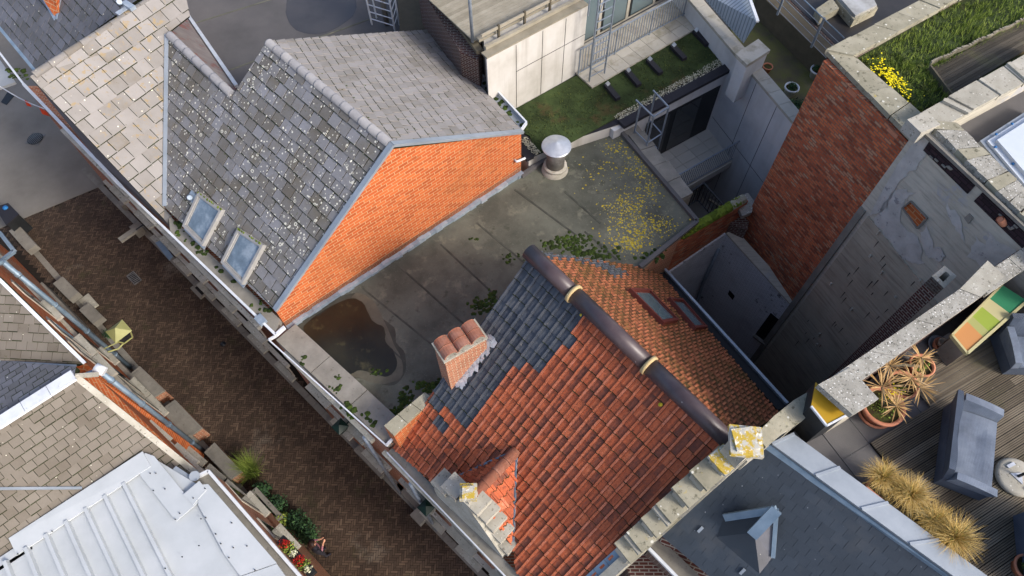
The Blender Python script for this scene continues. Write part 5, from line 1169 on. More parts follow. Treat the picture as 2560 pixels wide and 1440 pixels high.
def hook(x, y): one('roof_hook', m['zinc'], lambda b: b.bar(PB(x, y, .05), PB(x + 12, y - 12, .05), .05, .02, PB.n), H6)
hook(1745, 1330); hook(1850, 1435)
def dorm2():
    D = thing('dormer', 'small triangular dormer with zinc capped verges on the blue slate roof', 'dormer', PB(1880, 1320))
    T = PB(1942, 1272, .34); L = PB(1812, 1292, .03); Rr = PB(1899, 1434, .03); F = PB(1786, 1343, .01); Q = PB(1886, 1331, .3)
    one('slope', m['slate_blue'], lambda b: (b.face([L, T, Q, F], .1), b.face([F, Q, Rr], .8)), D)  # shading painted in: left slope takes the darker tone, right one the lighter
    one('cheek', m['slate_dark'], lambda b: (b.face([Q, T, PB(1930, 1396, .02)]), b.face([Q, PB(1930, 1396, .02), Rr])), D)
    one('zinc_verge', m['zinc_blue'], lambda b: b.bar(L + PB.n * .03, T + PB.n * .03, .13, .06, PB.n), D)
    one('zinc_verge', m['zinc_blue'], lambda b: b.bar(T + PB.n * .04, Q + PB.n * .04 + (Q - T) * .1, .19, .06, PB.n), D)
    one('zinc_verge', m['zinc_blue'], lambda b: b.bar(T + PB.n * .02, PB(1933, 1392, .04), .07, .07, PB.n), D)
dorm2()
GT = thing('street_gutter', 'white edged concrete gutter at the foot of the blue slates by the stepped gable', 'gutter', A(1650, 1380, 7.9))
one('trough', m['concrete'], lambda b: b.slab(px3([(1615, 1352), (1640, 1335), (1760, 1450), (1715, 1465)], 7.95), (0, 0, -.15)), GT)
one('white_edge', m['white'], lambda b: b.bar(A(1608, 1357, 8.0), A(1710, 1462, 8.0), .06, .1), GT)
one('lead_step', m['stone'], lambda b: b.box(A(1592, 1372, 8.0), sgd * .12, sgn * .14, Vector((0, 0, .1))), GT)
tag(one('brick_building', m['brick_dark'], lambda b: b.prism(px3([(1560, 1400), (1605, 1372), (1700, 1470), (1620, 1560)], 6.2), 0)), 'dark brick wall below the white edged gutter at the bottom edge', 'building')
# =================================================================== COPING WALL ROUND THE TERRACE
TZ = 10.0
TW = thing('terrace_wall', 'broad pebbly concrete coped wall with square pier slab beside the roof terrace', 'wall', Z(A(2250, 840, 11.4), 0))
TWz = 11.3
copl('coping_stone', TW, [(2050, 962), (2400, 722), (2128, 968), (2452, 742)], TWz, m['stone_speckle'], 3, .14, .004)
copl('coping_stone', TW, [(2400, 722), (2470, 650), (2452, 742), (2512, 690)], TWz, m['stone'], 1, .14, .004)
copl('coping_stone', TW, [(2440, 700), (2600, 590), (2470, 735), (2640, 620)], TWz, m['stone_speckle'], 2, .14, .004)
one('pier_slab', m['stone_speckle'], lambda b: b.slab(px3([(2046, 961), (2125, 918), (2197, 997), (2132, 1037)], TWz + .02), (0, 0, -.15)), TW, .012)
one('pier', m['render'], lambda b: b.prism(px3([(2060, 962), (2120, 928), (2185, 995), (2130, 1028)], TWz - .12), 0), TW)
one('wall', m['brick_dark'], lambda b: b.prism(px3([(2068, 963), (2470, 676), (2600, 590), (2630, 615), (2130, 962)], TWz - .12), 0), TW)
# =================================================================== ROOF TERRACE
H7 = thing('terrace_building', 'roof terrace of dark flagstones with grooved timber decking', 'building', Z(A(2300, 1100, TZ), 0))
one('body', m['flagstone'], lambda b: b.prism(px3([(1975, 1085), (2132, 985), (2500, 690), (2900, 560), (3000, 1500), (2500, 1475)], TZ), 0), H7)
fd = (A(2366, 995, TZ) - A(2173, 1110, TZ)).normalized(); fp = Vector((-fd.y, fd.x, 0)); fp = fp if fp.x < 0 else -fp
fo = A(2173, 1110, TZ)
def flags(b):
    for i in range(-4, 10):
        for j in range(-6, 8):
            p = fo + fd * (i * .62) - fp * (j * .62); q = [p, p + fd * .612, p + fd * .612 - fp * .612, p - fp * .612]
            c = sum(q, Vector()) / 4; x, y = proj(c)
            if inpoly(x, y, [(1990, 1075), (2150, 985), (2490, 710), (2720, 600), (2720, 1540), (2520, 1475)]): b.slab([v + Vector((0, 0, .012 + random.uniform(0, .004))) for v in q], (0, 0, -.02), random.random())
one('flagstones', m['flagstone'], flags, H7)
DKT = thing('timber_deck', 'weathered grooved timber decking on the dark roof terrace', 'deck', fo)
def deckb(b):
    # boards run up to the right
    k = 0; w = .142
    for i in range(26):
        o = fo - fp * (w * i) + Vector((0, 0, .08)); s0 = 0.0 + max(0, (i - 0)) * .0; 
        segs = [(-.0, 3.1), (3.11, 4.7)]
        if i % 2: segs = [(-.0, 1.6), (1.61, 4.7)]
        for a, c in segs:
            p = o + fd * a; q = o + fd * c; uvs = [(0, 0), (0, 0)]
            rv = random.random()
            for g in range(4):
                gw = (w - .008) / 4; s_ = -fp * (gw * g); b.slab([p + s_, q + s_, q + s_ - fp * (gw - .009), p + s_ - fp * (gw - .009)], (0, 0, -.04), min(1, max(0, rv + random.uniform(-.12, .12))))
    for i in range(5):
        o = fo + fp * (w * (i + 1)) + Vector((0, 0, .08))
        for g in range(4):
            gw = (w - .008) / 4; s_ = -fp * (gw * g); p = o + fd * 1.42; q = o + fd * 4.7; b.slab([p + s_, q + s_, q + s_ - fp * (gw - .009), p + s_ - fp * (gw - .009)], (0, 0, -.04), random.random())
M_['wood_deck2'] = mat('wood_deck_boards', ['#4a4338', '#5f574a', '#766d5e', '#8a8272'], 1.4, .5, .9, .5, 25, spots=[dict(k='noise', s=1.2, lo=.54, hi=.68, c='#55543a', a=.5), dict(k='noise', s=20, lo=.66, hi=.72, c='#948f80', a=.5)])
one('deck_boards', m['wood_deck2'], deckb, DKT)
one('deck_base', m['dark'], lambda b: b.slab([fo + Vector((0, 0, .045)), fo + fd * 4.65 + Vector((0, 0, .045)), fo + fd * 4.65 - fp * 3.7 + Vector((0, 0, .045)), fo - fp * 3.7 + Vector((0, 0, .045))], (0, 0, -.03)), DKT)
def clipdeck(): pass
def sofa(name, label, c, rot, L, D, group=None, cat='sofa'):
    "local frame: x along the seat length, y towards the front; base at z=0"
    T_ = thing(name, label, cat, c, group, rot, local=True); h = .38; t = .13
    def rb(x0, x1, y0, y1, z0, z1, taper=0.0):
        def f(b):
            P = [(x0, y0), (x1, y0), (x1, y1), (x0, y1)]; lo = [Vector((x, y, z0)) for x, y in P]; hi = [Vector((x, y, z1)) for x, y in P]
            b.face(hi, .5); b.face(lo[::-1], .5)
            for i in range(4): j = (i + 1) % 4; b.face([hi[i], lo[i], lo[j], hi[j]], .5, uv=[((lo[i] - lo[j]).length * 0 + 0, z1), (0, z0), ((lo[i] - lo[j]).length, z0), ((lo[i] - lo[j]).length, z1)])
        return f
    one('base', m['rattan'], rb(0, L, 0, D, .02, h - .06), T_, .02)
    def seat(b):
        n = 12; k = 8; x0, x1, y0, y1 = t, L - t, t, D - .01
        P = [[Vector((x0 + (x1 - x0) * i / n, y0 + (y1 - y0) * j / k, h + .03 * math.sin(j / k * 3.14) * .6 - .035 * math.exp(-((i / n - .35) ** 2 / .03 + (j / k - .5) ** 2 / .06)) - .03 * math.exp(-((i / n - .75) ** 2 / .03 + (j / k - .5) ** 2 / .06)))) for j in range(k + 1)] for i in range(n + 1)]
        for i in range(n):
            for j in range(k): b.face([P[i][j], P[i + 1][j], P[i + 1][j + 1], P[i][j + 1]], .5, smooth=True)
        b.slab([Vector((x0, y1, h - .01)), Vector((x1, y1, h - .01)), Vector((x1, y1, h - .08)), Vector((x0, y1, h - .08))], (0, -.02, 0))
    one('seat', m['rattan_seat'], seat, T_)
    def back(b):
        n = 14; 
        for i in range(n):
            xa, xb = L * i / n, L * (i + 1) / n; w = lambda x: .02 * math.sin(x / L * 9)
            lo = [Vector((xa, 0, h - .08)), Vector((xb, 0, h - .08)), Vector((xb, t, h - .08)), Vector((xa, t, h - .08))]
            hi = [Vector((xa, -.14, .78)), Vector((xb, -.14, .78)), Vector((xb, t * .7 - .14 + w(xb), .78)), Vector((xa, t * .7 - .14 + w(xa), .78))]
            b.face(hi, .5); b.face([lo[0], lo[1], hi[1], hi[0]], .5); b.face([lo[2], lo[3], hi[3], hi[2]], .5)
            if i == 0: b.face([lo[3], lo[0], hi[0], hi[3]], .5)
            if i == n - 1: b.face([lo[1], lo[2], hi[2], hi[1]], .5)
    one('backrest', m['rattan'], back, T_)
    for s_ in (0, 1):
        def arm(b):
            x0 = 0 if s_ == 0 else L - t; o_ = -.07 if s_ == 0 else .07; n = 6
            for i in range(n):
                ya, yb = t * .5 + (D - t * .5) * i / n, t * .5 + (D - t * .5) * (i + 1) / n; z = lambda y: .64 - .1 * (y / D) ** 2
                lo = [Vector((x0, ya, h - .1)), Vector((x0 + t, ya, h - .1)), Vector((x0 + t, yb, h - .1)), Vector((x0, yb, h - .1))]
                hi = [Vector((x0 + o_, ya, z(ya))), Vector((x0 + t + o_, ya, z(ya))), Vector((x0 + t + o_, yb, z(yb))), Vector((x0 + o_, yb, z(yb)))]
                b.face(hi, .5)
                b.face([lo[1], hi[1], hi[2], lo[2]], .5); b.face([lo[0], lo[3], hi[3], hi[0]], .5)
                if i == n - 1: b.face([lo[3], lo[2], hi[2], hi[3]], .5)
                if i == 0: b.face([lo[0], hi[0], hi[1], lo[1]], .5)
        one('armrest', m['rattan_seat'], arm, T_, .01)
    for x in (.08, L - .08):
        for y in (.08, D - .08): one('foot', m['dark'], lambda b: b.box((x, y, .015), (.03, 0, 0), (0, .03, 0), (0, 0, .015)), T_)
    return T_
# anchor: inner-left corner of the sofa back at deck height
s0_, s1_ = A(2411, 985, 10.86), A(2390, 1172, 10.86); sdv = (s0_ - s1_); srot = math.atan2(sdv.y, sdv.x) 
# x axis from lower end to upper end, y axis must point to the right (front) -> mirror by running the other way
srot2 = srot + math.pi
sof = sofa('garden_sofa', 'two seat slate blue woven garden sofa on the timber deck', Z(s0_, TZ + .085) + Vector((.05, .03, 0)), srot2, (s0_ - s1_).length + .08, .74)
# =================================================================== (front of the sofa points right)
c2 = sofa('garden_chair', 'blue woven armchair cropped at the right edge beside the long deck', A(2592, 850, TZ + .085), srot2 - 1.2, .9, .75, None, 'chair')
c3 = sofa('garden_sofa', 'second blue woven seat at lower right corner below the round base', A(2530, 1290, TZ + .085), srot2 + .15, 1.2, .74, None, 'sofa')
PBs = thing('parasol_base', 'round lichen stained concrete parasol base with two handles', 'parasol base', A(2528, 1200, TZ + .08))
pc_ = A(2535, 1195, TZ + .08)
one('disc', m['stone'], lambda b: b.lathe(pc_, [(0, 0), (.3, 0), (.34, .03), (.33, .08), (.28, .1), (0, .11)], 32), PBs)
for dx, dy in ((-.06, .19), (.12, -.2)): one('handle', m['alu'], lambda b: b.box(pc_ + Vector((dx, dy, .12)), (.07, .03, 0), (-.012, .025, 0), (0, 0, .012)), PBs, .008)
one('plate', m['alu'], lambda b: b.slab([pc_ + Vector((-.12, .05, .125)), pc_ + Vector((.08, .06, .125)), pc_ + Vector((.02, -.14, .125))], (0, 0, -.012)), PBs)
one('stem', m['iron'], lambda b: b.tube([pc_ + Vector((0, 0, .1)), pc_ + Vector((0, 0, .42))], .025, 10), PBs)
# long planter with ornamental grasses
PLN = thing('planter', 'long terracotta planter overflowing with straw coloured ornamental grass', 'planter', A(2280, 1290, TZ))
pl0, pl1 = A(2178, 1205, TZ + .3), A(2398, 1392, TZ + .3); pld = (pl1 - pl0).normalized(); pln_ = Vector((-pld.y, pld.x, 0)); pln_ = pln_ if pln_.x > 0 else -pln_
one('box', m['pot'], lambda b: (b.prism([pl0 - pln_ * .16, pl1 - pln_ * .16, pl1 + pln_ * .2, pl0 + pln_ * .2], TZ), b.bar(pl0 - pln_ * .15 + Vector((0, 0, .0)), pl1 - pln_ * .15, .04, .05)), PLN, .015)
one('soil', m['soil'], lambda b: b.slab([pl0 - pln_ * .1 + Vector((0, 0, .01)), pl1 - pln_ * .1 + Vector((0, 0, .01)), pl1 + pln_ * .15 + Vector((0, 0, .01)), pl0 + pln_ * .15 + Vector((0, 0, .01))], (0, 0, -.02)), PLN)
for i, (x, y, s_) in enumerate([(2200, 1195, 1.0), (2268, 1240, 1.1), (2238, 1225, .8), (2330, 1305, 1.0), (2375, 1345, 1.25), (2300, 1275, .7)]):
    tf = thing('ornamental_grass', ['straw grass tuft at the top end of planter', 'tall pale straw tuft second along the planter', 'small tuft pressed between the first two big tufts', 'green centred tuft in lower half of planter', 'largest wide spreading straw tuft at the planter end', 'short dark tuft in the middle of the planter'][i], 'ornamental grass', A(x, y, TZ + .3), 'ornamental grasses in the long planter')
    def tuftb(b): blades(b, A(x, y, TZ + .28), int(700 * s_), .38 * s_, .36 * s_, .011, .1, 4, droop=1.0)
    one('blades', m['straw'], tuftb, tf)
    one('green_blades', m['green_b'], lambda b: blades(b, A(x, y, TZ + .28), 130, .3 * s_, .17 * s_, .008, .08, 3), tf)
# palms in pots
def palm(T_, heads):
    for (c, r) in heads:
        def fr(b):
            for k in range(34):
                t = random.random() * 6.283; el = random.uniform(-.35, .9); d = Vector((math.cos(t) * math.cos(el), math.sin(t) * math.cos(el), math.sin(el))); s_ = d.cross(Vector((0, 0, 1))).normalized() * .011; L = r * random.uniform(.75, 1.1)
                m1 = c + d * L * .55 + s_; m2 = c + d * L * .55 - s_; e = c + d * L - Vector((0, 0, .06 * r)); rv = random.random(); b.face([c, m1, m2], rv); b.face([m1, e, m2], rv)
        one('frond', m['straw_palm'], fr, T_)
def palmpot(x, y, r, h, label, heads):
    c = A(x, y, TZ + .02); T_ = pot('palm_pot', label, c, r, h, m['pot'], None, None, 'potted palm')
    one('saucer', m['pot'], lambda b: b.lathe(c, [(r * .8, -.01), (r * .9, .0), (r * .92, .04), (r * .8, .04)], 24), T_)
    for hx, hy, hz, hr in heads:
        e = A(hx, hy, TZ + hz); one('trunk', m['wood_old'], lambda b: b.tube([c + Vector((0, 0, h * .8)), lerp(c, e, .6) + Vector((0, 0, h * .5)), e], [.035, .028, .018], 8), T_); palm(T_, [(e, hr)])
    one('ground_leaves', m['green_b'], lambda b: leafball(b, c + Vector((0, 0, h * .9)), r * .8, r * .8, .08, 160, .025), T_)
    return T_
palmpot(2188, 1030, .36, .34, 'large terracotta pot by the pier slab holding a dry fan palm', [(2205, 968, .75, .46), (2240, 1015, .55, .36)])
palmpot(2240, 975, .26, .3, 'middle palm pot with tiny yellow flowers between the palms', [(2278, 945, .7, .34), (2300, 968, .62, .42)])
palmpot(2286, 928, .22, .3, 'farthest palm pot with yellowed foliage near the stacked bowls', [(2302, 895, .6, .34), (2225, 915, .7, .36)])
tag(one('yellow_flowers', m['yellow_fl'], lambda b: [b.lathe(A(random.gauss(2240, 10), random.gauss(982, 9), TZ + .42), [(.013, 0), (0, .006)], 6) for _ in range(46)]), 'small yellow flowers between the dry palms', 'flowers'); struct(bpy.data.objects['yellow_flowers'], 'stuff')
BW_ = thing('bowl_stack', 'stack of round pots nested in a grey dish beside the striped lid', 'pot stack', A(2338, 868, TZ))
cb = A(2340, 868, TZ)
one('dish', m['zinc'], lambda b: b.lathe(cb, [(0, .02), (.13, .02), (.19, .12), (.2, .12), (.14, 0)], 28), BW_)
one('outer_pot', m['pot'], lambda b: b.lathe(cb + Vector((0.01, -.01, .05)), [(.11, 0), (.14, .12), (.12, .12), (.1, .03), (0, .03)], 28), BW_)
one('inner_pot', m['pale_tile'], lambda b: b.lathe(cb + Vector((.02, 0, .12)), [(.06, 0), (.09, .12), (.075, .12), (.06, .03), (0, .03)], 24), BW_)
tag(one('metal_box', m['zinc'], lambda b: b.box(A(2368, 853, TZ + .12), fd * .09, fp * .1, Vector((0, 0, .11))), None, .01), 'small grey metal box beside the stack of round pots', 'box')
# striped storage cabinet
CB = thing('storage_cabinet', 'low cabinet with weathered green, cream, lime and orange striped lid', 'cabinet', A(2450, 800, TZ))
cq = [(2505, 712), (2568, 752), (2418, 884), (2380, 838)]; cqz = 10.75
Q = px3(cq, cqz)
names = ['st_green', 'st_cream', 'st_lime', 'st_olive', 'st_tan', 'st_tan']; fr_ = [0, .27, .43, .62, .72, .86, 1.0]
for i in range(6): one('lid_stripe', m[names[i]], lambda b: b.slab([lerp(Q[0], Q[3], fr_[i]), lerp(Q[1], Q[2], fr_[i]), lerp(Q[1], Q[2], fr_[i + 1]), lerp(Q[0], Q[3], fr_[i + 1])], (0, 0, -.04)), CB)
one('cabinet_body', m['concrete'], lambda b: b.prism([p - Vector((0, 0, .04)) for p in inset(Q, .03)], TZ), CB)
one('lid_rim', m['st_cream'], lambda b: (b.bar(Q[1] + Vector((0, 0, -.02)), Q[2] + Vector((0, 0, -.02)), .05, .08), b.bar(Q[2] - Vector((0, 0, .02)), Q[3] - Vector((0, 0, .02)), .04, .08), b.bar(Q[0] - Vector((0, 0, .02)), Q[3] - Vector((0, 0, .02)), .04, .08)), CB)
YL = thing('yellow_box', 'ochre yellow lidded box tucked under the square pier slab', 'box', A(2080, 1010, TZ))
yq = px3([(2040, 955), (2075, 1000), (2118, 1037), (2067, 1064), (2028, 1015)], 11.0)
one('lid', m['ochre'], lambda b: b.slab(yq, (0, 0, -.03)), YL); one('rim', m['white'], lambda b: (b.bar(yq[2] - Vector((0, 0, .01)), yq[3] - Vector((0, 0, .01)), .03, .05), b.bar(yq[3] - Vector((0, 0, .01)), yq[4] - Vector((0, 0, .01)), .03, .05)), YL)
one('body', m['iron'], lambda b: b.prism([p - Vector((0, 0, .03)) for p in yq], TZ), YL)
pot('plant_pot', 'terracotta pot with low green plant cropped by the bottom right corner', A(2545, 1425, TZ), .2, .28, m['pot'], leafy(200, .14, .1, .03, 'green'))
tag(one('roof_tin_strip', m['wood_grey'], lambda b: b.bar(A(2208, 1066, TZ + .03), A(2262, 1044, TZ + .03), .035, .02)), 'pale wooden strip lying on flagstones beside the big palm pot', 'strip')

# =================================================================== LEFT ROW
FZ = 0.0
LD0 = A(120, 670, 0); LD1 = A(560, 1150, 0); ld = (LD1 - LD0).normalized(); ln = Vector((-ld.y, ld.x, 0)); ln = ln if ln.x < 0 else -ln     # ln points away from the street
def LW(s, z=0.0, out=0.0): return Vector((LD0.x, LD0.y, 0)) + ld * s + ln * out + Vector((0, 0, z))
sof_ = lambda px, py, z: (A(px, py, z) - Vector((LD0.x, LD0.y, z))).dot(ld)
# ---- house A: slates, brick facade
sA0, sA1 = -9.0, sof_(215, 912, 8.3)
HA = thing('brick_house', 'left row house with brown grey slates and sunlit orange brick facade, upper left', 'house', LW(sA0 / 2))
zA0, zA1 = 9.6, 8.35
PA = Pl(A(0, 700, 7.6), A(212, 908, 6.7), A(0, 905, 6.7))
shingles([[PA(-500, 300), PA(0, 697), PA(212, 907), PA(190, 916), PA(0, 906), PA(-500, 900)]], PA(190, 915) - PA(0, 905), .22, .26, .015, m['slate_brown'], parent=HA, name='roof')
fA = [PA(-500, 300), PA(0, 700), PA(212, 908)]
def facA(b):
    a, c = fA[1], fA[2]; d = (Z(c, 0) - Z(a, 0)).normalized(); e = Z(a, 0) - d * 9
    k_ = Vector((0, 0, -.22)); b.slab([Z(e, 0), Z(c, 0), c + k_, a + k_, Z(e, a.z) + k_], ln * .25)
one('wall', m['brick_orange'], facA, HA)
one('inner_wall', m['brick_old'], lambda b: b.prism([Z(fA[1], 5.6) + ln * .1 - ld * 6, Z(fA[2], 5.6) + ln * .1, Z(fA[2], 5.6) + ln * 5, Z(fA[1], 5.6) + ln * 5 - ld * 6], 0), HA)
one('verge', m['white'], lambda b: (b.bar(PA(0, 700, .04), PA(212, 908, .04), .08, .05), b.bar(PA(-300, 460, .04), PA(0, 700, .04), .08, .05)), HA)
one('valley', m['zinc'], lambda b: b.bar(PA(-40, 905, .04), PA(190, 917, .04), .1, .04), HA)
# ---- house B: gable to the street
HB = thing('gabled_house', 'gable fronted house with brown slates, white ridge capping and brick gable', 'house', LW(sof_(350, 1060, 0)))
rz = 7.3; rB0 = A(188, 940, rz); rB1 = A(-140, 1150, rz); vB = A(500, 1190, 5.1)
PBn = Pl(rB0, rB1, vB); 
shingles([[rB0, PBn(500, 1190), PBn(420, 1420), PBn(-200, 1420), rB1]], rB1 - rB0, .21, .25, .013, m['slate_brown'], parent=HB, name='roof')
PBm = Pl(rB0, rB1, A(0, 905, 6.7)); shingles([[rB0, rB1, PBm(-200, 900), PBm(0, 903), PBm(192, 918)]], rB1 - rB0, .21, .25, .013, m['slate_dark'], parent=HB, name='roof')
one('ridge_capping', m['white'], lambda b: [b.bar(lerp(rB0, rB1, k / 5) + Vector((0, 0, .05)), lerp(rB0, rB1, (k + .98) / 5) + Vector((0, 0, .05)), .3, .07) for k in range(5)], HB)
def facB(b):
    a = Z(PBm(205, 915), 6.65); c = rB0; d = vB
    b.slab([Z(a, 0), Z(c, 0), Z(d, 0), d - Vector((0, 0, .05)), c - Vector((0, 0, .05)), a], ln * .3)
one('gable_wall', m['brick_orange'], facB, HB)
one('verge', m['stone'], lambda b: (b.bar(rB0, vB, .14, .08), b.bar(rB0, A(247, 936, 7.1), .1, .06)), HB)
one('wall', m['brick_old'], lambda b: b.prism([Z(rB0, 4.6), Z(vB, 4.6), Z(PBn(420, 1420), 3.6), Z(rB1, 4.6)], 0), HB)
hipk = [PBn(-60, 1222, .06), PBn(205, 1220, .06)]; one('valley', m['zinc'], lambda b: b.bar(hipk[0], hipk[1], .06, .03), HB)
# window slivers: tall arched windows with pale stone surrounds
def fwin(par, s, z0, z1, w, depth=.0, out=-.0, base=None, d=None, arch=True):
    p = base + d * s; nrm = -ln
    fr = one('window', m['pale_tile'], lambda b: b.slab([Z(p, z0) + nrm * .03, Z(p + d * w, z0) + nrm * .03, Z(p + d * w, z1) + nrm * .03, Z(p + d * w * .5, z1 + (.25 if arch else 0)) + nrm * .03, Z(p, z1) + nrm * .03], -nrm * .06), par)
    one('pane', m['glass_dark'], lambda b: b.slab([Z(p + d * .12, z0 + .12) + nrm * .045, Z(p + d * (w - .12), z0 + .12) + nrm * .045, Z(p + d * (w - .12), z1 - .05) + nrm * .045, Z(p + d * .12, z1 - .05) + nrm * .045], -nrm * .02), fr)
    one('sill', m['stone'], lambda b: b.bar(Z(p - d * .08, z0 - .05) + nrm * .08, Z(p + d * (w + .08), z0 - .05) + nrm * .08, .22, .1), fr)
dA = (Z(fA[2], 0) - Z(fA[1], 0)).normalized(); bA = Z(fA[1], 0)
for s_ in (-1.5, .3, 1.25): 
    fwin(HA, s_, 4.6, 6.0, .75, base=bA, d=dA); fwin(HA, s_, 1.4, 3.4, .75, base=bA, d=dA)
dB = (Z(vB, 0) - Z(rB0, 0)).normalized(); bB = Z(rB0, 0)
for s_ in (.25, 1.35): fwin(HB, s_, 4.1, 5.2, .7, base=bB, d=dB)
for s_ in (.0, .95, 1.7): fwin(HB, s_, 1.2, 3.2, .65, base=bB, d=dB)
one('string_course', m['stone'], lambda b: b.bar(bA + Vector((0, 0, 4.1)) - ln * .05 - dA * 6, Z(fA[2], 4.1) - ln * .05, .1, .22), HA)
one('plinth', m['concrete'], lambda b: b.bar(bA + Vector((0, 0, .4)) - ln * .06 - dA * 6, Z(fA[2], .4) - ln * .06, .16, .8), HA)
one('string_course', m['stone'], lambda b: b.bar(bB + Vector((0, 0, 4.0)) - ln * .05, Z(vB, 4.0) - ln * .05, .1, .22), HB)
def pipe(par, t, bt, zt, zb, r=.07):
    a = A(*t, zt); c = A(*bt, zb); xy = (a + c) / 2
    def f(b):
        n = 4
        b.tube([c, a], r, 12)
        for i in range(n): p = lerp(c, a, (i + .6) / n); b.tube([p, p + (a - c).normalized() * .08], r * 1.25, 12)
        b.tube([a, a + ln * .25 + Vector((0, 0, .12))], r, 10)
    one('downpipe', m['zinc_blue'], f, par)
pipe(HA, (7, 655), (327, 918), 6.85, .1); pipe(HB, (245, 925), (512, 1130), 6.75, .1)
one('white_hopper', m['white'], lambda b: b.tube([A(238, 918, 7.0), A(262, 930, 6.9)], .12, 12), HB)
tag(one('roof_window_sill', m['zinc_blue'], lambda b: (b.bar(A(0, 582, 5.5), A(36, 628, 5.5), .1, .1), b.bar(A(36, 628, 5.5), A(0, 655, 5.5), .1, .1))), 'pale blue metal corner trim at the left edge', 'trim')
# ---- metal roof building
MZ = 5.9
HM = thing('metal_roof_building', 'building with white trapezoidal sheet metal roof and folded edge flashings, lower left', 'building', LW(sof_(500, 1300, 0)))
M1, M2, M3 = A(362, 1132, MZ), A(30, 1348, MZ), A(690, 1410, MZ); mu = (M1 - M2).normalized(); mv = Vector((mu.y, -mu.x, 0)); mv = mv if mv.y < 0 else -mv
rx = A(128, 1318, MZ)        # trapezoidal sheets start after the wide flashing strip
def sheets(b):
    L = (M1 - M2).length; per = .46; fl = .42
    rim = (M3 - M1)
    for i in range(-12, int(L / per)):
        x0 = i * per; prof = [(0, 0), (.17, .0), (.18, .12), (.255, .12), (.265, 0), (.46, 0)]
        # right-hand limit follows the slanting edge
        def lim(x): return 0 if x < L else (x - L) / max(1e-3, rim.normalized().dot(mu)) 
        for k in range(5):
            xa, xb = x0 + prof[k][0], x0 + prof[k + 1][0]; ha, hb = prof[k][1], prof[k + 1][1]
            va, vb = max(fl, lim(xa) * abs(rim.normalized().dot(mv)) + .35), max(fl, lim(xb) * abs(rim.normalized().dot(mv)) + .35)
            va = vb = fl
            a = M2 + mu * xa + mv * va + Vector((0, 0, ha)); c = M2 + mu * xb + mv * vb + Vector((0, 0, hb)); b.face([a, c, M2 + mu * xb + mv * 5.6 + Vector((0, 0, hb)), M2 + mu * xa + mv * 5.6 + Vector((0, 0, ha))], .5)
        b.box(M2 + mu * (x0 + .21) + mv * (fl + .02) + Vector((0, 0, .03)), mu * .03, mv * .01, Vector((0, 0, .02)), 0.0)
one('sheet_roof', m['metal_sheet'], sheets, HM)
one('sheet_underlay', m['metal_sheet'], lambda b: b.slab([M1 + Vector((0, 0, -.01)), A(500, 1215, MZ - .01), A(700, 1420, MZ - .01), A(800, 1560, MZ - .01), M1 - mu * 1.3 + mv * 5.2, M1 - mu * .8 + mv * .3], (0, 0, -.03), .3), HM)
one('edge_flashing', m['metal_sheet'], lambda b: (b.slab([M2 + Vector((0, 0, .12)), M1 + Vector((0, 0, .12)), M1 + mv * .45 + Vector((0, 0, .1)), M2 + mv * .45 + Vector((0, 0, .07))], (0, 0, -.04), .9), b.slab([M2 - mu * 1.5 + mv * .22 + Vector((0, 0, .0)), M2 + mv * .22 + mu * .3 + Vector((0, 0, .0)), M2 + mv * .5 + mu * .3, M2 - mu * 1.5 + mv * .5], (0, 0, -.04), .7)), HM)
md = (A(470, 1212, MZ) - M1).normalized(); 
P_ = lambda x, y, h=.08: A(x, y, MZ + h)
one('corner_flashing', m['metal_sheet'], lambda b: b.slab([P_(362, 1132), P_(385, 1140), P_(460, 1232), P_(505, 1248), P_(440, 1303), P_(350, 1188)], (0, 0, -.03), .9), HM)
one('side_flashing', m['metal_sheet'], lambda b: (b.slab([P_(458, 1236, .12), P_(498, 1202, .12), P_(516, 1224, .12), P_(482, 1262, .12)], (0, 0, -.03), .8), b.slab([P_(500, 1212, .1), P_(520, 1210, .1), P_(692, 1408, .1), P_(600, 1440, .1), P_(560, 1385, .1), P_(495, 1262, .1)], (0, 0, -.03), .6), b.slab([P_(692, 1410, .1), P_(600, 1442, .1), P_(640, 1500, .1), P_(740, 1480, .1)], (0, 0, -.03), .9)), HM)
for x, y in [(375, 1183), (389, 1183), (412, 1222), (383, 1226), (512, 1221), (483, 1245), (449, 1283), (438, 1298), (514, 1294), (502, 1297), (579, 1307), (539, 1335), (552, 1359), (583, 1369), (572, 1394), (617, 1365), (637, 1425), (497, 1364), (455, 1392), (413, 1421), (130, 1328), (44, 1385)]:
    one('screw', m['iron'], lambda b: b.lathe(P_(x, y, .13), [(.014, -.02), (.014, .008), (0, .012)], 8), HM)

one('wall', m['panel_white'], lambda b: b.prism([Z(M2 - mu * 3, MZ - .4), Z(M2, MZ - .3), Z(M1, MZ - .2), P_(495, 1220, -.15), P_(690, 1425, -.15), P_(820, 1570, -.15), Z(M2 - mu * 2 + mv * 5, MZ - .5)], 3.0), HM)
gz = 5.6
gq = [A(478, 1200, gz), A(522, 1178, gz), A(752, 1442, gz), A(880, 1590, gz), A(800, 1600, gz), A(640, 1440, gz)]
one('gutter_floor', m['concrete'], lambda b: b.slab([p - Vector((0, 0, .06)) for p in gq], (0, 0, -.25)), HM)
one('white_gutter_edge', m['white'], lambda b: (b.bar(gq[0], gq[1], .07, .12), b.bar(gq[1], gq[2], .07, .12), b.bar(gq[2], gq[3], .07, .12)), HM)
one('facade', m['brick_old'], lambda b: b.prism([Z(p, gz - .3) for p in gq], 0), HM)
one('flashing_funnel', m['zinc'], lambda b: (b.tube([A(486, 1190, 5.9), A(492, 1194, 5.6)], [.12, .07], 12), b.slab([A(440, 1165, 5.85), A(478, 1190, 5.8), A(470, 1230, 5.8), A(425, 1180, 5.85)], (0, 0, -.05))), HM)
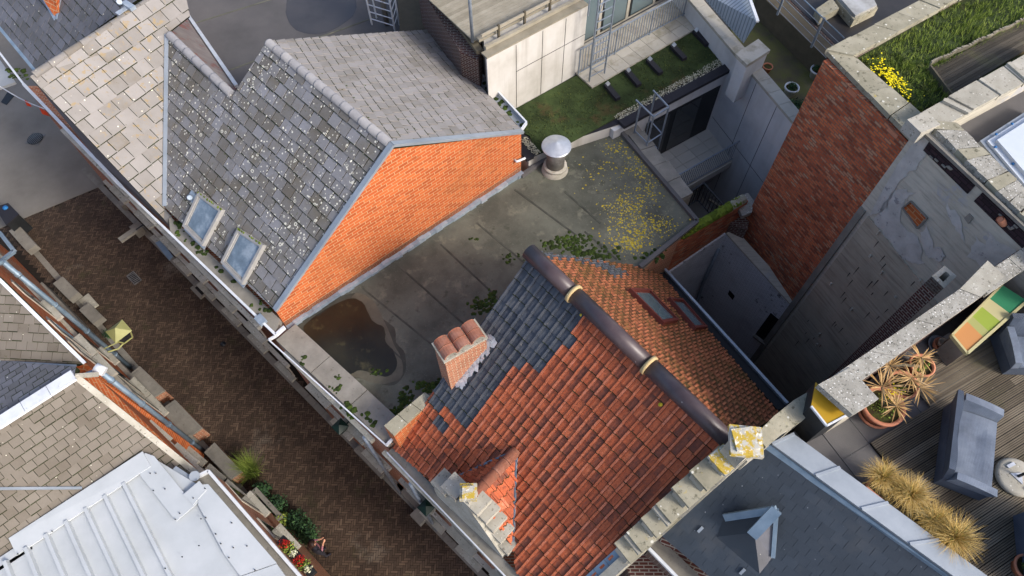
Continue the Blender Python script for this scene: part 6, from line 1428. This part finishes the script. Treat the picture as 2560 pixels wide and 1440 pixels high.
ds = sof_(600, 1260, 3)
for s_ in (ds, ds + 1.3): fwin(HM, s_, 3.0, 4.6, .7, base=LW(0, 0, -.02), d=ld, arch=False)

# =================================================================== STREET THINGS
def zfor(px, py, base, nrm, out):
    "height at which the pixel ray is 'out' metres in front of a facade line"
    d = RM @ Vector((px - CX, py - CY, F_)); o = Vector((0, 0, CH)); n = Vector(nrm); t = (Vector((base.x, base.y, 0)) + n * out - o).dot(n) / d.dot(n); return o + d * t
def lamp(label, px, py, base, nrm, mt, sz, zz):
    c = A(px, py, zz); T_ = thing('street_lamp', label, 'street lamp', c, 'lanterns on brackets along the street')
    w = (c - Vector((base.x, base.y, zz))).dot(Vector(nrm)); root = Z(c, zz - .1) - Vector(nrm) * w
    def top(b):
        a = sz; q = [c + (UD * i + UP_ * j) * a for i, j in ((-1, -1), (1, -1), (1, 1), (-1, 1))]; p = c + Vector((0, 0, a * .75))
        for k in range(4): b.face([q[k], q[(k + 1) % 4], p], .3 + .2 * k)
        b.face([v for v in q[::-1]], .5)
    one('lamp_roof', m[mt], top, T_)
    def cage(b):
        a = sz * .85; a2 = sz * .5; h = sz * 1.5
        for i, j in ((-1, -1), (1, -1), (1, 1), (-1, 1)): b.bar(c + (UD * i + UP_ * j) * a, c + (UD * i + UP_ * j) * a2 - Vector((0, 0, h)), .03, .03)
        q = [c + (UD * i + UP_ * j) * a2 - Vector((0, 0, h)) for i, j in ((-1, -1), (1, -1), (1, 1), (-1, 1))]; b.slab(q, (0, 0, -.04))
    one('lamp_cage', m[mt], cage, T_)
    def gls(b):
        a = sz * .82; a2 = sz * .48; h = sz * 1.45; U = [c + (UD * i + UP_ * j) * a for i, j in ((-1, -1), (1, -1), (1, 1), (-1, 1))]; L = [c + (UD * i + UP_ * j) * a2 - Vector((0, 0, h)) for i, j in ((-1, -1), (1, -1), (1, 1), (-1, 1))]
        for k in range(4): b.face([U[k], L[k], L[(k + 1) % 4], U[(k + 1) % 4]])
    one('lamp_glass', m['glass_dark'], gls, T_)
    one('bracket', m[mt], lambda b: (b.tube([c - Vector((0, 0, sz * 1.5)), c - Vector((0, 0, sz * 1.9)), lerp(c, root, .6) - Vector((0, 0, sz * 2.0)), root - Vector((0, 0, sz * 1.2))], .025, 8), b.tube([c - Vector((0, 0, sz * 1.7)), root - Vector((0, 0, sz * .4))], .018, 6)), T_)
lamp('yellowish green four sided wall lantern on the sunlit left facade', 297, 828, LD0, -ln, 'lantern', .27, 4.6)
lamp('dark green lantern on the right facade beside the flat roof corner', 850, 1066, FR, -UP_, 'green_iron', .17, 4.4)
lamp('dark green lantern below the stepped dormer on the right facade', 1066, 1268, FR, -UP_, 'green_iron', .17, 4.4)
# stone topped stoops along the left row
def stoop(label, px, z, hole=False, brick=True):
    Q = px3(px, z); T_ = thing('stone_stoop', label, 'stoop', Z(Q[0], 0), 'stone topped brick stoops along the left row')
    if hole:
        I = inset(Q, .13); one('stone_top', m['concrete'], lambda b: quadframe(b, Q, I, (0, 0, 1), .08, zin=-.5), T_); one('pit', m['dark'], lambda b: b.face([p - Vector((0, 0, .4)) for p in I]), T_)
        one('brick_base', m['brick_old'], lambda b: b.prism([p - Vector((0, 0, .0)) for p in inset(Q, .02)], 0, cap=False), T_)
    else:
        one('stone_top', m['concrete'], lambda b: (b.slab(Q, (0, 0, -.09)), b.slab([p + Vector((0, 0, .02)) for p in inset(Q, .12)], (0, 0, -.015))), T_, .01)
        one('brick_base', m['brick_old'], lambda b: b.prism([p - Vector((0, 0, .09)) for p in inset(Q, .02)], 0), T_)
stoop('stone topped stoop at foot of the upper blue downpipe', [(322, 937), (349, 915), (412, 975), (382, 994)], .75)
stoop('stone topped stoop with small round hole, second from the lantern', [(410, 1018), (437, 999), (506, 1069), (478, 1088)], .75)
stoop('stone topped stoop beside the feathery bamboo plant', [(510, 1131), (536, 1106), (604, 1178), (576, 1198)], .75)
stoop('hollow stone trough stoop beside the dark hedge', [(614, 1242), (643, 1219), (710, 1292), (680, 1318)], .8, True)
for i, (x0, y0, x1, y1) in enumerate([(40, 575, 85, 625), (150, 705, 190, 745), (215, 770, 250, 805)]):
    a, c = A(x0, y0, .3), A(x1, y1, .3); tag(one('door_step', m['concrete'], lambda b: b.bar(a, c, .4, .3), None, .01), ['pale doorstep nearest the asphalt on the left side', 'long pale doorstep under the upper left facade', 'pale doorstep next to the small green weed'][i], 'doorstep', 'doorsteps along the left facades')
tag(one('utility_cover', m['stone'], lambda b: (b.box(A(222, 757, .08), UD * .34, UP_ * .2, Vector((0, 0, .05))), b.box(A(226, 772, .14), UD * .05, UP_ * .05, Vector((0, 0, .01))))), 'pale speckled utility slab by the left facade', 'slab')
def bush(name, label, cat, x, y, z, rx, ry, rz, n, sz, mt, upright=False):
    T_ = thing(name, label, cat, A(x, y, 0))
    one('stem', m['wood_old'], lambda b: [b.tube([A(x, y, 0) + Vector((dx, dy, 0)), A(x, y, z)], [.02, .008], 6) for dx, dy in ((0, 0), (.08, .05), (-.07, .04))], T_)
    if upright: one('leaves', m[mt], lambda b: blades(b, A(x, y, .1), n, rz * 2, rx, .016, .2, 4, droop=.8), T_)
    else: one('leaves', m[mt], lambda b: leafball(b, A(x, y, z), rx, ry, rz, n, sz), T_)
bush('bamboo', 'feathery bright green bamboo beside the stone stoop', 'bamboo', 636, 1182, .6, .6, .45, .6, 420, .05, 'green_b', True)
for i, (x, y, r, mt) in enumerate([(655, 1225, .35, 'hedge'), (690, 1262, .42, 'hedge'), (705, 1300, .3, 'green_b'), (738, 1302, .45, 'hedge'), (765, 1328, .42, 'hedge'), (776, 1345, .3, 'hedge')]):
    bush('shrub', ['small dark blue green shrub next to the bamboo', 'dark shrub between bamboo and hollow trough', 'light green shrub beside the hollow trough', 'dark green shrub below the light green one', 'big dark shrub nearest to the standing person', 'low dark shrub end piece beside the person'][i], 'shrub', x, y, .55, r, r, .5, int(900 * r * 2), .045, mt)
bush('weed', 'small green weed growing against the left facade', 'weed', 183, 737, .15, .16, .14, .12, 140, .03, 'green_b')
bush('weed', 'small green plant beneath the yellowish green lantern', 'weed', 268, 835, .3, .22, .2, .3, 220, .035, 'hedge')
bush('weed', 'dark weeds at the wall foot under the flat roof corner', 'weed', 925, 1120, .25, .28, .22, .25, 320, .035, 'green')
gd_ = (gq[2] - gq[1]).normalized(); gn_ = Vector((-gd_.y, gd_.x, 0)); gn_ = gn_ if gn_.x < 0 else -gn_
# window boxes with red and white flowers
for i, (x, y) in enumerate(((725, 1372), (760, 1412))):
    FB = thing('flower_box', ['window box with red and cream flowers, upper one', 'window box with red and cream flowers, nearest the bottom edge'][i], 'flower box', zfor(x, y, gq[1], -gn_, .14), 'flower boxes on the left facade'); c = zfor(x, y, gq[1], -gn_, .14)
    one('trough', m['iron'], lambda b: b.box(c, ld * .34, ln * .1, Vector((0, 0, .09))), FB); one('leaves', m['green_b'], lambda b: leafball(b, c + Vector((0, 0, .12)), .26, .2, .12, 220, .03), FB)
    struct(one('red_flowers', m['red_fl'], lambda b: leafball(b, c + Vector((-.08, .08, .17)), .2, .16, .1, 130, .026), FB), 'stuff'); struct(one('cream_flowers', m['white_fl'], lambda b: leafball(b, c + Vector((.14, -.12, .17)), .14, .12, .08, 80, .024), FB), 'stuff')
# sign bracket, panels and plates on the right side
SB = thing('sign_bracket', 'flat hanging sign on a thin arm below the white gutter', 'sign', A(325, 580, 3.4)); cs = A(320, 588, 3.3)
one('panel', m['concrete'], lambda b: b.box(cs, UP_ * .3, UD * .1, Vector((0, 0, .05))), SB); one('arm', m['iron'], lambda b: b.bar(cs, cs + UP_ * .95, .03, .03), SB)
tag(one('awning_board', m['zinc_blue'], lambda b: b.slab(px3([(388, 607), (402, 600), (432, 640), (422, 650)], 2.2), (0, 0, -.05))), 'pale blue board canopy against the grey house wall', 'canopy')
tag(one('cellar_hatch', [m['concrete'], m['glass_dark']], lambda b: (b.box(A(500, 726, .08), UD * .32, UP_ * .2, Vector((0, 0, .06))), b.box(A(502, 724, .15), UD * .22, UP_ * .11, Vector((0, 0, .012)), .5, 1))), 'small glazed cellar hatch at the grey house foot', 'hatch')
for i, (x, y, l, w, h) in enumerate([(345, 575, .2, .17, .4), (312, 512, .15, .15, .35), (930, 1150, .65, .2, .25), (985, 1195, .5, .16, .2), (845, 1058, .3, .22, .15), (1050, 1290, .22, .2, .3), (1020, 1240, .5, .1, .2)]):
    tag(one('stone_block', m['concrete'], lambda b: b.box(A(x, y, h / 2), UD * l, UP_ * w, Vector((0, 0, h / 2))), None, .01), ['short pale block beside the hanging sign', 'dark block near the start of the brick paving', 'long grey stone step under the flat roof corner', 'second long stone step further down the right facade', 'grated stone block beneath the upper dark green lantern', 'square stone block beneath the lower dark green lantern', 'narrow stone step between the two dark green lanterns'][i], 'stone block')
def drain():
    D = thing('street_drain', 'rectangular slotted iron drain set in the brick paving', 'drain', A(335, 695, .0)); c = A(335, 695, .012)
    one('frame', m['steel_pipe'], lambda b: [b.bar(c + UD * .28 * s_ - UP_ * .14, c + UD * .28 * s_ + UP_ * .14, .03, .02) for s_ in (-1, 1)] + [b.bar(c - UD * .29 + UP_ * .14 * s_, c + UD * .29 + UP_ * .14 * s_, .03, .02) for s_ in (-1, 1)], D)
    one('pit', m['dark'], lambda b: b.slab([c + UD * x * .27 + UP_ * y * .13 - Vector((0, 0, .004)) for x, y in ((-1, -1), (1, -1), (1, 1), (-1, 1))], (0, 0, -.004)), D)
    for i in range(7): one('slat', m['steel_pipe'], lambda b: b.bar(c + UD * (-.24 + .08 * i) - UP_ * .12, c + UD * (-.2 + .08 * i) + UP_ * .12, .025, .015), D)
drain()
def manhole():
    c = A(88, 347, .022); T_ = thing('manhole_cover', 'round ribbed manhole cover in a square frame on the grey asphalt', 'manhole cover', c)
    one('frame', m['steel_pipe'], lambda b: b.slab([c + Vector((x * .36, y * .36, 0)) for x, y in ((-1, -.7), (.7, -1), (1, .7), (-.7, 1))], (0, 0, -.02), .4), T_)
    one('disc', m['iron'], lambda b: b.lathe(c + Vector((0, 0, .002)), [(.33, 0), (.33, .008), (0, .008)], 32), T_)
    for i in range(9):
        y = -.26 + i * .065; w = math.sqrt(max(0, .3 ** 2 - y * y)); one('rib', m['steel_pipe'], lambda b: b.bar(c + UD * -w + UP_ * y + Vector((0, 0, .012)), c + UD * w + UP_ * y + Vector((0, 0, .012)), .02, .01), T_)
manhole()
tag(one('round_cap', m['iron'], lambda b: b.lathe(A(558, 860, .006), [(.1, 0), (.1, .006), (0, .008)], 18)), 'small round iron cap in the brick paving', 'cover')
# bunting at the far left
BN = thing('bunting', 'red and white tape with orange flags crossing the street corner', 'bunting', A(60, 240, 4.5)); ba, bb = A(-40, 190, 5.4), A(112, 272, 5.4)
one('tape', m['white'], lambda b: b.tube([lerp(ba, bb, k / 8) - Vector((0, 0, .25 * math.sin(math.pi * k / 8))) for k in range(9)], .02, 5), BN)
for k, (t, s_) in enumerate(((.62, .16), (.86, .34))): p = lerp(ba, bb, t) - Vector((0, 0, .18)); one('flag', m['red'], lambda b: b.slab([p, p + (bb - ba).normalized() * s_, p + (bb - ba).normalized() * s_ * .8 - Vector((0, 0, .25)), p + (bb - ba).normalized() * s_ * .2 - Vector((.05, .05, .2))], (.01, 0, .01)), BN)
tag(one('street_slab', m['iron'], lambda b: b.slab(px3([(2, 255), (20, 228), (36, 238), (16, 262)], .03), (0, 0, -.03))), 'dark iron slab on the asphalt below the bunting', 'slab')
BI = thing('rubbish_bin', 'dark bin with blue top at the left end of the brick paving', 'bin', A(20, 535, 0))
one('body', m['iron'], lambda b: b.prism(px3([(-12, 520), (20, 510), (45, 535), (15, 560)], .95), 0), BI); one('lid', m['rubber'], lambda b: b.slab(px3([(-14, 518), (20, 507), (47, 535), (15, 563)], 1.0), (0, 0, -.05)), BI); one('blue_bag', m['blue'], lambda b: b.lathe(A(14, 520, 1.0), [(.1, 0), (.09, .06), (0, .09)], 8), BI)
# left edge of the upper street: low shed roof
tag(one('pale_metal_roof', m['metal_sheet'], lambda b: b.slab(px3([(-60, 90), (0, 150), (38, 205), (-10, 222), (-80, 160)], 4.2), (0, 0, -.1))), 'pale grey metal roof strip at the far left edge under the gutter', 'roof')
# facade details of the right-hand row
def rfac(par, s0, s1, zs, base=None):
    for z0, z1 in zs:
        s_ = s0
        while s_ < s1:
            p = ST(s_, -.02); fr = one('window', m['pale_tile'], lambda b: b.slab([Z(p, z0), Z(p + UD * .8, z0), Z(p + UD * .8, z1), Z(p, z1)], UP_ * .04), par)
            one('pane', m['glass_dark'], lambda b: b.slab([Z(p + UD * .08, z0 + .08) - UP_ * .012, Z(p + UD * .72, z0 + .08) - UP_ * .012, Z(p + UD * .72, z1 - .08) - UP_ * .012, Z(p + UD * .08, z1 - .08) - UP_ * .012], UP_ * .01), fr)
            one('sill', m['stone'], lambda b: b.bar(Z(p - UD * .06, z0 - .05) - UP_ * .08, Z(p + UD * .86, z0 - .05) - UP_ * .08, .2, .09), fr); s_ += 1.5
s_of = lambda px, py: (A(px, py, 0) - FR).dot(UD)
rfac(H1, s_of(420, 640), s_of(790, 1000), [(1.3, 2.9), (4.2, 5.6)])
rfac(H2, s_of(860, 1080), s_of(1010, 1215), [(1.3, 2.9), (4.2, 5.6)])
rfac(H3, s_of(1080, 1290), s_of(1300, 1480), [(1.3, 2.9), (4.0, 5.4)])
for par, a, c in ((H1, (380, 590), (800, 1010)), (H2, (845, 1068), (1030, 1235)), (H3, (1052, 1256), (1330, 1520))):
    for z_ in (3.4, 5.95): one('string_course', m['stone'], lambda b: b.bar(ST(s_of(*a), .03, z_), ST(s_of(*c), .03, z_), .12, .16), par)
one('downpipe', m['galv'], lambda b: b.tube([ST(s_of(1010, 1228), .1, .2), ST(s_of(1010, 1228), .1, 5.9)], .05, 10), H2)
one('downpipe', m['galv'], lambda b: b.tube([ST(s_of(1100, 1320), .1, .2), ST(s_of(1100, 1320), .1, 5.9)], .05, 10), H3)
# =================================================================== PERSON
def person():
    base = A(812, 1385, 0); T_ = thing('person', 'person with dark hair holding a phone with both hands beside the shrubs', 'person', base)
    fx_ = (ld * .1 - ln * .99).normalized(); rt_ = Vector((fx_.y, -fx_.x, 0))            # facing across the street
    J = {}; V = []; E = []; Rr = []
    def jt(n, f, r, z, rad, par=None):
        V.append(base + fx_ * f + rt_ * r + Vector((0, 0, z))); J[n] = len(V) - 1; Rr.append(rad)
        if par is not None: E.append((J[par], J[n]))
    jt('pel', 0, 0, .92, .14); jt('sp', .0, 0, 1.12, .13, 'pel'); jt('ch', .02, 0, 1.33, .155, 'sp'); jt('nk', .03, 0, 1.47, .055, 'ch'); jt('hd', .06, 0, 1.58, .085, 'nk'); jt('tp', .07, 0, 1.67, .075, 'hd')
    for s_ in (-1, 1):
        q = str(s_); jt('hip' + q, 0, .09 * s_, .86, .095, 'pel'); jt('kn' + q, .02, .1 * s_, .48, .06, 'hip' + q); jt('an' + q, 0, .11 * s_, .09, .04, 'kn' + q); jt('to' + q, .15, .12 * s_, .03, .035, 'an' + q)
        jt('sh' + q, .02, .18 * s_, 1.39, .06, 'ch'); jt('el' + q, .05, .23 * s_, 1.12, .045, 'sh' + q); jt('wr' + q, .24, .08 * s_, 1.2, .026, 'el' + q); jt('ha' + q, .31, .05 * s_, 1.23, .028, 'wr' + q)
        for k, (df, dr, dz, l) in enumerate(((.06, -.02, .03, 1), (.07, -.01, .01, 1), (.065, 0, -.01, 1), (.05, .0, -.03, 1), (.03, -.03, .05, 1))): jt('f%d' % k + q, .31 + df, (.05 + dr) * s_, 1.23 + dz, .009, 'ha' + q)
    me = bpy.data.meshes.new('body'); me.from_pydata([tuple(v) for v in V], E, []); me.materials.append(m['cloth_dark']); me.materials.append(m['skin'])
    o = bpy.data.objects.new('body', me); COL.objects.link(o); o.parent = T_; o.matrix_parent_inverse = WM[T_.name].inverted(); WM['body'] = Matrix.Identity(4)
    md_ = o.modifiers.new('skin', 'SKIN'); sv = me.skin_vertices[0].data
    for i, r in enumerate(Rr): sv[i].radius = (r, r)
    sv[0].use_root = True; sb = o.modifiers.new('sub', 'SUBSURF'); sb.levels = 1; sb.render_levels = 2
    dg = bpy.context.evaluated_depsgraph_get(); ev = o.evaluated_get(dg); nm = bpy.data.meshes.new_from_object(ev); o.modifiers.clear(); o.data = nm; 
    nm.materials.clear(); nm.materials.append(m['cloth_dark']); nm.materials.append(m['skin']); nm.materials.append(m['cloth_pink'])
    for p in nm.polygons:
        c = p.center - base; f = c.dot(fx_); p.use_smooth = True
        p.material_index = 1 if (c.z > 1.46 or (f > .2 and c.z > 1.0)) else (2 if (c.z > .95 and f > .1) else 0)
    hc = V[J['hd']]
    def hair(b):
        c = hc + Vector((0, 0, .03)) - fx_ * .025; n = 14
        for i in range(8):
            for j in range(n):
                P = []
                for a_, t_ in ((i, j), (i + 1, j), (i + 1, j + 1), (i, j + 1)):
                    th = a_ / 8 * 2.1; ph = t_ / n * 6.283; d = Vector((math.sin(th) * math.cos(ph), math.sin(th) * math.sin(ph), math.cos(th)))
                    if d.dot(fx_) > .35 and d.z < .45: d = (d - fx_ * (d.dot(fx_) - .35))
                    P.append(c + Vector((d.x * .115, d.y * .115, d.z * .125)))
                b.face(P, None, smooth=True)
        b.tube([c - fx_ * .09 - Vector((0, 0, .02)), c - fx_ * .13 - Vector((0, 0, .14)), c - fx_ * .12 - Vector((0, 0, .3))], [.06, .07, .03], 8)
    one('hair', m['hair'], hair, T_)
    one('face', m['skin'], lambda b: (b.lathe(hc + fx_ * .085 + Vector((0, 0, -.005)), [(.013, -.02), (.008, .02), (0, .03)], 6), b.box(hc + fx_ * .08 + Vector((0, 0, -.045)), rt_ * .022, fx_ * .01, Vector((0, 0, .006)))), T_)
    for s_ in (-1, 1):
        one('eye', m['dark'], lambda b: b.lathe(hc + fx_ * .08 + rt_ * .03 * s_ + Vector((0, 0, .015)), [(.009, -.005), (.009, .005), (0, .007)], 6), T_)
        one('ear', m['skin'], lambda b: b.box(hc + rt_ * .088 * s_, rt_ * .01, fx_ * .02, Vector((0, 0, .03))), T_)
    c = base + fx_ * .37 + Vector((0, 0, 1.27)); tag(one('phone', m['glass_dark'], lambda b: b.box(c, rt_ * .075, fx_ * .02 + Vector((0, 0, .035)), Vector((0, 0, .004)) - fx_ * .002), None, .003), 'dark phone held flat in the hands of the person', 'phone')
person()
